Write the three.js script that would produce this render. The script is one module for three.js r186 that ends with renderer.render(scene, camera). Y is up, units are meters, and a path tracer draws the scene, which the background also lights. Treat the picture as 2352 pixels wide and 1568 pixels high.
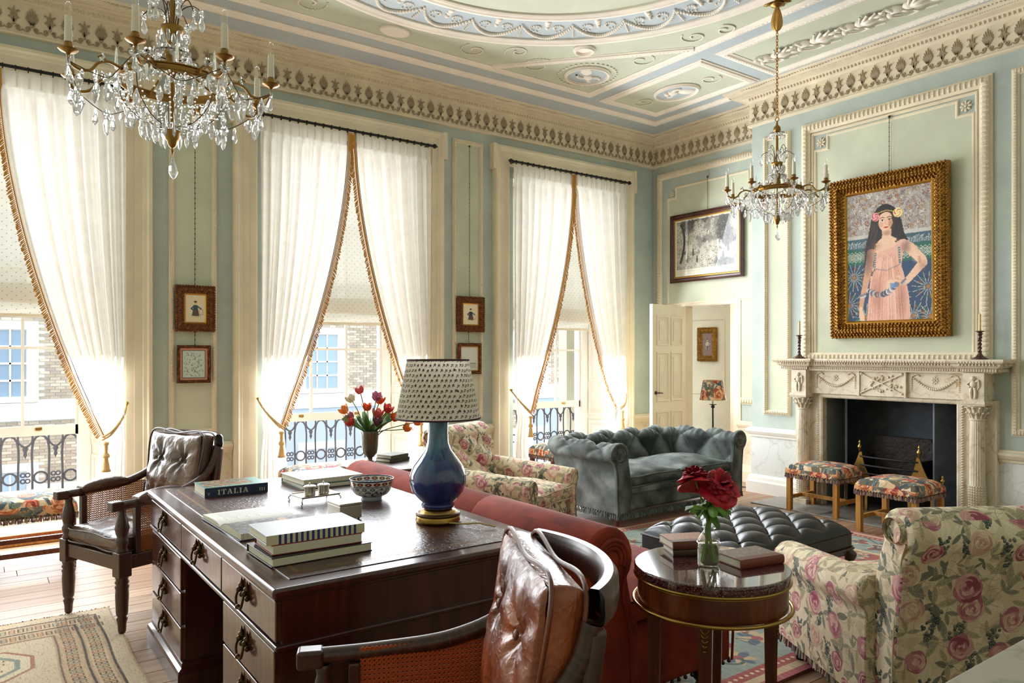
import * as THREE from 'three';
import { RectAreaLightUniformsLib } from 'three/addons/lights/RectAreaLightUniformsLib.js';
import { mergeGeometries, mergeVertices, toCreasedNormals } from 'three/addons/utils/BufferGeometryUtils.js';
import { RoundedBoxGeometry } from 'three/addons/geometries/RoundedBoxGeometry.js';
RectAreaLightUniformsLib.init();

// ---------- camera, sky, daylight, exposure ----------
const scene = new THREE.Scene();
const YAW = 0.62517;
const camera = new THREE.PerspectiveCamera(2 * Math.atan(784 / 1700) * 180 / Math.PI, 1.5, 0.05, 120);
camera.position.set(6.88, 1.48, 7.28);
camera.lookAt(6.88 - Math.cos(YAW), 1.48, 7.28 - Math.sin(YAW));
camera.setViewOffset(2352, 1568, 0, -30, 2352, 1568);
scene.background = new THREE.Color().setRGB(0.86, 0.93, 1.0);
scene.backgroundIntensity = 2.8;
const renderer = new THREE.WebGLRenderer();
renderer.toneMapping = THREE.LinearToneMapping;
renderer.toneMappingExposure = 1.2;
renderer.shadowMap.enabled = true;
const WZ = [7.17, 4.335, 1.5];                     // centres of the three windows along the window wall
for (const z of WZ) {                              // daylight that each tall window and its lit curtains give the room
  const l = new THREE.RectAreaLight(new THREE.Color().setRGB(0.9, 0.955, 1.0), 7.6, 1.7, 3.4);
  l.position.set(0.29, 1.85, z); l.lookAt(3, 0.95, z); l.castShadow = true; scene.add(l);
  const o = new THREE.RectAreaLight(new THREE.Color().setRGB(0.95, 0.975, 1.0), 1.7, 1.3, 3.35); // the sky's light on the backs of the curtains
  o.position.set(-0.2, 1.8, z); o.lookAt(3, 1.8, z); o.castShadow = true; scene.add(o);
}
{ // daylight through the arched window of the next room
  const l = new THREE.RectAreaLight(new THREE.Color().setRGB(0.96, 0.98, 1.0), 22, 1.3, 1.5);
  l.position.set(-0.08, 1.35, -2.5); l.lookAt(-0.08, 1.35, 0); l.castShadow = true; scene.add(l);
}

// ---------- helpers ----------
const PI = Math.PI, { sin, cos, abs, floor, sqrt, min, max, pow, atan2, hypot } = Math;
const V = (x, y, z) => new THREE.Vector3(x, y, z), V2 = (x, y) => new THREE.Vector2(x, y);
function RNG(s) { return () => { s = (s + 0x6d2b79f5) | 0; let t = Math.imul(s ^ (s >>> 15), 1 | s); t = (t + Math.imul(t ^ (t >>> 7), 61 | t)) ^ t; return ((t ^ (t >>> 14)) >>> 0) / 4294967296; }; }
const clamp = (x, a = 0, b = 1) => x < a ? a : x > b ? b : x, lerp = (a, b, t) => a + (b - a) * t, sst = (a, b, x) => { const t = clamp((x - a) / (b - a)); return t * t * (3 - 2 * t); };
const h2 = (x, y, s) => { let n = Math.imul(x, 374761393) + Math.imul(y, 668265263) + Math.imul(s, 974711); n = Math.imul(n ^ (n >>> 13), 1274126177); return ((n ^ (n >>> 16)) >>> 0) / 4294967296; };
function vn(x, y, p, s) { // tileable value noise, period p cells
  const xi = floor(x), yi = floor(y), fx = x - xi, fy = y - yi, u = fx * fx * (3 - 2 * fx), v = fy * fy * (3 - 2 * fy);
  const m = (n) => ((n % p) + p) % p;
  return lerp(lerp(h2(m(xi), m(yi), s), h2(m(xi + 1), m(yi), s), u), lerp(h2(m(xi), m(yi + 1), s), h2(m(xi + 1), m(yi + 1), s), u), v);
}
function fbm(u, v, p, o, s) { let a = 0.5, r = 0, t = 0; for (let i = 0; i < o; i++) { r += a * vn(u * p, v * p, p, s + i); t += a; a *= 0.5; p *= 2; } return r / t; }
function prep(g) { // position, normal, uv only, not indexed
  if (g.index) g = g.toNonIndexed();
  for (const k of Object.keys(g.attributes)) if (!['position', 'normal', 'uv'].includes(k)) g.deleteAttribute(k);
  if (!g.attributes.normal) g.computeVertexNormals();
  if (!g.attributes.uv) g.setAttribute('uv', new THREE.BufferAttribute(new Float32Array(g.attributes.position.count * 2), 2));
  g.morphAttributes = {}; g.clearGroups?.();
  return g;
}
function buv(g) { // uv in metres by the face's own direction
  g = prep(g); const p = g.attributes.position, uv = g.attributes.uv, a = V(), b = V(), c = V(), n = V();
  for (let i = 0; i < p.count; i += 3) {
    a.fromBufferAttribute(p, i); b.fromBufferAttribute(p, i + 1); c.fromBufferAttribute(p, i + 2);
    n.copy(b).sub(a).cross(c.clone().sub(a)); const x = abs(n.x), y = abs(n.y), z = abs(n.z), k = y >= x && y >= z ? 0 : x >= z ? 1 : 2;
    [a, b, c].forEach((q, j) => k === 0 ? uv.setXY(i + j, q.x, q.z) : k === 1 ? uv.setXY(i + j, q.z, q.y) : uv.setXY(i + j, q.x, q.y));
  }
  return g;
}
const M4 = new THREE.Matrix4();
const mv = (g, x = 0, y = 0, z = 0) => g.translate(x, y, z);
const box = (w, h, d, x = 0, y = 0, z = 0) => mv(new THREE.BoxGeometry(w, h, d), x, y, z);
const bb = (x0, x1, y0, y1, z0, z1) => box(x1 - x0, y1 - y0, z1 - z0, (x0 + x1) / 2, (y0 + y1) / 2, (z0 + z1) / 2);
const rb = (w, h, d, r = 0.01, x = 0, y = 0, z = 0, s = 2) => mv(new RoundedBoxGeometry(w, h, d, s, min(r, w / 2.01, h / 2.01, d / 2.01)), x, y, z);
const cyl = (rt, rbt, h, x = 0, y = 0, z = 0, s = 16) => mv(new THREE.CylinderGeometry(rt, rbt, h, s), x, y, z);
const sph = (r, x = 0, y = 0, z = 0, w = 12, h = 8) => mv(new THREE.SphereGeometry(r, w, h), x, y, z);
const lathe = (pts, s = 24) => new THREE.LatheGeometry(pts.map(([r, y]) => V2(max(r, 0.0001), y)), s);
const tor = (R, r, x = 0, y = 0, z = 0, a = 8, b = 24) => mv(new THREE.TorusGeometry(R, r, a, b).rotateX(PI / 2), x, y, z);
const tube = (pts, r, seg = 0, rad = 6, closed = false) => new THREE.TubeGeometry(new THREE.CatmullRomCurve3(pts.map((p) => p.isVector3 ? p : V(...p)), closed, 'centripetal'), seg || pts.length * 4, r, rad, closed);
const bar = (a, b, r, s = 8) => { const A = V(...a), B = V(...b), d = B.clone().sub(A), g = new THREE.CylinderGeometry(r, r, d.length(), s); g.applyQuaternion(new THREE.Quaternion().setFromUnitVectors(V(0, 1, 0), d.normalize())); return mv(g, ...A.add(B).multiplyScalar(0.5).toArray()); };
const shp = (pts) => { const s = new THREE.Shape(); pts.forEach(([x, y], i) => i ? s.lineTo(x, y) : s.moveTo(x, y)); s.closePath(); return s; };
const ext = (s, d, b = 0, seg = 1, cs = 10) => new THREE.ExtrudeGeometry(s, { depth: d, bevelEnabled: b > 0, bevelSize: b, bevelThickness: b, bevelSegments: seg, curveSegments: cs });
// sweep a profile (u outward, v up) round a path lying in a plane with normal N, corners mitred; outward is to the right of travel seen against N
function sweep(prof, path, N, closed = false) {
  const P = path.map((p) => p.isVector3 ? p : V(...p)), n = P.length, m = prof.length, pos = [], uv = [], idx = [];
  const T = (i, j) => P[j].clone().sub(P[i]).normalize(), rows = closed ? n + 1 : n; let L = 0;
  let pl = [0]; for (let k = 1; k < m; k++) pl.push(pl[k - 1] + hypot(prof[k][0] - prof[k - 1][0], prof[k][1] - prof[k - 1][1]));
  for (let r = 0; r < rows; r++) {
    const i = r % n, pr = closed || i > 0 ? (i - 1 + n) % n : -1, nx = closed || i < n - 1 ? (i + 1) % n : -1;
    const t0 = pr >= 0 ? T(pr, i) : T(i, nx), t1 = nx >= 0 ? T(i, nx) : t0, o0 = t0.clone().cross(N).normalize(), o1 = t1.clone().cross(N).normalize();
    const o = o0.clone().add(o1).normalize(); o.multiplyScalar(1 / max(0.25, o.dot(o0)));
    if (r) L += P[i].distanceTo(P[(i - 1 + n) % n]);
    for (let k = 0; k < m; k++) { const q = P[i].clone().addScaledVector(o, prof[k][0]).addScaledVector(N, prof[k][1]); pos.push(q.x, q.y, q.z); uv.push(L, pl[k]); }
  }
  for (let r = 0; r < rows - 1; r++) for (let k = 0; k < m - 1; k++) { const a = r * m + k, b = a + 1, c = a + m, d = c + 1; idx.push(a, c, b, b, c, d); }
  const g = new THREE.BufferGeometry(); g.setAttribute('position', new THREE.Float32BufferAttribute(pos, 3)); g.setAttribute('uv', new THREE.Float32BufferAttribute(uv, 2)); g.setIndex(idx);
  const f = g.toNonIndexed(); f.computeVertexNormals(); return f;
}
// surface from a function of (u,v) in 0..1, smooth normals
function surf(f, nu, nv, su = 1, sv = 1) {
  const pos = [], uv = [], idx = [];
  for (let j = 0; j <= nv; j++) for (let i = 0; i <= nu; i++) { const p = f(i / nu, j / nv); pos.push(p[0], p[1], p[2]); uv.push(p[3] ?? i / nu * su, p[4] ?? j / nv * sv); }
  for (let j = 0; j < nv; j++) for (let i = 0; i < nu; i++) { const a = j * (nu + 1) + i, b = a + 1, c = a + nu + 1, d = c + 1; idx.push(a, b, c, b, d, c); }
  const g = new THREE.BufferGeometry(); g.setAttribute('position', new THREE.Float32BufferAttribute(pos, 3)); g.setAttribute('uv', new THREE.Float32BufferAttribute(uv, 2)); g.setIndex(idx); g.computeVertexNormals();
  return g;
}
const all = (gs) => { gs = (Array.isArray(gs) ? gs : [gs]).filter(Boolean); return gs.length === 1 ? prep(gs[0]) : mergeGeometries(gs.map(prep)); };
const used = new Map();
function numbered(n) { const k = used.get(n) || 0; used.set(n, k + 1); return k ? n + '_' + String(k).padStart(3, '0') : n; }
function obj(name, gs, m, parent = scene) { // one named mesh out of the given geometries
  const o = new THREE.Mesh(all(gs), m); o.name = parent === scene ? numbered(name) : name; o.castShadow = o.receiveShadow = true; parent.add(o); return o;
}
function inst(name, g, m, parent, x = 0, y = 0, z = 0, rx = 0, ry = 0, rz = 0, s = 1) { // shares an already prepared geometry
  const o = new THREE.Mesh(g, m); o.name = name; o.position.set(x, y, z); o.rotation.set(rx, ry, rz); if (s !== 1) o.scale.setScalar(s); o.castShadow = o.receiveShadow = true; parent.add(o); return o;
}
function tag(o, label, category, group) { o.userData.label = label; o.userData.category = category; if (group) o.userData.group = group; return o; }
function thing(name, label, category, [x, y, z] = [0, 0, 0], turn = 0, group) {
  const o = new THREE.Group(); o.name = numbered(name); scene.add(o); o.position.set(x, y, z); o.rotation.y = turn; return tag(o, label, category, group);
}
function struct(name, gs, m, parent = scene, label) { const o = obj(name, gs, m, parent); if (parent === scene) { o.userData.kind = 'structure'; if (label) o.userData.label = label; } return o; }
const stuff = (o) => { o.userData.kind = 'stuff'; return o; };
const flipX = (g) => { g = prep(g).scale(-1, 1, 1); for (const k of ['position', 'normal', 'uv']) { const a = g.attributes[k], n = a.itemSize, r = a.array; for (let i = 0; i < a.count; i += 3) for (let c = 0; c < n; c++) { const t = r[(i + 1) * n + c]; r[(i + 1) * n + c] = r[(i + 2) * n + c]; r[(i + 2) * n + c] = t; } } return g; };
const crease = (g, a = 0.6) => { const q = prep(g); return toCreasedNormals(q, a); };
// ---------- textures ----------
const RGB = (c) => [(c >> 16 & 255) / 255, (c >> 8 & 255) / 255, (c & 255) / 255];
const mixc = (a, b, t) => [lerp(a[0], b[0], t), lerp(a[1], b[1], t), lerp(a[2], b[2], t)];
function fin(t, rx, ry, srgb) { t.wrapS = t.wrapT = THREE.RepeatWrapping; t.magFilter = THREE.LinearFilter; if (srgb) t.colorSpace = THREE.SRGBColorSpace; t.repeat.set(rx, ry); t.needsUpdate = true; return t; }
function tex(n, f, rx = 1, ry = rx, srgb = true, h = n) {
  const d = new Uint8Array(n * h * 4);
  for (let y = 0; y < h; y++) for (let x = 0; x < n; x++) { const c = f(x / n, y / h), o = (y * n + x) * 4; d[o] = clamp(c[0]) * 255; d[o + 1] = clamp(c[1]) * 255; d[o + 2] = clamp(c[2]) * 255; d[o + 3] = 255; }
  return fin(new THREE.DataTexture(d, n, h), rx, ry, srgb);
}
function cv(w, h, draw, rx = 1, ry = rx, srgb = true) { const c = document.createElement('canvas'); c.width = w; c.height = h; const x = c.getContext('2d'); draw(x, w, h); const t = new THREE.CanvasTexture(c); return fin(t, rx, ry, srgb); }
const gray = (n, f, rx = 1, ry = rx) => tex(n, (u, v) => { const k = f(u, v); return [k, k, k]; }, rx, ry, false);
const css = (c, a = 1) => `rgba(${c[0] | 0},${c[1] | 0},${c[2] | 0},${a})`;
const mat = (o) => new THREE.MeshStandardMaterial(o), phy = (o) => new THREE.MeshPhysicalMaterial(o);
const again = (t, rx, ry = rx) => { const c = t.clone(); c.repeat.set(rx, ry); c.needsUpdate = true; return c; };

const tGrain = gray(256, (u, v) => 0.55 * fbm(u, v, 32, 3, 3) + 0.45 * fbm(u, v, 5, 4, 9), 1.3);
function paint(hex, va = 0.05, rx = 0.55) { // old distemper: mottled, a little streaky
  const c = RGB(hex);
  return tex(256, (u, v) => { const a = fbm(u, v, 4, 5, 21) - 0.5, b = fbm(u, v, 24, 3, 5) - 0.5, k = 1 + a * va * 3.2 + b * va * 0.9; return [c[0] * k, c[1] * k * (1 + a * 0.015), c[2] * (k - a * va * 0.8)]; }, rx);
}
const M = {};
M.wall = mat({ map: paint(0xb3bdb5, 0.045), roughness: 0.9, bumpMap: tGrain, bumpScale: 0.0012 });
M.field = mat({ map: paint(0xc6c9b3, 0.04), roughness: 0.9, bumpMap: tGrain, bumpScale: 0.0012 });
M.cream = mat({ map: paint(0xe0d4b8, 0.035), roughness: 0.62, bumpMap: tGrain, bumpScale: 0.0008 });
M.plaster = mat({ map: paint(0xe2d5ba, 0.05), roughness: 0.85, bumpMap: tGrain, bumpScale: 0.0015 });
M.white = mat({ map: paint(0xeeeae0, 0.02), roughness: 0.5 });
M.ceilBlue = mat({ map: paint(0xb5bfc3, 0.03), roughness: 0.9 });
M.ceilGreen = mat({ map: paint(0xc6cab6, 0.03), roughness: 0.9 });
M.ceilCream = mat({ map: paint(0xf0e7da, 0.04), roughness: 0.85 });
M.motif = mat({ map: paint(0xa8977a, 0.08, 4), roughness: 0.8 });
M.orn = mat({ roughness: 0.85, map: paint(0xe9ddc6, 0.05), bumpMap: gray(256, (u, v) => { // running leaf and bead enrichment
  const a = abs(sin(u * PI * 12)), b = abs(sin(v * PI * 8)); return clamp(pow(a, 0.6) * (0.4 + 0.6 * b) + 0.25 * fbm(u, v, 24, 3, 4)); }, 3), bumpScale: 0.012 });
function marbleT(base, vein, s, rx) { const A = RGB(base), B = RGB(vein); return tex(512, (u, v) => {
  const w = fbm(u, v, 4, 5, s), q = abs(((u + v) * 2 + w * 2.2) % 1 - 0.5) * 2, q2 = abs(((u * 2 - v) * 2 + fbm(u, v, 3, 5, s + 9) * 2.6) % 1 - 0.5) * 2;
  const k = pow(1 - q, 9) * 0.55 + pow(1 - q2, 16) * 0.5 + (w - 0.5) * 0.35; return mixc(A, B, clamp(k)); }, rx); }
M.dado = mat({ map: marbleT(0xe0e1dc, 0xbcbfbb, 31, 1.1), roughness: 0.45 });
M.dadoWarm = mat({ map: marbleT(0xd9cdb2, 0xbfa986, 47, 1.1), roughness: 0.5 });
M.stone = mat({ map: marbleT(0xddd1bb, 0xb89c74, 71, 1.6), roughness: 0.5, bumpMap: tGrain, bumpScale: 0.001 });
M.slate = mat({ map: tex(256, (u, v) => { const k = fbm(u, v, 3, 5, 77) * 0.7 + fbm(u, v, 16, 3, 5) * 0.3; return mixc(RGB(0x363b42), RGB(0x666c75), clamp((k - 0.3) * 2)); }, 0.8), roughness: 0.75 });
// woods: grain runs along v
function woodT(dark, light, s, rx, ry, fl = 0) { const A = RGB(dark), B = RGB(light); return tex(512, (u, v) => {
  const w = fbm(u, v * 0.5, 4, 4, s), g = fbm(u, v, 8, 2, s + 3), r = vn(u * 96, v * 6, 96, s + 5), l = 0.5 + 0.5 * sin((u * 7 + w * (3 + fl * 5)) * PI * 2);
  return mixc(A, B, clamp(0.18 + 0.42 * l * (0.4 + g) + 0.35 * (r - 0.4) + 0.25 * (w - 0.5))); }, rx, ry); }
const tMah = woodT(0x300f0c, 0x5c2418, 3, 1.3, 0.7), tFlame = woodT(0x331410, 0x86462a, 17, 1.6, 0.8, 1);
M.mahogany = phy({ map: tMah, roughness: 0.3, clearcoat: 0.6, clearcoatRoughness: 0.12 });
M.flame = phy({ map: tFlame, roughness: 0.28, clearcoat: 0.9, clearcoatRoughness: 0.08 });
M.satin = phy({ map: woodT(0x4c1c0a, 0x8c451c, 29, 1.4, 0.7, 0.5), roughness: 0.34, clearcoat: 0.45, clearcoatRoughness: 0.1 });
M.chairWood = phy({ map: woodT(0x2c1510, 0x5d3320, 41, 3, 1), roughness: 0.36, clearcoat: 0.4, clearcoatRoughness: 0.2 });
M.oak = mat({ map: woodT(0x9a6424, 0xd09a4c, 53, 3, 1), roughness: 0.5 });
M.sillWood = mat({ map: woodT(0x8a4b1e, 0xb06a30, 61, 2, 1), roughness: 0.45 });
M.dark = mat({ color: 0x1c1512, roughness: 0.45 });
const floorMats = [[0x8b6a4e, 0xb8977a], [0x947258, 0xc0a184], [0x816048, 0xac8a6c], [0x8f6a4a, 0xb99170]].map(([a, b], i) => phy({ map: woodT(a, b, 80 + i * 7, 2.4, 0.35), roughness: 0.5, clearcoat: 0.2, clearcoatRoughness: 0.4 }));
// metals, glass
M.gilt = mat({ color: 0xb98a3c, metalness: 1, roughness: 0.34 });
M.giltOld = mat({ map: tex(256, (u, v) => mixc(RGB(0x6a4516), RGB(0xd09a42), clamp(fbm(u, v, 12, 4, 8) * 1.6 - 0.3)), 3), metalness: 0.65, roughness: 0.36 });
M.ormolu = mat({ color: 0x94703a, metalness: 1, roughness: 0.36 });
M.brass = mat({ color: 0xb08d4c, metalness: 1, roughness: 0.28 });
M.bronze = mat({ color: 0x57422a, metalness: 0.9, roughness: 0.42 });
M.silver = mat({ color: 0xc8c2b6, metalness: 1, roughness: 0.3 });
M.iron = mat({ color: 0x20201f, metalness: 0.3, roughness: 0.6 });
M.rail = mat({ color: 0x6c6a72, roughness: 0.6 });
M.crystal = phy({ color: 0xffffff, transmission: 1, thickness: 0.02, roughness: 0.02, ior: 1.55 });
M.glass = phy({ color: 0xffffff, transmission: 1, thickness: 0, roughness: 0.0, ior: 1.45 });
M.pane = phy({ color: 0xf4fbff, transmission: 1, thickness: 0, roughness: 0, ior: 1.4, specularIntensity: 0.6 });
M.candle = mat({ color: 0xe8ddc8, roughness: 0.6 });
M.wax = mat({ color: 0xe3c48c, roughness: 0.5 });
M.paper = mat({ map: tex(128, (u, v) => { const k = 0.86 + 0.14 * vn(u * 2, v * 64, 64, 5); return [0.93 * k, 0.9 * k, 0.82 * k]; }, 1, 8), roughness: 0.9 });
// ---------- the room ----------
const H = 4.31, ZB = 0.48, RX = 8.0, RZ = 8.67, UP = V(0, 1, 0), NX = V(1, 0, 0), NZ = V(0, 0, 1);
const g2 = (gs) => (Array.isArray(gs) ? gs : [gs]).map(buv);
{ // floor: oak boards along z on a slab
  const f = struct('floor', g2(bb(-0.35, RX + 0.3, -0.25, -0.022, -5.2, RZ + 0.3)), M.dark);
  const R = RNG(5), W = 0.155, gs = {};
  for (let i = 0; i * W < RX; i++) {
    let z = -(R() * 1.2);
    while (z < RZ) {
      const L = 2.0 + 0.25 * floor(R() * 5), z1 = min(z + L, RZ), z0 = max(z, 0.0), x = i * W;
      if (z1 - z0 > 0.05) { const k = (z1 - z0).toFixed(2), g = gs[k] ||= prep(buv(rb(W - 0.003, 0.022, z1 - z0 - 0.003, 0.002, 0, 0, 0, 1))); inst('floor_board', g, floorMats[floor(R() * 4)], f, x + W / 2, -0.011, (z0 + z1) / 2); }
      z += L;
    }
  }
  obj('next_room_boards', g2(bb(-0.3, 3.5, -0.02, 0, -5, 0)), floorMats[1], f);
}
const opening = WZ.map((z) => [z - 0.80, z + 0.80]);
{ // window wall: piers, aprons over the windows
  const gs = [], ys = 3.56, zs = [-0.3, ...[...opening].reverse().flat(), RZ + 0.3];
  for (let i = 0; i < zs.length; i += 2) gs.push(bb(-0.55, 0, 0, H, zs[i], zs[i + 1]));
  for (const [a, b] of opening) gs.push(bb(-0.55, 0, ys, H, a, b));
  struct('wall_left', g2(gs), M.wall, scene, 'pale blue-green plastered wall with the three tall windows');
  // end wall with the doorway, chimney breast with the fire opening
  struct('wall_back', g2([bb(-0.55, 0.5, 0, H, -0.14, 0), bb(1.40, 1.95, 0, H, -0.14, 0), bb(0.5, 1.40, 2.13, H, -0.14, 0), bb(1.9, RX, 0, H, -0.14, -0.02),
    bb(1.9, 2.70, 0, H, -0.02, ZB), bb(4.05, 4.87, 0, H, -0.02, ZB), bb(2.70, 4.05, 1.10, H, -0.02, ZB)]), M.wall, scene, 'pale blue-green end wall with doorway and chimney breast');
  struct('wall_right', g2(bb(RX, RX + 0.3, 0, H, -0.3, RZ + 0.3)), M.field);
  struct('wall_front', g2(bb(-0.55, RX + 0.3, 0, H, RZ, RZ + 0.3)), M.field);
}
// moulding profiles (u across, v out of the wall)
const pf = (w, h) => [[-w / 2, 0], [-w / 2, h * 0.35], [-w * 0.36, h * 0.4], [-w * 0.3, h * 0.8], [-w * 0.12, h], [w * 0.16, h], [w * 0.3, h * 0.62], [w * 0.4, h * 0.5], [w / 2, h * 0.4], [w / 2, 0]];
const rectP = (a0, a1, b0, b1, c, ax) => [[a0, b0], [a0, b1], [a1, b1], [a1, b0]].map(([a, b]) => ax === 'z' ? V(a, b, c) : V(c, b, a));
function notch(a0, a1, b0, b1, n) { return [[a0, b0], [a0, b1 - n], [a0 + n, b1 - n], [a0 + n, b1], [a1 - n, b1], [a1 - n, b1 - n], [a1, b1 - n], [a1, b0]]; }
const beadG = prep(new THREE.SphereGeometry(0.5, 6, 5)), leafG = prep(new THREE.SphereGeometry(0.5, 6, 5).scale(1, 1, 0.6));
function beads(name, pts, sx, sy, sz, m, parent, up) { // a row of small carved leaves: too many and small to pick apart
  const im = new THREE.InstancedMesh(beadG, m, pts.length), q = new THREE.Quaternion(), s = V(sx, sy, sz);
  pts.forEach(([p, a], i) => { if (up === 'z') q.setFromAxisAngle(NZ, a); else if (up === 'x') q.setFromAxisAngle(NX, a); else q.setFromAxisAngle(UP, a); im.setMatrixAt(i, M4.compose(p, q, s)); });
  im.name = name; im.castShadow = im.receiveShadow = true; parent.add(im); return stuff(im);
}
const along = (P, step, closed) => { const o = [], n = closed ? P.length : P.length - 1; for (let i = 0; i < n; i++) { const a = P[i], b = P[(i + 1) % P.length], L = a.distanceTo(b), k = max(1, Math.round(L / step)); for (let j = 0; j < k; j++) o.push([a.clone().lerp(b, (j + 0.5) / k), b.clone().sub(a).normalize()]); } return o; };
let trimN = 0;
const trim = (gs, m, label) => { const o = struct('trim_' + (++trimN), gs, m, scene, label); return o; };
// a carved rectangular frame on a wall, with its row of leaves, and the plain field inside
function wallFrame(a0, a1, b0, b1, c, ax, w, h, leaf = true, field = true, own = null) {
  const N = ax === 'z' ? NZ : NX, P = own || rectP(a0 + w / 2, a1 - w / 2, b0 + w / 2, b1 - w / 2, c, ax);
  const t = trim(sweep(pf(w, h), P, N, !own), M.plaster, 'cream moulded panel frame on the wall');
  if (leaf) { const lv = along(P, w * 0.42, !own).map(([p, d]) => [p.addScaledVector(N, h * 0.9), ax === 'z' ? atan2(d.y, d.x) : atan2(-d.z, d.y) + PI / 2]); beads('carved_leaves', lv, w * 0.3, w * 0.62, h * 0.7, M.plaster, t, ax); }
  if (field) obj('panel_field', g2(ax === 'z' ? bb(a0 + w, a1 - w, b0 + w, b1 - w, c, c + 0.004) : bb(c, c + 0.004, b0 + w, b1 - w, a0 + w, a1 - w)), M.field, t);
  return t;
}
function notched(a0, a1, b0, b1, n, c, parent) { // thin fillet with notched corners and the field inside, on a wall facing +z
  const q = notch(a0, a1, b0, b1, n), s = shp(q);
  obj('panel_field', g2(ext(s, 0.004).translate(0, 0, c)), M.field, parent);
  obj('fillet', sweep(pf(0.028, 0.016), q.map(([x, y]) => V(x, y, c)), NZ, true), M.plaster, parent);
}
const rosG = all([sph(0.5, 0, 0, 0.1, 8, 6).scale(0.36, 0.36, 0.3), ...[0, 1, 2, 3, 4, 5, 6, 7].map((k) => sph(0.5, 0, 0, 0, 7, 5).scale(0.3, 0.5, 0.22).translate(0, 0.42, 0).rotateZ(k * PI / 4))]);
// recess panel over the door
{ const t = wallFrame(0.084, 1.83, 0.9, 3.845, 0, 'z', 0.085, 0.04, true, false, [[0.49, 0.94], [0.126, 0.94], [0.126, 3.80], [1.79, 3.80], [1.79, 0.94], [1.41, 0.94]].map(([x, y]) => V(x, y, 0))); notched(0.27, 1.64, 2.13, 3.62, 0.13, 0, t);
  inst('rosette', rosG, M.plaster, t, 0.335, 3.555, 0.01, 0, 0, 0, 0.07); inst('rosette', rosG, M.plaster, t, 1.575, 3.555, 0.01, 0, 0, 0, 0.07);
  obj('panel_field', g2([bb(0.27, 0.5, 0.98, 2.13, 0, 0.004), bb(1.4, 1.64, 0.98, 2.13, 0, 0.004)]), M.field, t); }
// overmantel and side panels of the chimney breast
{ const t = wallFrame(2.505, 4.25, 1.40, 3.80, ZB, 'z', 0.1, 0.05, true, false); notched(2.655, 4.105, 1.42, 3.64, 0.13, ZB, t);
  inst('rosette', rosG, M.plaster, t, 2.715, 3.585, ZB + 0.01, 0, 0, 0, 0.075); inst('rosette', rosG, M.plaster, t, 4.045, 3.585, ZB + 0.01, 0, 0, 0, 0.075);
  obj('inner_fillet', sweep(pf(0.03, 0.02), rectP(2.625, 4.13, 1.40, 3.68, ZB, 'z'), NZ, true), M.plaster, t);
  wallFrame(2.05, 2.375, 0.845, 3.79, ZB, 'z', 0.05, 0.03); wallFrame(4.385, 4.72, 0.82, 3.79, ZB, 'z', 0.06, 0.03); }
for (const z of [5.755, 2.918]) wallFrame(z - 0.197, z + 0.197, 0.785, 3.825, 0, 'x', 0.045, 0.028);
// cornice round the room
const CP = [V(0, 0, RZ), V(0, 0, 0), V(1.9, 0, 0), V(1.9, 0, ZB), V(4.87, 0, ZB), V(4.87, 0, 0), V(RX, 0, 0)];
const atY = (P, y) => P.map((p) => V(p.x, y, p.z));
const cornice = trim(sweep([[0, 3.935], [0.035, 3.94], [0.035, 3.958], [0.02, 3.966], [0.02, 4.19], [0.034, 4.196], [0.04, 4.206], [0.06, 4.214], [0.085, 4.24], [0.085, 4.246], [0.155, 4.248], [0.155, 4.262], [0.175, 4.266], [0.185, 4.286], [0.215, 4.294], [0.225, 4.312]], CP, UP), M.plaster, 'cream plaster cornice and palmette frieze round the room');
{ // egg and dart row, and the little beaded row above it
  const off = (u, y, step) => { const o = []; for (let i = 0; i < 4; i++) { const a = CP[i], b = CP[i + 1], d = b.clone().sub(a).normalize(), n = d.clone().cross(UP), L = a.distanceTo(b), k = Math.round(L / step); for (let j = 0; j < k; j++) o.push([a.clone().addScaledVector(d, (j + 0.5) * L / k).addScaledVector(n, u).setY(y), atan2(n.x, n.z)]); } return o; };
  beads('egg_and_dart', off(0.068, 4.222, 0.036), 0.022, 0.036, 0.03, M.plaster, cornice);
  beads('beaded_row', off(0.168, 4.266, 0.018), 0.011, 0.013, 0.012, M.plaster, cornice);
  beads('cornice_garland', off(0.2, 4.285, 0.03).map(([p, a], i) => [p.setY(4.284 + 0.006 * sin(i * 0.55)), a]), 0.022, 0.014, 0.02, M.plaster, cornice);
}
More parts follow.
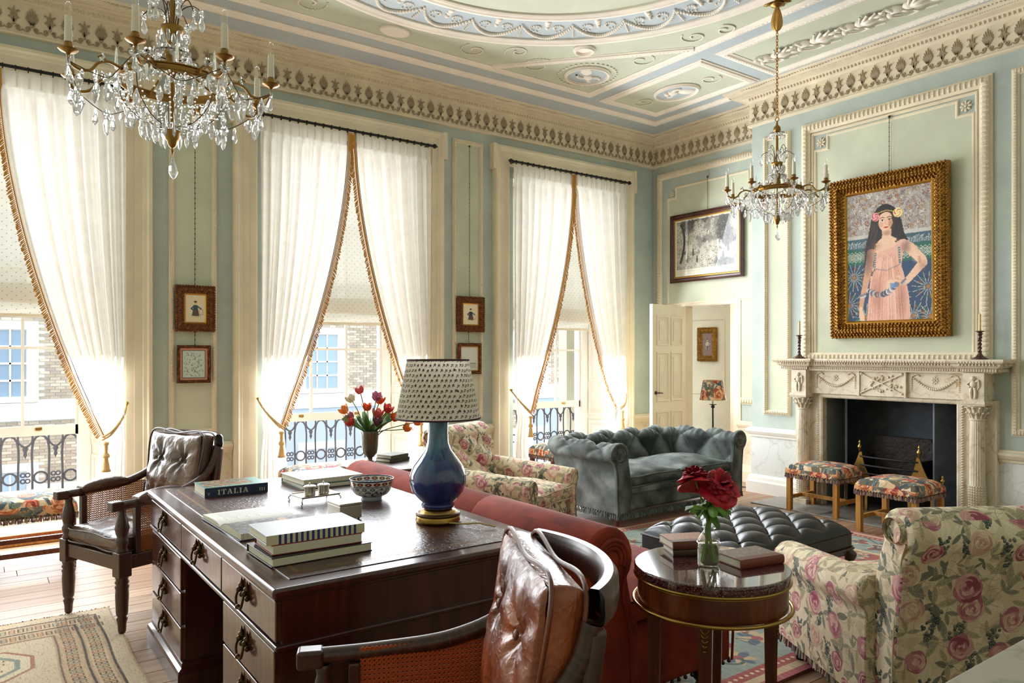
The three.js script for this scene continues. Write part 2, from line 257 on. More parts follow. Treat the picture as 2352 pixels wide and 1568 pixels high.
{ // anthemion frieze: palmettes and lotus buds alternate over linked scrolls
  const petal = (L, w, a, y0) => { const q = new THREE.Shape(); q.moveTo(-w * 0.28, 0); q.quadraticCurveTo(-w * 0.9, L * 0.72, 0, L); q.quadraticCurveTo(w * 0.9, L * 0.72, w * 0.28, 0); return ext(q, 0.008, 0.0012, 1, 3).rotateZ(a).translate(sin(-a) * 0.006, y0, 0); };
  const scroll = (sgn) => tube(Array.from({ length: 10 }, (_, i) => { const t = i / 9 * PI * 2.3, r = 0.016 * (1 - i / 12); return V(sgn * (0.028 - r * cos(t)), 0.02 + r * sin(t), 0.006); }), 0.0042, 22, 4);
  const link = (sgn) => tube([V(sgn * 0.011, 0.022, 0.006), V(sgn * 0.03, 0.0, 0.006), V(sgn * 0.06, 0.012, 0.006)], 0.004, 6, 4);
  const A = [scroll(1), scroll(-1), link(1), link(-1), sph(0.012, 0, 0.042, 0.004, 6, 4)], Bq = [scroll(1), scroll(-1), link(1), link(-1), sph(0.01, 0, 0.04, 0.004, 6, 4)];
  for (let k = -4; k <= 4; k++) A.push(petal(0.125 - abs(k) * 0.014, 0.0085, -k * 0.155, 0.04));
  for (let k = -2; k <= 2; k++) Bq.push(petal(k % 2 ? 0.085 : k ? 0.06 : 0.115, 0.0095, -k * 0.17, 0.045));
  for (const s of [1, -1]) Bq.push(tube([V(s * 0.008, 0.06, 0.006), V(s * 0.016, 0.115, 0.008), V(s * 0.028, 0.135, 0.01), V(s * 0.037, 0.124, 0.008)], 0.0045, 8, 4), tube([V(s * 0.008, 0.06, 0.006), V(s * 0.026, 0.085, 0.008), V(s * 0.036, 0.08, 0.008)], 0.005, 6, 4));
  const gA = all(A), gB = all(Bq);
  let i = 0;
  const run = (a, b, ry) => { const L = a.distanceTo(b), k = Math.round(L / 0.119); for (let j = 0; j < k; j++) { const p = a.clone().lerp(b, (j + 0.5) / k); const o = inst(i % 2 ? 'lotus_bud' : 'palmette', i % 2 ? gB : gA, M.motif, cornice, p.x, 3.982, p.z, 0, ry, 0, 1.18); o.scale.set(1.0, 1.16, 1); i++; } };
  run(V(0.02, 0, RZ - 1.2), V(0.02, 0, 0.02), PI / 2); run(V(0.02, 0, 0.02), V(1.88, 0, 0.02), 0); run(V(1.9, 0, ZB + 0.02), V(4.87, 0, ZB + 0.02), 0);
}
// skirting, dado, chair rail
{ const rail = [[0.004, 0.60], [0.02, 0.603], [0.022, 0.622], [0.034, 0.632], [0.05, 0.66], [0.05, 0.68], [0.03, 0.69], [0.02, 0.703], [0.004, 0.705]], sk = [[0.004, 0], [0.045, 0], [0.045, 0.12], [0.036, 0.14], [0.03, 0.17], [0.018, 0.19], [0.004, 0.195]];
  let n = 0;
  const runD = (P, m, mr) => { const t = struct('baseboard_' + ['left', 'pier', 'near', 'recess', 'jamb', 'chimney', 'right'][n++], sweep(sk, P, UP), mr, scene, 'moulded skirting board with painted marble dado and chair rail'); obj('chair_rail', sweep(rail, P, UP), mr, t);
    obj('dado_panel', sweep([[0.006, 0.19], [0.006, 0.605]], P, UP), m, t); };
  const Z = (a, b) => [V(0, 0, a), V(0, 0, b)];
  runD(Z(8.67, 8.26), M.dadoWarm, M.cream); runD(Z(6.08, 5.425), M.dadoWarm, M.cream); runD(Z(3.245, 2.59), M.dadoWarm, M.cream);
  runD([V(0, 0, 0.41), V(0, 0, 0), V(0.55, 0, 0)], M.dadoWarm, M.cream);
  runD([V(1.366, 0, 0), V(1.9, 0, 0)], M.dadoWarm, M.cream);
  runD([V(1.9, 0, 0), V(1.9, 0, ZB), V(2.47, 0, ZB)], M.dado, M.white); runD([V(4.3, 0, ZB), V(4.87, 0, ZB), V(4.87, 0, 0), V(RX, 0, 0)], M.dado, M.cream); }
// ---------- ceiling ----------
const ceiling = struct('ceiling', g2(bb(-0.55, RX + 0.3, H, H + 0.25, -0.35, RZ + 0.3)), M.ceilBlue);
{ const CX = 3.385, CZ = 4.335, DN = V(0, -1, 0), mir = (P) => P.map(([x, z]) => V(x, H, z));
  const loop = (x0, x1, z0, z1) => [[x0, z0], [x0, z1], [x1, z1], [x1, z0]];
  const tp = (w, h = 0.028) => pf(w, h);
  const mould = (P, w, closed, leaf = true) => { P = mir(P); const o = obj('ceiling_moulding', sweep(tp(w), P, DN, closed), M.ceilCream, ceiling);
    if (leaf) beads('moulding_leaves', along(P, w * 0.36, closed).map(([p, d]) => [p.setY(H - 0.026), -atan2(d.z, d.x) + (p.x * 31 % 1 > 0.5 ? 0.5 : -0.5)]), w * 0.36, 0.012, w * 0.16, M.ceilCream, o); };
  const field = (P, holes, name = 'ceiling_field', d = 0.006, m = M.ceilGreen) => { const s = shp(P.map(([x, z]) => [x, -z])); for (const h of holes || []) s.holes.push(h); obj(name, g2(ext(s, d, 0, 1, 48).rotateX(-PI / 2).translate(0, H - d, 0)), m, ceiling); };
  mould([[1.68, 0.555], [0.555, 0.555], [0.555, 8.115], [6.215, 8.115], [6.215, 0.555], [5.09, 0.555]], 0.13, false);
  const circ = (x, z, r) => { const p = new THREE.Path(); p.absarc(x, -z, r, 0, PI * 2, true); return p; };
  field(loop(0.84, 5.93, 1.9, 6.77), [circ(CX, CZ, 2.1)]); mould(loop(0.84, 5.93, 1.88, 6.79), 0.11, true);
  for (const s of [0, 1]) { const zz = (z) => s ? 2 * CZ - z : z, lz = (x0, x1, a, b) => loop(x0, x1, min(zz(a), zz(b)), max(zz(a), zz(b)));
    for (const e of [0, 1]) { const xx = (x) => e ? 2 * CX - x : x, ax = xx(0.81), bx = xx(2.14), L = lz(min(ax, bx), max(ax, bx), 0.81, 1.61);
      field(L); mould(L, 0.11, true); mould([[xx(0.88), zz(3.18)], [xx(2.32), zz(1.92)]], 0.1, false);
      // medallions
      const med = (x, z, rx, rz, t, blue = true) => { const g = new THREE.Group(); obj('medallion', ext((() => { const q = new THREE.Shape(); q.absellipse(0, 0, rx, rz, 0, PI * 2); return q; })(), 0.01, 0, 1, 16).rotateX(-PI / 2).translate(0, -0.012, 0), blue ? M.ceilBlue : M.ceilCream, g);
        const o = g.children[0]; g.remove(o); ceiling.add(o); o.position.set(x, H - 0.002, z); o.rotation.y = t;
        const ring = Array.from({ length: 36 }, (_, i) => V(rx * cos(i / 36 * PI * 2), 0, rz * sin(i / 36 * PI * 2))); obj('medallion_rim', sweep(tp(0.035, 0.03), ring.map((p) => p.clone().setY(-0.006)), DN, true), M.ceilCream, o); return o; };
      const m1 = med(xx(1.267), zz(2.292), 0.215, 0.215, 0), m2 = med(xx(1.47), zz(1.2), 0.25, 0.19, 0);
      beads('husk_wreath', Array.from({ length: 34 }, (_, i) => [V(0.295 * cos(i * PI / 17), -0.012, 0.295 * sin(i * PI / 17)), -i * PI / 17]), 0.02, 0.016, 0.036, M.ceilCream, m1);
      const fig = (o, k) => obj('relief_figure', [sph(0.03, 0, -0.02, -0.1, 8, 6), sph(0.05, 0, -0.02, -0.03, 8, 6).scale(1, 0.6, 1.3), sph(0.08, 0.01, -0.015, 0.09, 8, 6).scale(0.8, 0.4, 1.2), tube([V(0.03, -0.02, -0.04), V(0.09, -0.02, -0.06), V(0.11, -0.02, -0.11)], 0.014, 8, 5), tube([V(-0.03, -0.02, -0.04), V(-0.09, -0.02, 0.0), V(-0.1, -0.02, 0.06)], 0.014, 8, 5)], M.ceilCream, o).rotation.y = k;
      fig(m1, 0.7); fig(m2, 2.2);
      const m3 = med(xx(1.715), zz(2.727), 0.085, 0.085, 0, false);
      // foliage scrolls in the fields
      const vine = (cx, cz, r, dir, t0) => beads('foliage_scroll', Array.from({ length: 34 }, (_, i) => { const t = t0 + dir * i * 0.22, q = r * (1 - i / 42); return [V(xx(cx + q * cos(t)), H - 0.012, zz(cz + q * sin(t))), -t]; }), 0.012, 0.012, 0.03, M.ceilCream, ceiling);
      vine(1.17, 2.85, 0.17, 1, 0); vine(1.85, 2.12, 0.15, -1, 1); vine(1.05, 1.25, 0.12, 1, 3); vine(1.92, 1.2, 0.12, -1, 0); vine(1.12, 3.55, 0.14, 1, 1); vine(1.32, 3.2, 0.12, -1, 2.5); vine(2.5, 2.12, 0.12, 1, 2); vine(2.75, 2.02, 0.1, -1, 1);
    }
    const D = lz(2.41, 4.36, 0.81, 1.61); field(D); mould(D, 0.11, true);
    // four draped figures floating along the panel
    for (let k = 0; k < 4; k++) { const x = 2.74 + k * 0.41, z = zz(1.2), w = k % 2 ? 1 : 0.92;
      const fold = (a, b, r) => tube([V(a[0], -0.02, a[1]), V((a[0] + b[0]) / 2, -0.035, (a[1] + b[1]) / 2 + 0.02), V(b[0], -0.015, b[1])], r, 8, 5);
      const o = obj('relief_dancer', [sph(0.03, -0.19, -0.03, -0.08, 10, 8), fold([-0.18, -0.065], [-0.15, -0.045], 0.014), sph(0.045, -0.115, -0.025, -0.025, 10, 8).scale(1.25, 0.7, 0.85), sph(0.045, -0.035, -0.025, 0.005, 10, 8).scale(1.2, 0.7, 0.9), fold([-0.03, 0.0], [0.1, 0.03], 0.03), fold([0.1, 0.03], [0.21, -0.01], 0.017), fold([-0.03, 0.01], [0.07, 0.075], 0.028), fold([0.07, 0.075], [0.17, 0.105], 0.015), fold([-0.14, -0.04], [-0.22, 0.01], 0.013), fold([-0.22, 0.01], [-0.27, -0.03], 0.01), fold([-0.11, -0.05], [-0.03, -0.11], 0.013), fold([-0.03, -0.11], [0.05, -0.14], 0.01), tube([V(-0.27, -0.016, -0.03), V(-0.2, -0.016, -0.15), V(-0.08, -0.016, -0.2), V(0.05, -0.016, -0.14), V(0.15, -0.016, -0.12)], 0.008, 24, 5), fold([-0.03, 0.03], [0.03, 0.13], 0.013), fold([-0.05, 0.03], [-0.03, 0.12], 0.011), fold([0.03, 0.06], [0.1, 0.14], 0.012)].map((g) => g.scale(w, 1, w * (s ? -1 : 1))), M.ceilCream, ceiling); o.rotation.y = 0.35; o.position.set(x, H - 0.006, z); }
  }
  // great ring: blue band between two mouldings, swags and scrolls within it, small oval paterae outside
  const circle = (r, n = 96) => Array.from({ length: n }, (_, i) => [CX + r * cos(i / n * PI * 2), CZ + r * sin(i / n * PI * 2)]);
  const ringS = new THREE.Shape(); ringS.absarc(CX, -CZ, 2.1, 0, PI * 2); ringS.holes.push(circ(CX, CZ, 1.64)); obj('ring_band', g2(ext(ringS, 0.004, 0, 1, 96).rotateX(-PI / 2).translate(0, H - 0.004, 0)), M.ceilBlue, ceiling);
  const disc = new THREE.Shape(); disc.absarc(CX, -CZ, 1.62, 0, PI * 2); obj('centre_field', g2(ext(disc, 0.006, 0, 1, 96).rotateX(-PI / 2).translate(0, H - 0.006, 0)), M.ceilGreen, ceiling);
  const dbl = [[-0.05, 0], [-0.05, 0.02], [-0.03, 0.03], [-0.02, 0.018], [0, 0.02], [0.02, 0.032], [0.045, 0.03], [0.05, 0.012], [0.05, 0]];
  obj('ring_moulding', sweep(dbl, mir(circle(2.12)), DN, true), M.ceilCream, ceiling); obj('ring_moulding', sweep(dbl.map(([u, v]) => [u * 0.9, v]), mir(circle(1.63)), DN, true), M.ceilCream, ceiling);
  const NS = 26, sw = [], sc = [];
  for (let i = 0; i <= 26; i++) { const t = i / 26, a = (t - 0.5) * PI * 2 / NS, r = 1.80 + 0.22 * (1 - pow(2 * t - 1, 2)); sw.push(sph(0.013 + 0.006 * sin(t * PI), r * cos(a), -0.014, r * sin(a), 5, 4)); }
  for (let i = 0; i < 8; i++) sw.push(sph(0.01, (1.8 + i * 0.03) * cos(PI / NS), -0.014, (1.8 + i * 0.03) * sin(PI / NS), 5, 4));
  for (const s of [1, -1]) for (let i = 0; i < 12; i++) { const t = i * 0.5, q = 0.07 * (1 - i / 15); sc.push(sph(0.009, 1.84 + q * cos(t), -0.012, s * (0.085 + q * sin(t)), 5, 4)); }
  sc.push(sph(0.02, 1.83, -0.012, 0, 6, 4), sph(0.026, 1.78, -0.012, 0, 6, 4).scale(1, 0.7, 1), sph(0.03, 1.74, -0.012, 0, 6, 4).scale(1, 0.6, 1));
  const gS = all(sw), gC = all(sc);
  for (let k = 0; k < NS; k++) { inst('swag', gS, M.ceilCream, ceiling, CX, H, CZ, 0, (k + 0.5) * PI * 2 / NS); inst('urn_and_scrolls', gC, M.ceilCream, ceiling, CX, H, CZ, 0, (k + 0.5) * PI * 2 / NS); }
  for (const [x, z] of [[1.056, CZ], [5.71, CZ]]) obj('patera', ext((() => { const q = new THREE.Shape(); q.absellipse(0, 0, 0.09, 0.13, 0, PI * 2); return q; })(), 0.016, 0.008, 1, 14).rotateX(-PI / 2).translate(x, H - 0.02, z), M.ceilCream, ceiling);
}
// ---------- windows ----------
M.sheer = phy({ color: 0xfffcf7, transmission: 0.56, roughness: 0.93, thickness: 0, map: tex(256, (u, v) => { const k = 0.93 + 0.05 * vn(u * 128, v * 128, 128, 4) + 0.04 * fbm(u, v, 8, 3, 6); return [k, k, k * 1.0]; }, 3) });
M.blind = phy({ color: 0xffffff, transmission: 0.5, roughness: 0.88, thickness: 0, map: cv(128, 128, (c, w) => { c.fillStyle = '#ece8dc'; c.fillRect(0, 0, w, w); c.fillStyle = '#6f7a8c'; for (const [x, y] of [[32, 32], [96, 96]]) { c.beginPath(); c.ellipse(x, y, 9, 5, 0.5, 0, 7); c.fill(); c.beginPath(); c.ellipse(x + 7, y + 6, 4, 3, 0, 0, 7); c.fill(); } }, 16) });
M.ochre = mat({ color: 0xc0893a, roughness: 0.9 }); M.umber = mat({ color: 0x4a2f33, roughness: 0.9 });
M.rope = mat({ map: tex(64, (u, v) => { const k = ((u * 4 + v * 8) % 1) < 0.5; return k ? [0.72, 0.55, 0.3] : [0.86, 0.76, 0.56]; }, 4, 1), roughness: 0.85 });
const ordinal = ['nearest', 'middle', 'far'];
const fringeG = prep(new THREE.CylinderGeometry(0.0035, 0.006, 1, 5));
WZ.forEach((wz, k) => {
  const w = new THREE.Group(); w.name = 'window_' + (k + 1); w.position.z = wz; w.userData.kind = 'structure'; w.userData.label = ['tall sash window nearest the camera, its raised sash over the railing', 'tall sash window behind the blue lamp', 'tall sash window beside the corner'][k]; scene.add(w);
  obj('architrave', sweep([[-0.108, 0], [-0.108, 0.03], [-0.09, 0.036], [-0.03, 0.036], [-0.03, 0.046], [0.03, 0.048], [0.036, 0.06], [0.06, 0.066], [0.075, 0.08], [0.1, 0.076], [0.108, 0.05], [0.108, 0]], [V(0, 0, -0.978), V(0, 3.735, -0.978), V(0, 3.735, 0.978), V(0, 0, 0.978)], NX), M.cream, w);
  for (const s of [-1, 1]) obj('architrave_ear', [bb(0, 0.078, 3.56, 3.845, min(s * 1.07, s * 1.12), max(s * 1.07, s * 1.12))], M.cream, w);
  for (const s of [-1, 1]) { // splayed, panelled shutter reveals
    const a = V(0.0, 0, s * 0.84), b = V(-0.44, 0, s * 0.66), L = a.distanceTo(b), r = obj('shutter_reveal', g2(bb(-L / 2, L / 2, 0.09, 3.6, -0.04, 0)), M.white, w);
    r.position.copy(a).add(b).multiplyScalar(0.5); r.rotation.y = s > 0 ? PI - atan2(a.z - b.z, a.x - b.x) + 0 : atan2(b.z - a.z, a.x - b.x) * 1; if (s > 0) r.rotation.y = PI + atan2(a.z - b.z, -(a.x - b.x)) * 0 + atan2(-(a.z - b.z), a.x - b.x) * 1;
    const f = (y0, y1) => obj('reveal_panel', [sweep(pf(0.03, 0.018), [[-L / 2 + 0.09, y0], [-L / 2 + 0.09, y1], [L / 2 - 0.09, y1], [L / 2 - 0.09, y0]].map(([x, y]) => V(x, y, 0)), NZ, true), bb(-L / 2 + 0.14, L / 2 - 0.14, y0 + 0.05, y1 - 0.05, -0.01, 0.008)], M.white, r);
    f(0.18, 0.62); f(0.72, 1.05); f(1.15, 2.2); f(2.3, 3.45);
  }
  obj('soffit', g2(bb(-0.5, 0, 3.5, 3.6, -0.87, 0.87)), M.white, w);
  obj('sill', g2([bb(-0.56, -0.03, 0, 0.085, -0.86, 0.86), bb(-0.54, -0.4, 0.085, 0.11, -0.64, 0.64)]), M.white, w); obj('sill_board', g2(rb(0.03, 0.085, 1.73, 0.006, -0.012, 0.0425, 0)), M.sillWood, w); obj('floor_bead', g2(rb(0.03, 0.03, 1.73, 0.01, 0.016, 0.015, 0)), M.oak, w);
  obj('sash_box', g2([bb(-0.54, -0.38, 0.085, 3.5, -0.68, -0.585), bb(-0.54, -0.38, 0.085, 3.5, 0.585, 0.68), bb(-0.54, -0.38, 3.44, 3.52, -0.68, 0.68)]), M.white, w);
  obj('sash_frame', g2([bb(-0.465, -0.42, 0.805, 0.885, -0.59, 0.59), bb(-0.465, -0.42, 0.8, 3.46, -0.6, -0.565), bb(-0.465, -0.42, 0.8, 3.46, 0.565, 0.6), bb(-0.465, -0.42, 2.14, 2.2, -0.59, 0.59)]), M.white, w);
  const ys = [0.885, 1.535, 2.17, 2.82, 3.46], zs = [-0.575, -0.19, 0.19, 0.575];
  for (const z of [-0.19, 0.19]) obj('glazing_bar', g2(bb(-0.46, -0.425, 0.88, 3.46, z - 0.011, z + 0.011)), M.white, w);
  for (const y of [1.535, 2.82]) obj('glazing_bar', g2(bb(-0.459, -0.426, y - 0.011, y + 0.011, -0.58, 0.58)), M.white, w);
  for (let i = 0; i < 3; i++) for (let j = 0; j < 4; j++) obj('pane', mv(new THREE.PlaneGeometry(zs[i + 1] - zs[i] - 0.01, ys[j + 1] - ys[j] - 0.01).rotateY(PI / 2), -0.443, (ys[j] + ys[j + 1]) / 2, (zs[i] + zs[i + 1]) / 2), M.pane, w);
  for (const z of [-0.3, 0.3]) obj('sash_lift', [rb(0.008, 0.025, 0.05, 0.003, -0.416, 0.86, z), tube([V(-0.414, 0.856, z - 0.02), V(-0.395, 0.85, z - 0.012), V(-0.395, 0.85, z + 0.012), V(-0.414, 0.856, z + 0.02)], 0.004, 8, 5)], M.brass, w);
  // patterned blind, its foot drawn up into slack folds
  const prof = []; const add = (x, y) => prof.push([x, y]); add(0, 3.46); add(0.003, 3); add(0, 2.6); add(0.01, 2.3); add(0.05, 2.1); add(0.085, 1.98); add(0.07, 1.9); add(0.03, 1.93); add(0.02, 2.08); add(0.05, 2.0); add(0.055, 1.89); add(0.03, 1.86); add(0.02, 1.81);
  const bl = thing('roman_blind', ['sheer dotted blind with slack folds in the window nearest the camera', 'sheer dotted blind with slack folds behind the blue lamp', 'sheer dotted blind with slack folds in the corner window'][k], 'blind', [-0.32, 0, wz], 0, 'dotted blinds in the windows');
  const cr = new THREE.CatmullRomCurve3(prof.map(([x, y]) => V(x, y, 0))), pp = cr.getPoints(60);
  obj('blind_cloth', surf((u, v) => { const p = pp[Math.round(v * 60)], z = (u - 0.5) * 1.22, sag = v > 0.45 ? 0.05 * (1 - pow(2 * u - 1, 2)) * sst(0.45, 0.8, v) * (1 - sst(0.94, 1, v)) : 0, wv = 0.012 * sin(u * 9 + v * 7) * sst(0.4, 0.7, v) * (1 - sst(0.95, 1, v)); return [p.x + wv, p.y - sag + wv, z, z * 1, p.y]; }, 24, 60), M.blind, bl);
  obj('bottom_bar', rb(0.014, 0.03, 1.23, 0.005, 0.02, 1.8, 0), mat({ color: 0xd9d0b8, roughness: 0.8 }), bl);
  // rod, rings, finials
  const rd = thing('curtain_rod', ['dark iron curtain pole over the window nearest the camera', 'dark iron curtain pole over the window behind the blue lamp', 'dark iron curtain pole over the corner window'][k], 'curtain pole', [0.135, 3.655, wz], 0, 'iron curtain poles');
  obj('pole', bar([0, 0, -0.9], [0, 0, 0.9], 0.013), M.iron, rd);
  for (const s of [-1, 1]) { obj('finial', [sph(0.024, 0, 0, s * 0.925, 10, 8).scale(1, 1, 1), mv(new THREE.ConeGeometry(0.014, 0.03, 8).rotateX(s * PI / 2), 0, 0, s * 0.955)], M.iron, rd); obj('bracket', bar([-0.13, 0, s * 0.86], [0, 0, s * 0.86], 0.008), M.iron, rd); }
  const rg = prep(new THREE.TorusGeometry(0.019, 0.0045, 6, 12)); for (let i = 0; i < 22; i++) inst('ring', rg, M.iron, rd, 0, -0.004, -0.85 + i * 1.7 / 21);
  // curtains: s=+1 is the left one of the pair as seen
  for (const s of [1, -1]) {
    const zo = s * 0.875, zi = s * 0.012, R = RNG(k * 7 + s + 3), ph = R() * 6, nf = 9;
    const lab = (a) => `white sheer curtain tied back at the ${a} of the ${['nearest window', 'window behind the blue lamp', 'corner window'][k]}`;
    const c = thing('curtain', lab(s > 0 ? 'left' : 'right'), 'curtain', [0, 0, wz], 0, 'white sheer curtains');
    const yt = 3.63, tie = 0.80, at = (u, v) => { // v: 0 top .. 1 floor
      const y = lerp(yt, 0.015, v), a = (yt - y) / (yt - tie);
      let e; if (a < 1) e = lerp(zi, s * 0.70, pow(a, 1.75)); else e = lerp(s * 0.70, s * 0.60, pow((tie - y) / tie, 0.7));
      const o = a < 1 ? lerp(zo, s * 0.865, a) : lerp(s * 0.865, s * 0.88, (tie - y) / tie);
      const z = lerp(o, e, u), pin = 1 - 0.72 * Math.exp(-pow((y - tie) / 0.16, 2)), head = sst(3.5, 3.42, y);
      const f = sin(u * nf * PI * 2 + ph + 0.6 * sin(v * 3 + ph)) * 0.6 + 0.4 * sin(u * nf * 1.6 * PI * 2 + ph * 2 + v * 2), g = (0.012 + 0.03 * head) * (0.55 + 0.45 * pin);
      return [0.125 + f * g + 0.05 * Math.exp(-pow((y - tie) / 0.2, 2)) + (a > 1 ? 0.02 : 0), y + (a < 1 ? 0 : 0), z, u * 0.9, y];
    };
    obj('cloth', surf(at, 150, 90), M.sheer, c);
    obj('heading_tape', surf((u, v) => { const p = at(u, 0.002 + v * 0.035); return [p[0] - 0.006, p[1], p[2], u * 0.9, v]; }, 100, 3), M.sheer, c);
    for (let i = 0; i < 11; i++) { const p = at((i + 0.5) / 11, 0.02); obj('pinch_pleat', tube([V(p[0] + 0.014, 3.625, p[2]), V(p[0] + 0.02, 3.57, p[2]), V(p[0] + 0.008, 3.51, p[2])], 0.007, 6, 5), M.sheer, c); }
    const edge = (du, dx, wd) => surf((u, v) => { const vv = v * 0.78, p = at(1, vv); return [p[0] + dx + 0.004, p[1], p[2] + s * (du + u * wd), u, v * 20]; }, 1, 90);
    obj('braid', [edge(0.002, 0.012, 0.024)], M.ochre, c); obj('braid_line', [edge(0.028, 0.011, 0.007)], M.umber, c);
    const n = 210, im = new THREE.InstancedMesh(fringeG, M.ochre, n), q = new THREE.Quaternion(), p0 = V(), d = V();
    for (let i = 0; i < n; i++) { const p = at(1, i / n * 0.775), L = 0.038 + 0.014 * R(); d.set(0.25 * (R() - 0.5), -0.85 - 0.3 * R(), -s * (0.75 + 0.3 * R())).normalize(); q.setFromUnitVectors(V(0, -1, 0), d); p0.set(p[0] + 0.012, p[1], p[2]).addScaledVector(d, L / 2); im.setMatrixAt(i, M4.compose(p0, q, V(1, L, 1))); }
    im.name = 'tassel_fringe'; im.castShadow = im.receiveShadow = true; c.add(im); stuff(im);
    // rope and tassel
    const tb = thing('curtain_tieback', `twisted gold rope tieback and tassel, ${s > 0 ? 'left' : 'right'} side of the ${['nearest window', 'window behind the blue lamp', 'corner window'][k]}`, 'tieback', [0, 0, wz], 0, 'gold rope tiebacks');
    obj('rope', [0, 0.022].map((o) => tube([V(0.08, 1.075, s * 0.885), V(0.16, 0.98, s * 0.85), V(0.225, 0.84 + o, s * 0.75), V(0.21, 0.80 + o, s * 0.69)], 0.008, 20, 7)), M.rope, tb);
    obj('tassel', [lathe([[0, 0.79], [0.02, 0.785], [0.024, 0.77], [0.014, 0.755], [0.014, 0.7], [0.026, 0.685], [0.028, 0.665], [0.016, 0.655], [0.03, 0.57], [0.036, 0.55], [0, 0.55]], 14).translate(0.225, 0, s * 0.715)], M.rope, tb); obj('hook', [bar([0.06, 1.08, s * 0.885], [0.09, 1.08, s * 0.885], 0.008), sph(0.014, 0.092, 1.08, s * 0.885)], M.brass, tb);
  }
  // iron balcony railing
  const rl = thing('balcony_railing', ['ornate iron balcony railing outside the nearest window', 'ornate iron balcony railing outside the window behind the tulips', 'ornate iron balcony railing outside the corner window'][k], 'railing', [-0.95, 0, wz], 0, 'iron balcony railings');
  obj('rails', [bar([0, 0.13, -1.38], [0, 0.13, 1.38], 0.012), bar([0, 0.02, -1.38], [0, 0.02, 1.38], 0.012)], M.rail, rl);
  const P = 0.23, arch = all([tube([V(0, 0.02, -0.062), V(0, 0.4, -0.062), V(0, 0.66, -0.062), V(0, 0.735, -0.042), V(0, 0.762, 0), V(0, 0.735, 0.042), V(0, 0.66, 0.062), V(0, 0.4, 0.062), V(0, 0.02, 0.062)], 0.0095, 40, 6)]), ring = all(new THREE.TorusGeometry(0.05, 0.009, 6, 18).rotateY(PI / 2)), lob = all([[-1, -1], [-1, 1], [1, -1], [1, 1]].map(([a, b]) => new THREE.TorusGeometry(0.017, 0.007, 5, 10).rotateY(PI / 2).translate(0, a * 0.027, b * 0.018))), u = all([tube([V(0, 0.77, -0.054), V(0, 0.70, -0.048), V(0, 0.66, 0), V(0, 0.70, 0.048), V(0, 0.77, 0.054)], 0.009, 16, 6), lathe([[0, 0.67], [0.016, 0.66], [0.022, 0.64], [0.01, 0.61], [0.016, 0.59], [0.006, 0.57], [0, 0.55]], 8)]), cross = all([bar([0, 0.02, -0.05], [0, 0.13, 0.05], 0.006, 5), bar([0, 0.02, 0.05], [0, 0.13, -0.05], 0.006, 5)]);
  for (let i = -6; i < 6; i++) { const z = (i + 0.5) * P; inst('arched_bar', arch, M.rail, rl, 0, 0, z); inst('ring', ring, M.rail, rl, 0, 0.385, z + 0.0); inst('quatrefoil', lob, M.rail, rl, 0, 0.385, z + P / 2); inst('pendant', u, M.rail, rl, 0, 0, z + P / 2); inst('cross_bars', cross, M.rail, rl, 0, 0, z + P / 2); }
});
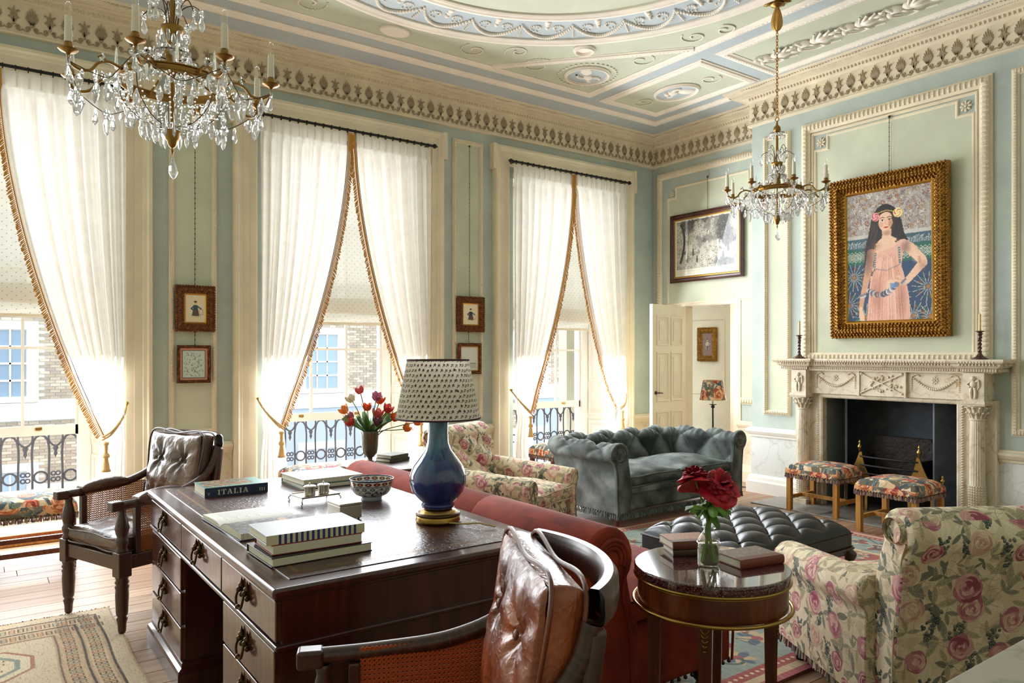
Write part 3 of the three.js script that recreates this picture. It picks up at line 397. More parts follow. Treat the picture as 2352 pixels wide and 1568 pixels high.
// ---------- across the street ----------
struct('balcony_slab', g2(bb(-1.15, -0.55, -0.25, -0.02, -2, RZ + 2)), mat({ color: 0x9a968c, roughness: 0.9 }));
{ const b = thing('terrace_house', 'brick terrace house with white sash windows across the street', 'building', [-15, 0, 0]);
  const wins = []; for (let i = 0; i < 8; i++) wins.push([10.85 - i * 4.05, -0.0 + 0.42, 2.1], [10.85 - i * 4.05, 3.2, 5.0], [10.85 - i * 4.05, -3.6, -1.4]);
  obj('wall', g2([bb(-0.4, -0.012, -5, 9, -42, 24)]), mat({ color: 0xd8d2c6, roughness: 0.95 }), b);
  obj('stucco_band', g2([bb(-0.02, 0.06, -0.15, 0.28, -42, 24), bb(-0.02, 0.1, -5, -4.2, -42, 24), bb(-0.02, 0.2, 8.4, 9, -42, 24)]), M.white, b);
  obj('painted_ground_floor', g2([bb(-0.01, 0.02, -4.4, -0.15, -4.1, 1.0), bb(-0.01, 0.02, -4.4, -0.15, -42, -9)]), mat({ color: 0xaab4c0, roughness: 0.9 }), b);
  const glassM = mat({ color: 0x8fa0b0, roughness: 0.1, metalness: 0.2 });
  for (const [z, y0, y1] of wins) { const f = obj('window', g2([bb(-0.02, 0.05, y0 - 0.12, y0, z - 0.75, z + 0.75), bb(-0.02, 0.05, y1, y1 + 0.2, z - 0.75, z + 0.75), bb(-0.02, 0.04, y0, y1, z - 0.75, z - 0.5), bb(-0.02, 0.04, y0, y1, z + 0.5, z + 0.75), bb(-0.02, 0.03, y0, y1, z - 0.18, z - 0.14), bb(-0.02, 0.03, y0, y1, z + 0.14, z + 0.18), ...[0.25, 0.5, 0.75].map((t) => bb(-0.02, 0.03, lerp(y0, y1, t) - 0.025, lerp(y0, y1, t) + 0.025, z - 0.5, z + 0.5))]), M.white, b);
    for (let i = 0; i < 3; i++) for (let j = 0; j < 4; j++) obj('pane', bb(-0.012, 0.004, lerp(y0, y1, j / 4) + 0.03, lerp(y0, y1, (j + 1) / 4) - 0.03, z - 0.5 + i / 3 + 0.02, z - 0.5 + (i + 1) / 3 - 0.02), glassM, f); }
  // bricks
  const R = RNG(77), list = [], bm = [0xb8a690, 0xae9a84, 0xc4b49e, 0xa49280].map((c) => mat({ color: c, roughness: 0.95 })), bg = prep(box(0.03, 0.064, 0.214));
  for (let r = 0; r * 0.078 < 5.4; r++) for (let i = 0; i * 0.226 < 22; i++) { const y = -1.7 + r * 0.078, z = 9.2 - i * 0.226 - (r % 2) * 0.113; if (y > -0.2 && y < 0.33) continue; if (y < -0.1 && z > -4.2 && z < 1.1) continue; if (wins.some(([wz, a, c]) => abs(z - wz) < 0.87 && y > a - 0.16 && y < c + 0.24)) continue; list.push([y, z, floor(R() * 4)]); }
  const near = (q) => min(hypot((q[1] - 6.0) * 1, q[0] - 1.1), hypot(q[1] + 2.4, q[0] - 1.0)); list.sort((a, c) => near(a) - near(c));
  list.slice(0, 300).forEach(([y, z, c]) => inst('brick', bg, bm[c], b, 0, y, z));
  for (let c = 0; c < 4; c++) { const rest = list.slice(300).filter((q) => q[2] === c), im = new THREE.InstancedMesh(bg, bm[c], rest.length); rest.forEach(([y, z], i) => im.setMatrixAt(i, M4.makeTranslation(0, y, z))); im.name = 'brickwork'; b.add(im); stuff(im); }
}
struct('street', g2(bb(-15, -1.2, -5, -4.6, -42, 24)), mat({ color: 0x77746e, roughness: 0.95 }));
// ---------- chimneypiece ----------
{ const F = thing('fireplace', 'carved pale stone chimneypiece with fluted columns and swagged frieze', 'fireplace', [3.385, 0, ZB]);
  const S = M.stone, leafRow = (name, pts, sx, sy, sz, p = F) => beads(name, pts, sx, sy, sz, S, p);
  obj('jamb', g2([bb(-0.915, -0.66, 0, 1.1, 0, 0.06), bb(-0.9, -0.7, 0, 0.06, 0.05, 0.22)]), S, F); obj('jamb', g2([bb(0.66, 0.915, 0, 1.1, 0, 0.06), bb(0.7, 0.9, 0, 0.06, 0.05, 0.22)]), S, F);
  obj('lintel', g2(bb(-0.72, 0.72, 1.1, 1.33, 0, 0.11)), S, F);
  const slip = [V(-0.655, 0, 0.05), V(-0.655, 1.1, 0.05), V(0.655, 1.1, 0.05), V(0.655, 0, 0.05)];
  obj('carved_slip', sweep([[-0.03, -0.05], [-0.03, 0.01], [-0.012, 0.016], [0.0, 0.026], [0.03, 0.03], [0.042, 0.02], [0.042, -0.05]], slip, NZ), S, F);
  beads('slip_leaves', along(slip, 0.022, false).map(([p, d]) => [p.add(V(d.y ? (p.x < 0 ? -0.005 : 0.005) : 0, d.x ? 0.005 : 0, 0.028)), atan2(d.y, d.x) + 0.6]), 0.012, 0.03, 0.014, S, F, 'z');
  for (const s of [-1, 1]) {
    const cx = s * 0.795, c = obj('column', [surf((u, v) => { const t = u * PI * 2, fl = v > 0.02 && v < 0.98 ? pow(abs(sin(t * 10)), 0.7) : 1, cab = v < 0.36 ? 0.985 + 0.015 * fl : 0.9 + 0.1 * fl, r = (0.062 - 0.01 * v) * cab; return [r * cos(t), 0.1 + v * 0.84, r * sin(t), u * 0.4, v * 0.84]; }, 160, 12), lathe([[0.0, 0.06], [0.085, 0.06], [0.085, 0.072], [0.07, 0.078], [0.078, 0.09], [0.066, 0.104], [0.06, 0.106]], 28), lathe([[0.05, 0.935], [0.06, 0.94], [0.06, 0.95], [0.045, 0.955]], 28)], S, F); c.position.set(cx, 0, 0.125);
    leafRow('cabling', Array.from({ length: 20 * 14 }, (_, i) => { const a = (i % 20) / 20 * PI * 2, y = 0.12 + floor(i / 20) * 0.021; return [V(0.0605 * cos(a), y, 0.0605 * sin(a)), -a]; }), 0.012, 0.018, 0.012, c);
    const lf = (r, y, h, n, o) => Array.from({ length: n }, (_, i) => { const a = (i + o) / n * PI * 2; return tube([V(r * cos(a), y, r * sin(a)), V((r + 0.012) * cos(a), y + h * 0.6, (r + 0.012) * sin(a)), V((r + 0.03) * cos(a), y + h, (r + 0.03) * sin(a)), V((r + 0.034) * cos(a), y + h * 0.8, (r + 0.034) * sin(a))], 0.009, 8, 5); });
    const k = obj('capital', [lathe([[0.045, 0.95], [0.05, 1.0], [0.062, 1.05], [0.06, 1.06]], 20), ...lf(0.046, 0.955, 0.05, 10, 0), ...lf(0.05, 0.985, 0.065, 10, 0.5), box(0.17, 0.016, 0.16, 0, 1.068, 0)], S, F); k.position.set(cx, 0, 0.125);
    obj('entablature_block', g2([bb(cx - 0.09, cx + 0.09, 1.075, 1.1, 0, 0.215), bb(cx - 0.08, cx + 0.08, 1.1, 1.33, 0, 0.2)]), S, F);
    obj('relief_cherub', [sph(0.02, 0, 1.285, 0, 8, 6), sph(0.03, 0, 1.235, 0, 8, 6).scale(0.85, 1.0, 0.6).translate(0, 0, 0), tube([V(-0.012, 1.21, 0), V(-0.016, 1.17, 0.004), V(-0.012, 1.12, 0)], 0.012, 8, 6), tube([V(0.012, 1.21, 0), V(0.02, 1.165, 0.004), V(0.014, 1.12, 0)], 0.012, 8, 6), tube([V(-0.02, 1.255, 0), V(-0.045, 1.235, 0.004), V(-0.02, 1.215, 0.01)], 0.008, 6, 5), tube([V(0.02, 1.255, 0), V(0.04, 1.27, 0.004), V(0.045, 1.22, 0)], 0.008, 6, 5), tube([V(0.03, 1.27, -0.004), V(0.05, 1.23, -0.004), V(0.03, 1.19, -0.004)], 0.008, 6, 5)].map((g) => g.translate(cx, 0, 0.205)), S, F);
    // swag with flower between tablets
    const sx = s * 0.455, sw = []; for (let i = 0; i <= 22; i++) { const t = i / 22; sw.push(sph(0.007 + 0.006 * sin(t * PI), sx - 0.19 + 0.38 * t, 1.28 - 0.1 * sin(t * PI), 0.118, 6, 5)); } for (const e of [-1, 1]) { sw.push(tube([V(sx + e * 0.19, 1.29, 0.116), V(sx + e * 0.15, 1.305, 0.12), V(sx + e * 0.125, 1.29, 0.116)], 0.006, 6, 5)); for (let i = 0; i < 8; i++) sw.push(sph(0.008 - i * 0.0004, sx + e * 0.195, 1.275 - i * 0.016, 0.116, 5, 4)); }
    obj('swag', sw, S, F); inst('rosette', rosG, S, F, sx, 1.255, 0.112, 0, 0, 0, 0.05);
  }
  // tablet with crossed torches and a wreath
  const T = obj('tablet', g2([bb(-0.215, 0.215, 1.1, 1.33, 0.1, 0.125), bb(-0.222, -0.205, 1.095, 1.335, 0.1, 0.14), bb(0.205, 0.222, 1.095, 1.335, 0.1, 0.14)]), S, F), R = RNG(4), tr = [];
  for (const s of [-1, 1]) tr.push(bar([-0.18 * s, 1.13, 0.135], [0.18 * s, 1.3, 0.135], 0.006), sph(0.014, 0.185 * s, 1.303, 0.135), sph(0.011, -0.185 * s, 1.127, 0.135));
  for (let i = 0; i < 60; i++) { const a = R() * PI * 2, r = 0.055 + R() * 0.02, far = i > 40; tr.push(sph(0.007 + R() * 0.006, far ? (R() - 0.5) * 0.34 : r * 1.35 * cos(a), 1.215 + (far ? (R() - 0.5) * 0.15 : r * sin(a)), 0.13, 5, 4)); }
  obj('torches_and_wreath', tr, S, T);
  const shelfP = (o) => [V(-0.96 + o, 0, 0), V(-0.96 + o, 0, 0.2), V(-0.7, 0, 0.2), V(-0.7, 0, 0.16), V(0.7, 0, 0.16), V(0.7, 0, 0.2), V(0.96 - o, 0, 0.2), V(0.96 - o, 0, 0)];
  obj('shelf', [sweep([[-0.02, 1.33], [0.0, 1.335], [0.005, 1.36], [0.03, 1.37], [0.045, 1.385], [0.05, 1.4], [0.075, 1.41], [0.085, 1.425], [0.085, 1.44]], shelfP(0), UP), bb(-0.99, 0.99, 1.40, 1.4395, 0, 0.2), bb(-0.93, 0.93, 1.325, 1.40, 0, 0.17)], S, F);
  for (const [u, y, st, sx, sy] of [[0.022, 1.35, 0.02, 0.013, 0.03], [0.06, 1.395, 0.026, 0.016, 0.026], [0.078, 1.42, 0.024, 0.017, 0.03]]) { const P = shelfP(0), o = []; for (let i = 0; i < 7; i++) { const a = P[i], b = P[i + 1], d = b.clone().sub(a).normalize(), n = d.clone().cross(UP), L = a.distanceTo(b) + (i === 3 ? 0 : 0.02), k = Math.round(L / st); for (let j = 0; j < k; j++) o.push([a.clone().addScaledVector(d, (j + 0.5) * L / k).addScaledVector(n, u).setY(y), atan2(n.x, n.z)]); } leafRow('carved_leaves', o, sx, sy, 0.014); }
  // slate lining and hearth
  obj('slate_lining', g2([bb(-0.66, 0.66, 0.0, 1.12, -0.46, -0.44), bb(-0.66, 0.66, 1.09, 1.12, -0.44, 0)]), M.slate, F);
  for (const s of [-1, 1]) { const g = bb(-0.27, 0.27, 0, 1.1, -0.01, 0.01).rotateY(s * 1.08).translate(s * 0.53, 0, -0.22); obj('slate_cheek', g2(g), M.slate, F); }
  struct('hearthstone', g2([rb(2.2, 0.012, 0.5, 0.004, 3.385, 0.006, ZB + 0.3), bb(2.725, 4.045, 0, 0.012, 0.03, ZB + 0.06)]), mat({ map: marbleT(0x8f8c86, 0x5c5954, 12, 1), roughness: 0.35 }));
}
{ // fire basket
  const g = thing('fire_grate', 'iron fire basket with brass wing standards and urn finials', 'grate', [3.365, 0.013, 0.36]);
  const wing = (s) => { const q = new THREE.Shape(); q.moveTo(0, 0.52); q.quadraticCurveTo(s * 0.05, 0.36, s * 0.15, 0.24); q.lineTo(s * 0.15, 0.2); q.lineTo(-s * 0.14, 0.2); q.lineTo(-s * 0.14, 0.24); q.quadraticCurveTo(-s * 0.04, 0.34, -s * 0.02, 0.52); return ext(q, 0.012, 0.003, 1, 8); };
  const urn = (h) => lathe([[0, 0], [0.014, 0], [0.008, 0.012], [0.02, 0.035], [0.022, 0.05], [0.01, 0.062], [0.008, 0.075], [0.013, 0.085], [0.006, 0.097], [0, 0.105]].map(([r, y]) => [r, y * h]), 14);
  for (const s of [-1, 1]) { const w = obj('wing_standard', wing(s), M.brass, g); w.position.set(s * 0.275, 0.02, 0.08); const u = obj('urn_finial', urn(1.1), M.brass, w); u.position.set(0, 0.52, 0.006); obj('leg', rb(0.035, 0.24, 0.03, 0.004, s * 0.4, 0.12, 0.1), M.brass, g); obj('leg', rb(0.03, 0.24, 0.03, 0.004, s * 0.2, 0.12, 0.1), M.brass, g); const f = obj('small_finial', urn(0.8), M.brass, g); f.position.set(s * 0.48, 0.33, 0.1); obj('side_post', bar([s * 0.48, 0.0, 0.1], [s * 0.48, 0.33, 0.1], 0.012), M.brass, g); }
  for (const y of [0.27, 0.345, 0.42, 0.5]) obj('bar', tube([V(-0.27, y, 0.09), V(-0.14, y, 0.12), V(0.14, y, 0.12), V(0.27, y, 0.09)], 0.009, 14, 7), M.iron, g);
  const bk = new THREE.Shape(); bk.moveTo(-0.3, 0.1); bk.lineTo(-0.32, 0.5); bk.quadraticCurveTo(-0.36, 0.54, -0.3, 0.58); bk.lineTo(-0.26, 0.68); bk.lineTo(0.26, 0.68); bk.lineTo(0.3, 0.58); bk.quadraticCurveTo(0.36, 0.54, 0.32, 0.5); bk.lineTo(0.3, 0.1);
  obj('fire_back', ext(bk, 0.03, 0.006, 1, 6).translate(0, 0, -0.2), mat({ color: 0x2a201c, roughness: 0.7, bumpMap: tGrain, bumpScale: 0.02 }), g); obj('basket', g2([bb(-0.27, 0.27, 0.2, 0.23, -0.18, 0.1), bb(-0.28, -0.26, 0.2, 0.5, -0.18, 0.08), bb(0.26, 0.28, 0.2, 0.5, -0.18, 0.08)]), M.iron, g);
}
// ---------- door and the room beyond ----------
{ const d = new THREE.Group(); d.name = 'door_1'; d.userData.kind = 'structure'; d.userData.label = 'open white six-panelled door in the end wall'; d.position.set(0.56, 0, 0.03); d.rotation.y = -1.42; scene.add(d);
  obj('leaf', g2(rb(0.72, 2.08, 0.045, 0.004, 0.36, 1.045, 0)), M.cream, d);
  for (const [x0, x1] of [[0.09, 0.325], [0.395, 0.63]]) for (const [y0, y1] of [[1.6, 1.94], [0.92, 1.5], [0.16, 0.78]]) for (const s of [1, -1]) { const p = obj('door_panel', [sweep(pf(0.03, 0.012), [[x0, y0], [x0, y1], [x1, y1], [x1, y0]].map(([x, y]) => V(x, y, 0.02)), NZ, true), bb(x0 + 0.05, x1 - 0.05, y0 + 0.05, y1 - 0.05, 0.02, 0.027)].map((q) => s < 0 ? prep(q).rotateY(PI).translate(0.72, 0, 0) : q), M.cream, d); }
  const h = obj('handle', [tube([V(0.66, 1.02, 0.03), V(0.66, 1.02, 0.055), V(0.64, 1.02, 0.06), V(0.57, 1.015, 0.06)], 0.009, 14, 7), cyl(0.022, 0.022, 0.008, 0, 0, 0, 14).rotateX(PI / 2).translate(0.66, 1.02, 0.028)], M.bronze, d); h.scale.z = -1; 
  struct('door_frame', g2([bb(0.50, 0.55, 0, 2.095, -0.14, 0.012), bb(1.366, 1.40, 0, 2.095, -0.14, 0.012), bb(0.50, 1.40, 2.095, 2.13, -0.14, 0.012)]), M.cream);
  // next room: near wall with panelling, arched window beyond
  struct('wall_next_room', g2([bb(-2.2, 0.05, 0, H, -1.7, -1.5)]), M.cream); const w = trim(sweep(pf(0.03, 0.016), [[-1.3, 0.9], [-1.3, 2.0], [-0.02, 2.0], [-0.02, 0.9]].map(([x, y]) => V(x, y, -1.5)), NZ, true), M.cream, 'cream panel moulding in the next room'); obj('corner_bead', g2(bb(0.05, 0.09, 0, 2.6, -1.56, -1.49)), M.cream, w);
  const s = new THREE.Shape(); s.moveTo(-3, 0); s.lineTo(-3, H); s.lineTo(3.5, H); s.lineTo(3.5, 0); s.closePath(); const hole = new THREE.Path(); hole.moveTo(-0.78, 0.63); hole.lineTo(-0.78, 1.48); hole.absarc(-0.075, 1.48, 0.705, PI, 0, true); hole.lineTo(0.63, 0.63); hole.closePath(); s.holes.push(hole);
  struct('wall_next_end', g2(ext(s, 0.3, 0, 1, 20).translate(0, 0, -2.95)), M.cream);
  struct('wall_next_left', g2([bb(-2.4, -2.2, 0, H, -3, -0.35)]), M.cream); struct('wall_next_right', g2([bb(3.3, 3.5, 0, H, -3, -0.35)]), M.cream); struct('ceiling_next_room', g2(bb(-2.4, 3.5, 2.75, 2.9, -3, -0.35)), M.white);
  struct('baseboard_next_room', g2([bb(-0.9, 1.0, 0, 0.62, -2.66, -2.6)]), M.sillWood, scene, 'honey-coloured panelling under the arched window');
  const wn = new THREE.Group(); wn.name = 'window_4'; wn.userData.kind = 'structure'; wn.userData.label = 'bright arched window of the room beyond the door'; scene.add(wn);
  obj('window_frame', g2([bb(-0.79, 0.64, 0.6, 0.66, -2.8, -2.6), bb(-0.09, -0.06, 0.63, 2.18, -2.8, -2.76), bb(-0.78, 0.63, 1.46, 1.5, -2.8, -2.76)]), M.white, wn); obj('pane', mv(new THREE.PlaneGeometry(1.42, 1.56), -0.075, 1.41, -2.78), M.pane, wn);
  const c = thing('curtain', 'white curtain with gold fringe beside the arched window beyond the door', 'curtain', [-0.7, 0, -2.5]); obj('cloth', surf((u, v) => [(u - 0.5) * (0.2 + 0.12 * v) + 0.06 * v, 1.9 - v * 1.85, 0.03 * sin(u * 18), u, v * 1.8], 40, 10), M.sheer, c); obj('fringe', bb(-0.1, 0.26, 0.03, 0.1, -0.01, 0.02), M.ochre, c);
}
// ---------- pictures ----------
function frameGeo(w, h, bw, prof) { const P = [V(-w / 2, -h / 2, 0), V(w / 2, -h / 2, 0), V(w / 2, h / 2, 0), V(-w / 2, h / 2, 0)]; return sweep(prof.map(([u, v]) => [-(1 - u) * bw, v]), P, NZ, true); }
const picProf = [[1, 0], [1, 0.7], [0.9, 0.85], [0.8, 0.7], [0.6, 0.95], [0.4, 1], [0.28, 0.6], [0.18, 0.65], [0.1, 0.42], [0, 0.38], [0, 0]];
function picture(name, label, cat, pos, ry, w, h, bw, d, fm, art, slip, group) {
  const t = thing(name, label, cat, pos, ry, group);
  obj('frame', frameGeo(w, h, bw, picProf.map(([u, v]) => [u, v * d])), fm, t);
  if (slip) obj('slip', frameGeo(w - 2 * bw + 0.002, h - 2 * bw + 0.002, slip[1], [[1, d * 0.42], [0.5, d * 0.46], [0, d * 0.3]]), slip[0], t);
  const g = mv(new THREE.PlaneGeometry(w - 1.9 * bw, h - 1.9 * bw), 0, 0, d * 0.28); obj('picture_sheet', [g], art, t); obj('back_board', bb(-w / 2 + bw * 0.4, w / 2 - bw * 0.4, -h / 2 + bw * 0.4, h / 2 - bw * 0.4, 0.001, d * 0.2), M.dark, t);
  return t;
}
function frameCarving(t, w, h, bw, d, m, step, sc) { const R = RNG(9), pts = []; for (const [k, o] of [[0.94, 0.82], [0.78, 0.8], [0.6, 0.98], [0.42, 1.02], [0.26, 0.7], [0.1, 0.5]]) { const a = w / 2 - bw * (1 - k), b = h / 2 - bw * (1 - k); for (const [p, dd] of along([V(-a, -b, 0), V(-a, b, 0), V(a, b, 0), V(a, -b, 0)], step, true)) pts.push([p.setZ(d * o), atan2(dd.y, dd.x) + (R() - 0.5) * 1.6]); } beads('carved_gilding', pts, step * 0.5, step * 0.95, d * 0.42 * sc, m, t, 'z'); }
const softRose = (c, r, cols, Q) => { for (let i = 0; i < 6; i++) { const q = r * (1 - i * 0.16), n = 8 - i; for (let k = 0; k < n; k++) { const a = (k + Q() * 0.5) / n * 6.283 + i * 0.7; c.fillStyle = cols[floor(Q() * cols.length)]; c.beginPath(); c.ellipse(cos(a) * q * 0.52, sin(a) * q * 0.52, q * 0.5, q * (0.34 + Q() * 0.12), a + 1.57 + (Q() - 0.5) * 0.6, 0, 7); c.fill(); c.strokeStyle = 'rgba(105,52,52,.28)'; c.lineWidth = 1.6; c.stroke(); } } };
const artRose = (c, x, y, r, cols, R) => { for (let i = 0; i < 5; i++) { const q = r * (1 - i * 0.19); for (let k = 0; k < 7; k++) { const a = k / 7 * 6.283 + i * 0.5 + R() * 0.4; c.fillStyle = cols[(i + (k & 1)) % cols.length]; c.beginPath(); c.ellipse(x + cos(a) * q * 0.42, y + sin(a) * q * 0.42, q * 0.5, q * 0.36, a + 1.2, 0, 7); c.fill(); } } };
// the portrait: a dark-haired woman in a pink gown before a tiled wall
M.portrait = phy({ roughness: 0.7, clearcoat: 0.08, clearcoatRoughness: 0.3, map: cv(800, 1240, (c, W, Hh) => {
  const R = RNG(31), blob = (pts, f) => { c.fillStyle = f; c.beginPath(); pts.forEach(([x, y], i) => i ? c.quadraticCurveTo(...pts[i - 1].slice(2).length ? pts[i - 1].slice(2) : pts[i - 1], x, y) : c.moveTo(x, y)); c.closePath(); c.fill(); }, line = (pts, w, f) => { c.strokeStyle = f; c.lineWidth = w; c.lineCap = 'round'; c.lineJoin = 'round'; c.beginPath(); pts.forEach(([x, y], i) => i ? c.lineTo(x, y) : c.moveTo(x, y)); c.stroke(); };
  c.fillStyle = '#b3aaa2'; c.fillRect(0, 0, W, 420);
  for (let i = 0; i < 900; i++) { c.strokeStyle = ['#d8d4d0', '#8c4a40', '#77747a', '#b98a50', '#eeeae4'][floor(R() * 5)]; c.lineWidth = 2.5 + R() * 3.5; c.beginPath(); const x = R() * W, y = R() * 410, r = 5 + R() * 12; c.arc(x, y, r, R() * 6, R() * 6 + 3); c.stroke(); }
  for (const x of [80, 350, 640]) { c.lineWidth = 16; c.strokeStyle = '#dcdad6'; c.beginPath(); c.moveTo(x - 110, 420); c.lineTo(x - 96, 270); c.quadraticCurveTo(x - 130, 180, x, 90); c.quadraticCurveTo(x + 130, 180, x + 96, 270); c.lineTo(x + 110, 420); c.stroke(); c.lineWidth = 5; c.strokeStyle = '#8b8884'; c.stroke(); }
  c.fillStyle = '#d9d6cf'; c.fillRect(0, 412, W, 34); c.fillStyle = '#3f6276'; c.fillRect(0, 446, W, 92);
  for (let i = 0; i < 60; i++) { const x = i * 14 + R() * 6; line([[x, 528], [x + 2, 470 + R() * 30], [x + 12, 462 + R() * 40]], 5, '#d9dcd8'); }
  c.fillStyle = '#1e6a56'; c.fillRect(0, 538, W, 150); c.fillStyle = '#d4d2c4'; for (let i = 0; i < 24; i++) { c.save(); c.translate(i * 36, 613); c.rotate(0.785); c.lineWidth = 5; c.strokeStyle = '#dad7c8'; c.strokeRect(-20, -20, 40, 40); c.strokeRect(-34, -34, 68, 68); c.restore(); }
  c.fillStyle = '#27466e'; c.fillRect(0, 688, W, Hh - 688);
  for (const [x, y] of [[90, 800], [40, 1060], [740, 930], [620, 1180], [760, 1190], [200, 1180], [470, 1000], [330, 1190]]) { for (let k = 0; k < 16; k++) { const a = k * PI / 8; line([[x + 26 * cos(a), y + 26 * sin(a)], [x + 130 * cos(a + 0.1), y + 130 * sin(a + 0.1)]], 6, '#c9cbb4'); c.fillStyle = ['#7a5030', '#1f6a60', '#17305c'][k % 3]; c.beginPath(); c.ellipse(x + 84 * cos(a + 0.2), y + 84 * sin(a + 0.2), 16, 9, a, 0, 7); c.fill(); } c.fillStyle = '#b0793e'; c.beginPath(); c.arc(x, y, 20, 0, 7); c.fill(); }
  c.globalAlpha = 0.16; c.fillStyle = '#3c2a22'; c.fillRect(0, 0, W, Hh); c.globalAlpha = 1; c.save(); c.translate(0, -46); c.scale(1, 1.02);
  // hair behind
  c.fillStyle = '#211a1c'; c.beginPath(); c.moveTo(385, 195); c.bezierCurveTo(300, 190, 250, 300, 235, 430); c.bezierCurveTo(205, 560, 170, 700, 205, 900); c.bezierCurveTo(260, 820, 290, 640, 330, 520); c.lineTo(470, 520); c.bezierCurveTo(540, 560, 600, 560, 560, 500); c.bezierCurveTo(520, 430, 540, 230, 385, 195); c.fill();
  for (let i = 0; i < 60; i++) line([[250 + R() * 70, 330 + R() * 100], [210 + R() * 60, 560 + R() * 60], [190 + R() * 60, 720 + R() * 140]], 3, ['#3a2b2a', '#171214', '#4a3834'][i % 3]);
  const skin = '#e2b99c', sk2 = '#c99678', gown = '#dba792';
  // gown, torso
  c.fillStyle = gown; c.beginPath(); c.moveTo(285, 600); c.bezierCurveTo(255, 700, 240, 860, 205, 1240); c.lineTo(590, 1240); c.bezierCurveTo(600, 1050, 560, 900, 520, 760); c.lineTo(545, 560); c.bezierCurveTo(470, 540, 360, 570, 285, 600); c.fill();
  for (let i = 0; i < 80; i++) { const x = 230 + R() * 330; line([[lerp(400, x, 0.45), 640 + R() * 60], [lerp(400, x, 0.8), 860], [x, 1230]], 2 + R() * 5, css([[236, 196, 178], [196, 132, 112], [224, 170, 140], [178, 120, 96]][i % 4], 0.55)); }
  // shoulders, neck, face
  c.fillStyle = skin; c.beginPath(); c.moveTo(350, 420); c.lineTo(352, 490); c.bezierCurveTo(320, 520, 280, 540, 262, 600); c.lineTo(290, 640); c.bezierCurveTo(360, 590, 460, 590, 545, 570); c.bezierCurveTo(520, 520, 450, 510, 432, 480); c.lineTo(436, 420); c.fill();
  c.fillStyle = skin; c.beginPath(); c.ellipse(385, 345, 66, 92, 0.05, 0, 7); c.fill(); c.fillStyle = css([200, 120, 100], 0.35); c.beginPath(); c.ellipse(345, 375, 22, 24, 0, 0, 7); c.ellipse(425, 378, 20, 24, 0, 0, 7); c.fill();
  c.fillStyle = '#1c1517'; c.beginPath(); c.moveTo(312, 340); c.bezierCurveTo(300, 240, 330, 200, 392, 204); c.bezierCurveTo(470, 210, 470, 290, 456, 350); c.bezierCurveTo(440, 290, 425, 272, 392, 268); c.bezierCurveTo(350, 268, 325, 290, 312, 340); c.fill(); line([[312, 268], [390, 252], [462, 272]], 9, '#c9a24a');
  for (const x of [356, 418]) { line([[x - 20, 318], [x, 310], [x + 20, 318]], 5, '#2a1c1a'); c.fillStyle = '#f0e4d8'; c.beginPath(); c.ellipse(x, 338, 15, 7, 0, 0, 7); c.fill(); c.fillStyle = '#20140f'; c.beginPath(); c.arc(x, 338, 7, 0, 7); c.fill(); line([[x - 17, 335], [x, 329], [x + 17, 335]], 3, '#241614'); }
  line([[388, 335], [382, 372], [392, 380], [402, 376]], 3, '#b07e62'); c.fillStyle = '#b03a36'; c.beginPath(); c.moveTo(364, 402); c.quadraticCurveTo(388, 390, 412, 402); c.quadraticCurveTo(388, 420, 364, 402); c.fill();
  for (let i = 0; i < 120; i++) { const s = i % 2 ? 1 : -1, x0 = s > 0 ? 445 + R() * 26 : 318 - R() * 26, y0 = 300 + R() * 40, L = s > 0 ? 150 + R() * 110 : 240 + R() * 330, pts = []; for (let k = 0; k <= 14; k++) { const t = k / 14; pts.push([x0 + s * (t * (s > 0 ? 70 : 105) * R() ** 0.2) + 9 * sin(t * 12 + i), y0 + t * L]); } line(pts, 3 + R() * 4, ['#1c1517', '#2c2020', '#40302c', '#171113'][i % 4]); }
  artRose(c, 295, 300, 48, ['#c8606e', '#e39a9c', '#a84252', '#f0c0b8'], R); artRose(c, 492, 288, 52, ['#d8c258', '#efe08c', '#c8606e', '#f3e6b0'], R);
  // drape on the shoulder, bent arm to the hip, hand
  c.fillStyle = '#dcae9a'; c.beginPath(); c.moveTo(470, 560); c.bezierCurveTo(520, 500, 560, 520, 660, 610); c.bezierCurveTo(600, 640, 540, 620, 470, 640); c.fill(); for (let i = 0; i < 8; i++) line([[476, 570 + i * 8], [560, 545 + i * 10], [650, 600 + i * 5]], 3, css([190, 130, 112], 0.6));
  const limb = (pts, w, f) => { for (let i = 0; i < pts.length - 1; i++) for (let k = 0; k < 20; k++) { const t = k / 20; c.fillStyle = f; c.beginPath(); c.arc(lerp(pts[i][0], pts[i + 1][0], t), lerp(pts[i][1], pts[i + 1][1], t), lerp(w[i], w[i + 1], t), 0, 7); c.fill(); } };
  limb([[600, 620], [690, 720], [700, 750], [560, 900], [500, 905]], [44, 40, 38, 26, 20], skin); limb([[668, 700], [676, 745]], [14, 12], sk2); for (let k = 0; k < 4; k++) limb([[510, 890 + k * 10], [420, 880 + k * 16], [390, 900 + k * 16]], [12, 9, 6], skin); limb([[530, 880], [500, 850], [480, 850]], [12, 9, 7], skin);
  limb([[250, 620], [215, 820], [165, 1030], [150, 1120]], [38, 32, 22, 20], sk2); for (let k = 0; k < 4; k++) limb([[150, 1110], [140 + k * 12, 1180], [150 + k * 10, 1230]], [12, 8, 6], skin);
  for (const [x, y, a] of [[548, 905, 0.8], [172, 1010, 1.3]]) { c.save(); c.translate(x, y); c.rotate(a); c.fillStyle = '#77757a'; c.fillRect(-26, -30, 20, 60); c.fillStyle = '#c2c0c0'; c.fillRect(-4, -30, 14, 60); c.restore(); }
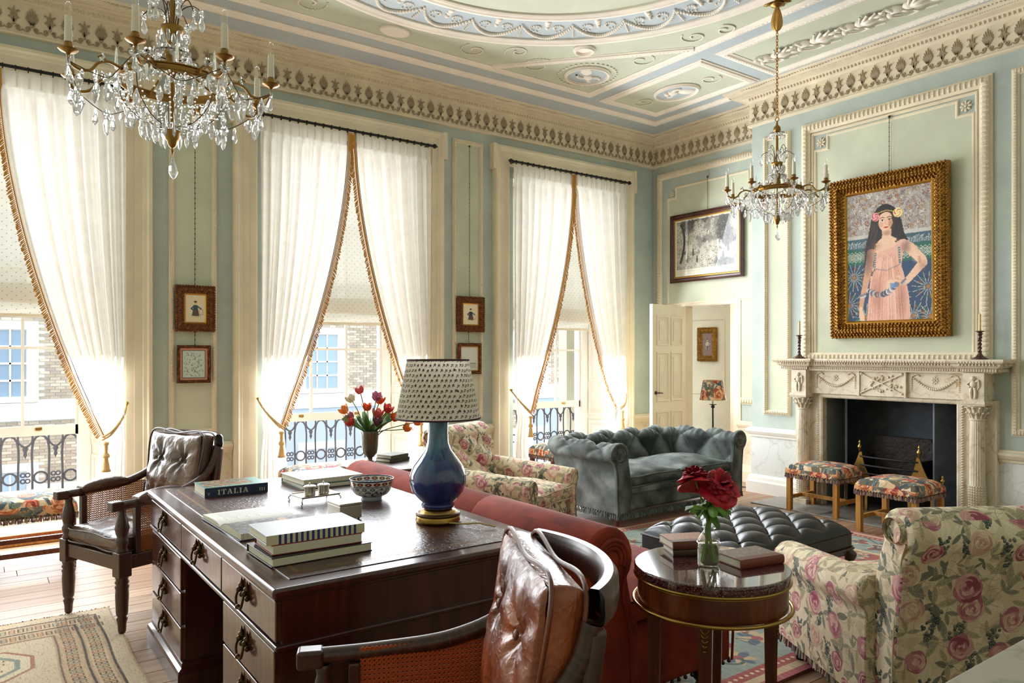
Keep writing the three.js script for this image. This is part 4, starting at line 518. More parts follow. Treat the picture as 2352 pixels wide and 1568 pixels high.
  for (let i = 0; i < 26; i++) { const t = i / 25; c.fillStyle = ['#c8c6c6', '#6f7484', '#3c3c44'][i % 3]; c.beginPath(); c.arc(225 + t * 250, 960 + 60 * sin(t * PI) - t * 40, 20 + R() * 10, 0, 7); c.fill(); } c.fillStyle = '#5a82b4'; c.fillRect(420, 905, 50, 40);
  for (const [a, b] of [[[290, 630], [280, 760]], [[500, 600], [505, 740]]]) for (let i = 0; i < 14; i++) { c.fillStyle = ['#55565c', '#a4a4a4'][i % 2]; c.beginPath(); c.arc(lerp(a[0], b[0], i / 13), lerp(a[1], b[1], i / 13), 10, 0, 7); c.fill(); } line([[285, 765], [390, 790], [505, 745]], 6, '#77727a');
  const soft = (x, y, rx, ry, col, a) => { for (let i = 10; i > 0; i--) { c.fillStyle = css(col, a / 6); c.beginPath(); c.ellipse(x, y, rx * i / 10, ry * i / 10, 0, 0, 7); c.fill(); } };
  soft(432, 360, 34, 80, [140, 84, 62], 0.35); soft(395, 455, 50, 30, [130, 80, 60], 0.5); soft(300, 560, 60, 50, [150, 96, 74], 0.3); soft(420, 720, 60, 60, [236, 200, 176], 0.4); soft(330, 720, 50, 60, [236, 200, 176], 0.35); soft(300, 1000, 60, 200, [150, 96, 80], 0.4); soft(520, 1050, 50, 200, [150, 92, 78], 0.4); soft(420, 1050, 40, 200, [240, 206, 186], 0.35); soft(640, 690, 40, 60, [240, 206, 180], 0.5); soft(700, 780, 40, 60, [150, 96, 74], 0.35); soft(220, 640, 60, 200, [40, 28, 26], 0.45); soft(560, 600, 50, 70, [60, 36, 30], 0.35); c.restore();
  const px = c.getImageData(0, 0, W, Hh).data; c.globalAlpha = 0.7; for (let i = 0; i < 30000; i++) { const x = R() * W | 0, y = R() * Hh | 0, o = (y * W + x) * 4, j = (R() - 0.5) * 26, e = x > 270 && x < 500 && y > 230 && y < 400; c.fillStyle = css([px[o] + j, px[o + 1] + j, px[o + 2] + j * 0.8]); c.beginPath(); c.ellipse(x + R() * 6 - 3, y + R() * 6 - 3, e ? 2.5 : 3 + R() * 5, e ? 1.5 : 1.2 + R() * 1.8, y > 900 ? 1.5 + R() * 0.4 : R() * 3.1, 0, 7); c.fill(); }
  c.globalAlpha = 0.1; for (let i = 0; i < 4500; i++) { c.fillStyle = R() < 0.5 ? '#3a2a22' : '#fff2e0'; c.fillRect(R() * W, R() * Hh, 2 + R() * 9, 2); }
}) });
{ const p = picture('painting', 'large gilt-framed painting of a woman in pink before a tiled wall', 'painting', [3.4, 2.39, ZB + 0.008], 0, 1.085, 1.505, 0.135, 0.075, M.giltOld, M.portrait, [M.gilt, 0.025]); p.rotation.x = 0.02; p.position.z += 0.02; frameCarving(p, 1.085, 1.505, 0.135, 0.075, M.giltOld, 0.032, 1.0);
  const chain = (x, y0, y1, ax, c, mm) => { const t = thing('picture_chain', mm, 'chain', [0, 0, 0]); const n = Math.round((y1 - y0) / 0.022), pts = Array.from({ length: n }, (_, i) => [ax === 'z' ? V(x, lerp(y0, y1, (i + 0.5) / n), c) : V(c, lerp(y0, y1, (i + 0.5) / n), x), i % 2 ? 0 : PI / 2]); beads('links', pts, 0.009, 0.024, 0.005, M.bronze, t); obj('hook', ax === 'z' ? sph(0.012, x, y1, c) : sph(0.012, c, y1, x), M.bronze, t); };
  chain(3.4, 3.14, 3.66, 'z', ZB + 0.022, 'thin dark chain above the large painting'); chain(0.92, 3.25, 3.66, 'z', 0.02, 'thin dark chain above the engraving'); chain(5.745, 2.08, 3.78, 'x', 0.03, 'long thin chain above the gilt picture on the near pier'); chain(5.745, 1.555, 1.68, 'x', 0.03, 'short chain between the two pictures on the near pier'); chain(2.91, 2.12, 3.76, 'x', 0.03, 'long thin chain above the pictures on the far pier'); chain(2.92, 1.61, 1.73, 'x', 0.03, 'short chain between the two pictures on the far pier'); }
// the engraving over the door, under glass
M.engraving = phy({ roughness: 0.5, clearcoat: 1, clearcoatRoughness: 0.0, map: cv(900, 660, (c, W, h) => { const R = RNG(8); c.fillStyle = '#d9d2c0'; c.fillRect(0, 0, W, h); c.fillStyle = '#6c6860'; c.fillRect(40, 36, W - 80, h - 130);
  for (let i = 0; i < 5200; i++) { const x = 40 + R() * (W - 80), y = 36 + R() * (h - 130), k = fbm(x / W, y / h, 5, 4, 3) + 0.25 * (y / h) - 0.25 * (x / W - 0.3); c.strokeStyle = k > 0.56 ? '#c9c2b2' : k > 0.46 ? '#8a857a' : '#1f1d1b'; c.lineWidth = 1 + R() * 3; c.beginPath(); c.arc(x, y, 3 + R() * 13, R() * 6, R() * 6 + 2.2); c.stroke(); }
  for (let i = 0; i < 26; i++) { const x = 120 + R() * 640, y = 330 + R() * 150; c.fillStyle = ['#b8b0a0', '#4a463f', '#d2cabb'][i % 3]; c.beginPath(); c.ellipse(x, y, 16, 32, 0, 0, 7); c.fill(); c.beginPath(); c.arc(x, y - 38, 11, 0, 7); c.fill(); }
  c.strokeStyle = '#2a2724'; c.lineWidth = 30; c.beginPath(); c.moveTo(90, 60); c.quadraticCurveTo(210, 210, 90, 500); c.stroke(); c.fillStyle = '#777'; for (let i = 0; i < 40; i++) c.fillRect(90 + i * 18, h - 72, 12, 3); }) });
picture('engraving', 'wide black and white engraving in a dark wooden frame above the door', 'picture', [0.9, 2.825, 0.02], 0, 1.12, 0.865, 0.06, 0.045, M.mahogany, M.engraving, [M.gilt, 0.018]);
const artM = (w, h, f) => phy({ roughness: 0.6, clearcoat: 0.5, clearcoatRoughness: 0.05, map: cv(w, h, f) });
const dress = (bg, coat) => artM(256, 340, (c, W, h) => { const R = RNG(coat.length); c.fillStyle = bg; c.fillRect(0, 0, W, h); c.fillStyle = coat; c.beginPath(); c.moveTo(110, 130); c.lineTo(150, 130); c.lineTo(172, 250); c.lineTo(92, 250); c.fill(); c.fillStyle = '#5a3a30'; c.fillRect(108, 190, 50, 62); c.fillStyle = '#d8b294'; c.beginPath(); c.arc(130, 104, 15, 0, 7); c.fill(); c.fillStyle = '#3a2a24'; c.beginPath(); c.ellipse(130, 94, 18, 10, 0, 0, 7); c.fill(); c.strokeStyle = coat; c.lineWidth = 14; c.beginPath(); c.moveTo(114, 140); c.lineTo(84, 170); c.lineTo(100, 186); c.moveTo(146, 140); c.lineTo(180, 165); c.lineTo(196, 172); c.stroke(); c.strokeStyle = '#4a3a30'; c.lineWidth = 3; c.strokeRect(176, 178, 34, 60); for (let i = 0; i < 140; i++) { c.fillStyle = css([90, 70, 60], 0.3); c.fillRect(70 + R() * 120, 225 + R() * 40, 8, 2); } });
const fr1 = mat({ map: tex(128, (u, v) => mixc(RGB(0x3d1a10), RGB(0xa86a2c), clamp(fbm(u, v, 10, 3, 6) * 1.7 - 0.4)), 6), roughness: 0.45, metalness: 0.35 });
const small = (label, z, y, w, h, bw, art, fm, sl) => { const p = picture('small_picture', label, 'picture', [0.012, y, z], PI / 2, w, h, bw, 0.035, fm, art, sl, null); p.position.x = 0.034; return p; };
{ const p = small('small carved gilt frame with a seated cavalier, upper picture of the near pier', 5.745, 1.88, 0.325, 0.4, 0.07, dress('#e6d5b0', '#24484e'), fr1, [M.gilt, 0.014]); frameCarving(p, 0.325, 0.4, 0.07, 0.035, fr1, 0.022, 0.9); }
small('small pink-mounted sheet of ink sketches, lower picture of the near pier', 5.757, 1.397, 0.274, 0.327, 0.026, artM(256, 300, (c, W, h) => { const R = RNG(3); c.fillStyle = '#c98a72'; c.fillRect(0, 0, W, h); c.fillStyle = '#23262e'; c.fillRect(20, 20, W - 40, h - 40); c.fillStyle = '#c3d2c8'; c.fillRect(25, 25, W - 50, h - 50); c.strokeStyle = '#2c3430'; for (let i = 0; i < 110; i++) { c.lineWidth = 1 + R() * 1.6; const x = 38 + R() * (W - 76), y = 38 + R() * (h - 76); c.beginPath(); c.moveTo(x, y); c.bezierCurveTo(x + R() * 40 - 20, y + R() * 40 - 20, x + R() * 30 - 15, y + R() * 40 - 20, x + R() * 30 - 15, y + R() * 30 - 15); c.stroke(); } }), fr1);
{ const p = small('small carved gilt frame with a standing figure in dark blue, on the far pier', 2.905, 1.92, 0.35, 0.385, 0.07, dress('#e9dcbe', '#1d3048'), fr1, [M.gilt, 0.014]); frameCarving(p, 0.35, 0.385, 0.07, 0.035, fr1, 0.022, 0.9); }
small('small pale landscape half hidden behind the lampshade', 2.92, 1.435, 0.295, 0.34, 0.035, artM(128, 150, (c, W, h) => { c.fillStyle = '#d3d6cf'; c.fillRect(0, 0, W, h); c.fillStyle = '#8d928a'; c.fillRect(16, 100, W - 32, 6); c.fillStyle = '#b9bdb4'; c.fillRect(16, 106, W - 32, 26); }), fr1, [M.gilt, 0.01]);
{ const p = picture('gilt_picture', 'small gilt picture hanging in the room beyond the door', 'picture', [-0.315, 1.63, -1.49], 0, 0.35, 0.5, 0.085, 0.04, M.giltOld, dress('#7a5a48', '#b9a890'), null); frameCarving(p, 0.35, 0.5, 0.085, 0.04, M.giltOld, 0.024, 1); }
for (const [x, l] of [[2.56, 'turned wooden candlestick with candle at the left end of the mantel'], [4.205, 'turned wooden candlestick with candle at the right end of the mantel']]) { const t = thing('candlestick', l, 'candlestick', [x, 1.44, 0.62], 0, 'candlesticks on the mantelpiece');
  obj('stick', [lathe([[0, 0], [0.06, 0], [0.06, 0.008], [0.05, 0.014], [0.028, 0.026], [0.016, 0.045], [0.013, 0.055]], 20), surf((u, v) => { const a = u * PI * 2, r = 0.012 + 0.0035 * sin(a * 2 + v * 24); return [r * cos(a), 0.05 + v * 0.12, r * sin(a)]; }, 20, 40), lathe([[0.013, 0.17], [0.02, 0.176], [0.014, 0.186], [0.016, 0.2], [0.024, 0.21], [0.014, 0.22], [0.032, 0.228], [0.032, 0.234], [0, 0.234]], 18)], M.mahogany, t); obj('candle', cyl(0.0095, 0.0105, 0.14, 0, 0.302, 0, 12), M.wax, t); obj('wick', bar([0, 0.37, 0], [0.002, 0.384, 0], 0.0015, 5), M.dark, t); }
// ---------- fabrics, leather, rugs ----------
const wrapDraw = (c, W, x, y, r, f) => { for (const dx of [-W, 0, W]) for (const dy of [-W, 0, W]) if (x + dx > -r && x + dx < W + r && y + dy > -r && y + dy < W + r) { c.save(); c.translate(x + dx, y + dy); f(); c.restore(); } };
function chintz(W, bg, roses, leaves, grape, seed, nR, nL, nG, rr) { return cv(W, W, (c) => { let R = RNG(seed); c.fillStyle = bg; c.fillRect(0, 0, W, W);
  for (let i = 0; i < 120; i++) { const x = R() * W, y = R() * W, q = rr * (0.25 + R() * 0.5), a = R() * 6, k = R(); wrapDraw(c, W, x, y, rr, () => { c.rotate(a); c.fillStyle = k < 0.5 ? 'rgba(240,226,200,.55)' : 'rgba(176,150,112,.28)'; c.beginPath(); c.ellipse(0, 0, q, q * 0.55, 0, 0, 7); c.fill(); c.strokeStyle = 'rgba(120,96,70,.3)'; c.lineWidth = 1.5; c.beginPath(); c.ellipse(0, 0, q, q * 0.55, 0, 0, 3.4); c.moveTo(-q, 0); c.lineTo(q, 0); c.stroke(); }); }
  const leaf = (L, w, col, vein) => { c.fillStyle = col; c.beginPath(); c.moveTo(0, 0); c.bezierCurveTo(L * 0.3, -w, L * 0.8, -w * 0.7, L, 0); c.bezierCurveTo(L * 0.8, w * 0.7, L * 0.3, w, 0, 0); c.fill(); c.strokeStyle = vein; c.lineWidth = 1.6; c.beginPath(); c.moveTo(0, 0); c.lineTo(L, 0); for (let i = 1; i < 4; i++) { c.moveTo(L * i * 0.22, 0); c.lineTo(L * i * 0.22 + w * 0.5, w * 0.5); c.moveTo(L * i * 0.22, 0); c.lineTo(L * i * 0.22 + w * 0.5, -w * 0.5); } c.stroke(); };
  for (let i = 0; i < nL; i++) { const x = R() * W, y = R() * W, a = R() * 6.28, L = rr * (0.6 + R() * 0.9), k = leaves[floor(R() * leaves.length)], n = 1 + floor(R() * 3), s = R(); wrapDraw(c, W, x, y, rr * 2, () => { c.rotate(a); c.strokeStyle = '#6d5e4a'; c.lineWidth = 2; c.beginPath(); c.moveTo(0, 0); c.quadraticCurveTo(-L * 0.5, L * 0.4, -L * 1.0, L * 0.2); c.stroke(); for (let j = 0; j < n; j++) { leaf(L, L * 0.26, k, 'rgba(60,55,45,.6)'); c.rotate(0.9 + s); } }); }
  for (let i = 0; i < nG; i++) { const x = R() * W, y = R() * W, sd = floor(R() * 999); wrapDraw(c, W, x, y, rr * 1.6, () => { const Q = RNG(sd); for (let j = 0; j < 26; j++) { const t = Q(), gx = (Q() - 0.5) * rr * 0.95 * (1 - t * 0.7), gy = t * rr * 1.3, q = rr * 0.1; c.fillStyle = grape[floor(Q() * grape.length)]; c.beginPath(); c.arc(gx, gy, q, 0, 7); c.fill(); c.strokeStyle = 'rgba(40,44,44,.55)'; c.lineWidth = 1.5; c.stroke(); c.fillStyle = 'rgba(235,228,205,.5)'; c.beginPath(); c.arc(gx - q * 0.25, gy - q * 0.25, q * 0.35, 0, 7); c.fill(); } }); }
  for (let i = 0; i < nR; i++) { const x = (i % 3 + 0.2 + R() * 0.6) * W / 3, y = (floor(i / 3) + 0.2 + R() * 0.6) * W / Math.ceil(nR / 3), r = rr * (0.62 + R() * 0.4), cols = roses[floor(R() * roses.length)], sd = floor(R() * 999); wrapDraw(c, W, x, y, r * 1.4, () => { softRose(c, r, cols, RNG(sd)); }); }
  c.globalAlpha = 0.12; for (let i = 0; i < 9000; i++) { c.fillStyle = R() < 0.5 ? '#fff8e6' : '#7c6a50'; c.fillRect(R() * W, R() * W, 1 + R() * 3, 1); } }); }
const weave = gray(128, (u, v) => 0.5 + 0.25 * sin(u * PI * 64) + 0.25 * sin(v * PI * 64), 4);
const tChintz = chintz(1024, '#e0cfae', [['#c98a8e', '#dfb0a8', '#b06a78', '#e4c8b2'], ['#d8b49c', '#e3c8ac', '#c9998a', '#e8d4b6'], ['#bd7480', '#d5a09c', '#9a4a5c', '#dfb9a8']], ['#9d9782', '#b3a88a', '#83806e', '#c0b08e'], ['#4a5350', '#5d665e', '#6f7868', '#3a4444'], 12, 12, 70, 10, 112);
M.chintz = mat({ map: again(tChintz, 1.8), roughness: 0.85, bumpMap: weave, bumpScale: 0.0006 });
const tTap = chintz(1024, '#d9b48c', [['#b4503c', '#d98a66', '#93382e', '#e8b48c'], ['#c9784e', '#e6ae80', '#a8583c', '#efcaa0'], ['#b8454a', '#d87a70', '#8c2c34', '#e6a890']], ['#5b6a70', '#47565c', '#7c8478', '#6a6250'], ['#52606a', '#7d7a68', '#a07a50', '#6a7478'], 40, 9, 80, 6, 150);
M.tapestry = mat({ map: again(tTap, 1.6), roughness: 0.9, bumpMap: weave, bumpScale: 0.0008 });
function velvetT(a, b, s) { const A = RGB(a), B = RGB(b); return tex(256, (u, v) => mixc(A, B, clamp((fbm(u, v, 5, 5, s) - 0.3) * 2.1))); }
M.velvet = phy({ map: again(velvetT(0x2f3635, 0x767d78, 5), 1.3), roughness: 0.75, sheen: 1, sheenColor: new THREE.Color(0xaab0ac), sheenRoughness: 0.4 });
M.redVelvet = phy({ map: again(velvetT(0x741c0c, 0xa83c1e, 8), 1.2), roughness: 0.8, sheen: 0.45, sheenColor: new THREE.Color(0x9a4a30), sheenRoughness: 0.4 });
const wrinkle = gray(512, (u, v) => { const w = fbm(u, v, 4, 3, 4), a = abs(fbm(u + w * 0.1, v, 8, 4, 7) - 0.5) * 2, b = abs(fbm(u, v + w * 0.1, 20, 3, 9) - 0.5) * 2; return clamp(0.5 * pow(a, 0.5) + 0.5 * pow(b, 0.6)); });
const leatherT = (a, b, s) => { const A = RGB(a), B = RGB(b); return tex(256, (u, v) => mixc(A, B, clamp((fbm(u, v, 4, 5, s) - 0.28) * 2))); };
M.leather = phy({ map: again(leatherT(0x662812, 0xb0592e, 3), 1.6), roughness: 0.36, clearcoat: 0.5, clearcoatRoughness: 0.25, bumpMap: again(wrinkle, 2), bumpScale: 0.004 });
M.oldLeather = phy({ map: again(leatherT(0x3a2219, 0x6d4a38, 13), 1.6), roughness: 0.38, clearcoat: 0.5, clearcoatRoughness: 0.25, bumpMap: again(wrinkle, 2), bumpScale: 0.004 });
M.navy = phy({ map: again(leatherT(0x12141a, 0x252932, 23), 1.6), roughness: 0.42, clearcoat: 0.25, clearcoatRoughness: 0.3, bumpMap: again(wrinkle, 3), bumpScale: 0.0012 });
M.deskLeather = phy({ map: again(leatherT(0x2c120e, 0x54281d, 33), 1.2), roughness: 0.38, clearcoat: 0.3, clearcoatRoughness: 0.2, bumpMap: again(wrinkle, 3), bumpScale: 0.003 });
M.cane = mat({ color: 0xb06a32, roughness: 0.6 }); M.caneRed = mat({ color: 0xc0561e, roughness: 0.6 });
const mixFringe = (cols) => cols.map((c) => mat({ color: c, roughness: 0.9 }));
M.fringeS = mixFringe([0x59635f, 0x6f7874, 0x474f4c]); M.fringeC = mixFringe([0x9a8a7c, 0x6f3f46, 0x5c6a6a, 0xc9b79c]); M.fringeT = mixFringe([0x8a6a62, 0x5f4c52, 0xa88a70]);
const fg = prep(new THREE.CylinderGeometry(0.0028, 0.0048, 1, 5));
function fringe(P, y, L, step, mats, parent, closed = true) { // hanging tassels, mixed threads
  const R = RNG(P.length * 3 + 5), list = mats.map(() => []); for (const [p] of along(P, step, closed)) list[floor(R() * mats.length)].push([p.x + (R() - 0.5) * 0.006, y - L / 2, p.z + (R() - 0.5) * 0.006, L * (0.8 + R() * 0.4)]);
  list.forEach((l, i) => { if (!l.length) return; const im = new THREE.InstancedMesh(fg, mats[i], l.length); l.forEach(([x, yy, z, h], k) => im.setMatrixAt(k, M4.compose(V(x, yy, z), new THREE.Quaternion().setFromEuler(new THREE.Euler((R() - 0.5) * 0.5, 0, (R() - 0.5) * 0.5)), V(1.3, h, 1.3)))); im.name = 'fringe'; im.castShadow = true; parent.add(im); stuff(im); });
}
function nails(P, step, r, m, parent, closed = true, name = 'nail_heads') { const l = along(P, step, closed).map(([p]) => [p, 0]); return beads(name, l, r * 2, r * 2, r * 2, m, parent); }
const tuftH = (a, b) => pow(abs(sin(PI * a) * sin(PI * b)), 0.42);
const ringP = (w, d, y, r = 0.02) => [V(-w / 2, y, -d / 2), V(w / 2, y, -d / 2), V(w / 2, y, d / 2), V(-w / 2, y, d / 2)];
// a stuffed cushion: w x h x d with rounded, slightly puffed faces; optional buttons
function cushion(w, h, d, puff = 0.02, btn = [], n = 36, wr = 0) {
  const top = (s) => surf((u, v) => { const x = (u - 0.5), z = (v - 0.5), e = pow(1 - pow(abs(2 * x), 5), 0.5) * pow(1 - pow(abs(2 * z), 5), 0.5); let y = h / 2 * (0.55 + 0.45 * e) + puff * cos(x * PI) * cos(z * PI); for (const [bx, bz, dep, r] of btn) { const q = hypot(x * w - bx, z * d - bz), a = atan2(z * d - bz, x * w - bx); y -= dep * Math.exp(-q / r) * (1 + 0.22 * sin(a * 7) * min(1, q / r * 2)); } y += wr * (fbm(u, v, 6, 3, 8) - 0.5); return [x * w * (1 - 0.02 * (1 - e)), s * y, (s > 0 ? z : -z) * d, u * w, v * d]; }, n, n);
  const side = surf((u, v) => { const t = u * 4, k = floor(t) % 4, f = t - floor(t), c = [[-1, -1], [1, -1], [1, 1], [-1, 1], [-1, -1]], x = lerp(c[k][0], c[k + 1][0], f), z = lerp(c[k][1], c[k + 1][1], f), ed = 1 + 0.03 * sin(v * PI); return [x * w / 2 * ed, lerp(-h * 0.275, h * 0.275, v), z * d / 2 * ed, u * (w + d) * 2, v * h]; }, 80, 6);
  return [top(1), top(-1), side];
}
const pipe = (w, d, y, r = 0.006) => tube([V(-w / 2, y, -d / 2), V(0, y, -d / 2), V(w / 2, y, -d / 2), V(w / 2, y, 0), V(w / 2, y, d / 2), V(0, y, d / 2), V(-w / 2, y, d / 2), V(-w / 2, y, 0)].map((p) => p), r, 80, 6, true);
// ---------- rugs ----------
{ const rugTex = cv(1024, 1600, (c, W, h) => { const R = RNG(19), flower = (x, y, r, col) => { for (let k = 0; k < 8; k++) { const a = k * 0.785 + R(); c.fillStyle = col[k % 2]; c.beginPath(); c.ellipse(x + cos(a) * r * 0.55, y + sin(a) * r * 0.55, r * 0.5, r * 0.28, a, 0, 7); c.fill(); } c.fillStyle = col[2]; c.beginPath(); c.arc(x, y, r * 0.3, 0, 7); c.fill(); };
  c.fillStyle = '#a8585a'; c.fillRect(0, 0, W, h); c.fillStyle = '#c9b08c'; c.fillRect(16, 16, W - 32, h - 32); c.fillStyle = '#a3524f'; c.fillRect(34, 34, W - 68, h - 68); c.fillStyle = '#8f9c94'; c.fillRect(62, 62, W - 124, h - 124); c.fillStyle = '#cdb892'; c.fillRect(216, 216, W - 432, h - 432); c.fillStyle = '#a85a58'; c.fillRect(236, 236, W - 472, h - 472);
  const pal = [['#b86a66', '#d8c3a0', '#46566e'], ['#cdb48a', '#8d4a4c', '#5a6a78'], ['#5a6c7c', '#c9b08c', '#a8585a'], ['#d2bd98', '#7f8c82', '#8d4a4c']];
  for (let i = 0; i < 260; i++) { const e = i < 150; let x, y; if (e) { const t = R(); const s = floor(R() * 4); [x, y] = s === 0 ? [90 + R() * 110, t * h] : s === 1 ? [W - 90 - R() * 110, t * h] : s === 2 ? [t * W, 90 + R() * 110] : [t * W, h - 90 - R() * 110]; } else { x = 260 + R() * (W - 520); y = 260 + R() * (h - 520); } flower(x, y, 16 + R() * 34, pal[floor(R() * 4)]); c.strokeStyle = ['#55655c', '#c9b494', '#5c4a48'][i % 3]; c.lineWidth = 4 + R() * 5; c.beginPath(); c.moveTo(x, y); c.bezierCurveTo(x + R() * 160 - 80, y + R() * 120 - 60, x + R() * 160 - 80, y + R() * 160 - 80, x + R() * 200 - 100, y + R() * 200 - 100); c.stroke(); }
  for (let i = 0; i < 64; i++) for (const y of [48, h - 48]) { c.fillStyle = '#d8c4a0'; c.beginPath(); c.arc(i * 16 + 8, y, 4, 0, 7); c.fill(); } for (let i = 0; i < 100; i++) for (const x of [48, W - 48]) { c.fillStyle = '#d8c4a0'; c.beginPath(); c.arc(x, i * 16 + 8, 4, 0, 7); c.fill(); }
  for (let i = 0; i < 30000; i++) { c.fillStyle = css([[220, 205, 180], [120, 90, 80], [150, 150, 140]][i % 3], 0.16); c.fillRect(R() * W, R() * h, 8 + R() * 16, 2); } });
  rugTex.wrapS = rugTex.wrapT = THREE.ClampToEdgeWrapping;
  const t = thing('rug', 'large faded red and green floral rug before the fireplace', 'rug', [3.595, 0, 3.35]); obj('pile', surf((u, v) => [(u - 0.5) * 2.59, 0.014 + 0.003 * fbm(u, v, 4, 3, 3), (v - 0.5) * 3.95, u, v], 40, 40), mat({ map: rugTex, roughness: 0.95, bumpMap: again(tGrain, 40), bumpScale: 0.002 }), t); obj('backing', rb(2.59, 0.012, 3.95, 0.004, 0, 0.007, 0), mat({ color: 0x8a5048, roughness: 0.95 }), t);
  const kil = cv(1024, 1024, (c, W) => { const R = RNG(6); c.fillStyle = '#b09678'; c.fillRect(0, 0, W, W); const band = (o, w, col) => { c.strokeStyle = col; c.lineWidth = w; c.strokeRect(o, o, W - 2 * o, W - 2 * o); }; band(26, 40, '#c6b296'); band(50, 7, '#4c4038'); band(84, 46, '#c2a888'); band(116, 7, '#4c4038'); band(150, 50, '#b99c7c'); band(182, 5, '#6d5444');
    for (let k = 0; k < 40; k++) for (const o of [84, 150]) for (const f of [0, 1, 2, 3]) { c.save(); c.translate(W / 2, W / 2); c.rotate(f * PI / 2); c.translate(-W / 2, -W / 2); const x = 40 + k * 24; c.strokeStyle = ['#5c4a3c', '#8f5c44', '#6a6a5c'][k % 3]; c.lineWidth = 4; c.strokeRect(x, o - 14, 14, 28); c.beginPath(); c.moveTo(x, o); c.lineTo(x + 14, o); c.stroke(); c.restore(); }
    c.fillStyle = '#c3b094'; c.fillRect(190, 190, W - 380, W - 380);
    for (const [x, y] of [[360, 360], [660, 360], [360, 660], [660, 660], [512, 512]]) { for (const [r, col] of [[130, '#9a6a50'], [118, '#c9b89c'], [92, '#7c8478'], [76, '#cbb999'], [40, '#a87a5c']]) { c.fillStyle = col; c.beginPath(); for (let k = 0; k < 8; k++) { const a = k * PI / 4 + PI / 8; c.lineTo(x + r * cos(a) * (k % 2 ? 1 : 0.9), y + r * sin(a)); } c.fill(); } for (let k = 0; k < 14; k++) { c.fillStyle = '#7a5442'; c.fillRect(x - 60 + R() * 110, y - 60 + R() * 110, 12, 5); } }
    for (let i = 0; i < 26000; i++) { c.fillStyle = css([[225, 210, 185], [110, 85, 68], [160, 130, 105]][i % 3], 0.22); c.fillRect(R() * W, R() * W, 3 + R() * 12, 2); } }); kil.wrapS = kil.wrapT = THREE.ClampToEdgeWrapping;
  const k = thing('rug', 'worn beige patterned kilim on the floor at the desk front', 'rug', [2.95, 0, 7.5]); obj('pile', surf((u, v) => [(u - 0.5) * 1.86 + 0.004 * sin(v * 19), 0.012 + 0.004 * fbm(u, v, 3, 3, 3), (v - 0.5) * 1.68 + 0.004 * sin(u * 17), u, v], 60, 60), mat({ map: kil, roughness: 0.95, bumpMap: again(tGrain, 40), bumpScale: 0.0025 }), k); obj('backing', rb(1.85, 0.01, 1.67, 0.004, 0, 0.006, 0), mat({ color: 0x8a705a, roughness: 0.95 }), k); fringe([V(-0.93, 0.01, 0.84), V(-0.93, 0.01, -0.84)], 0.018, 0.03, 0.012, mixFringe([0xc2a888, 0x8f735c]), k, false);
}
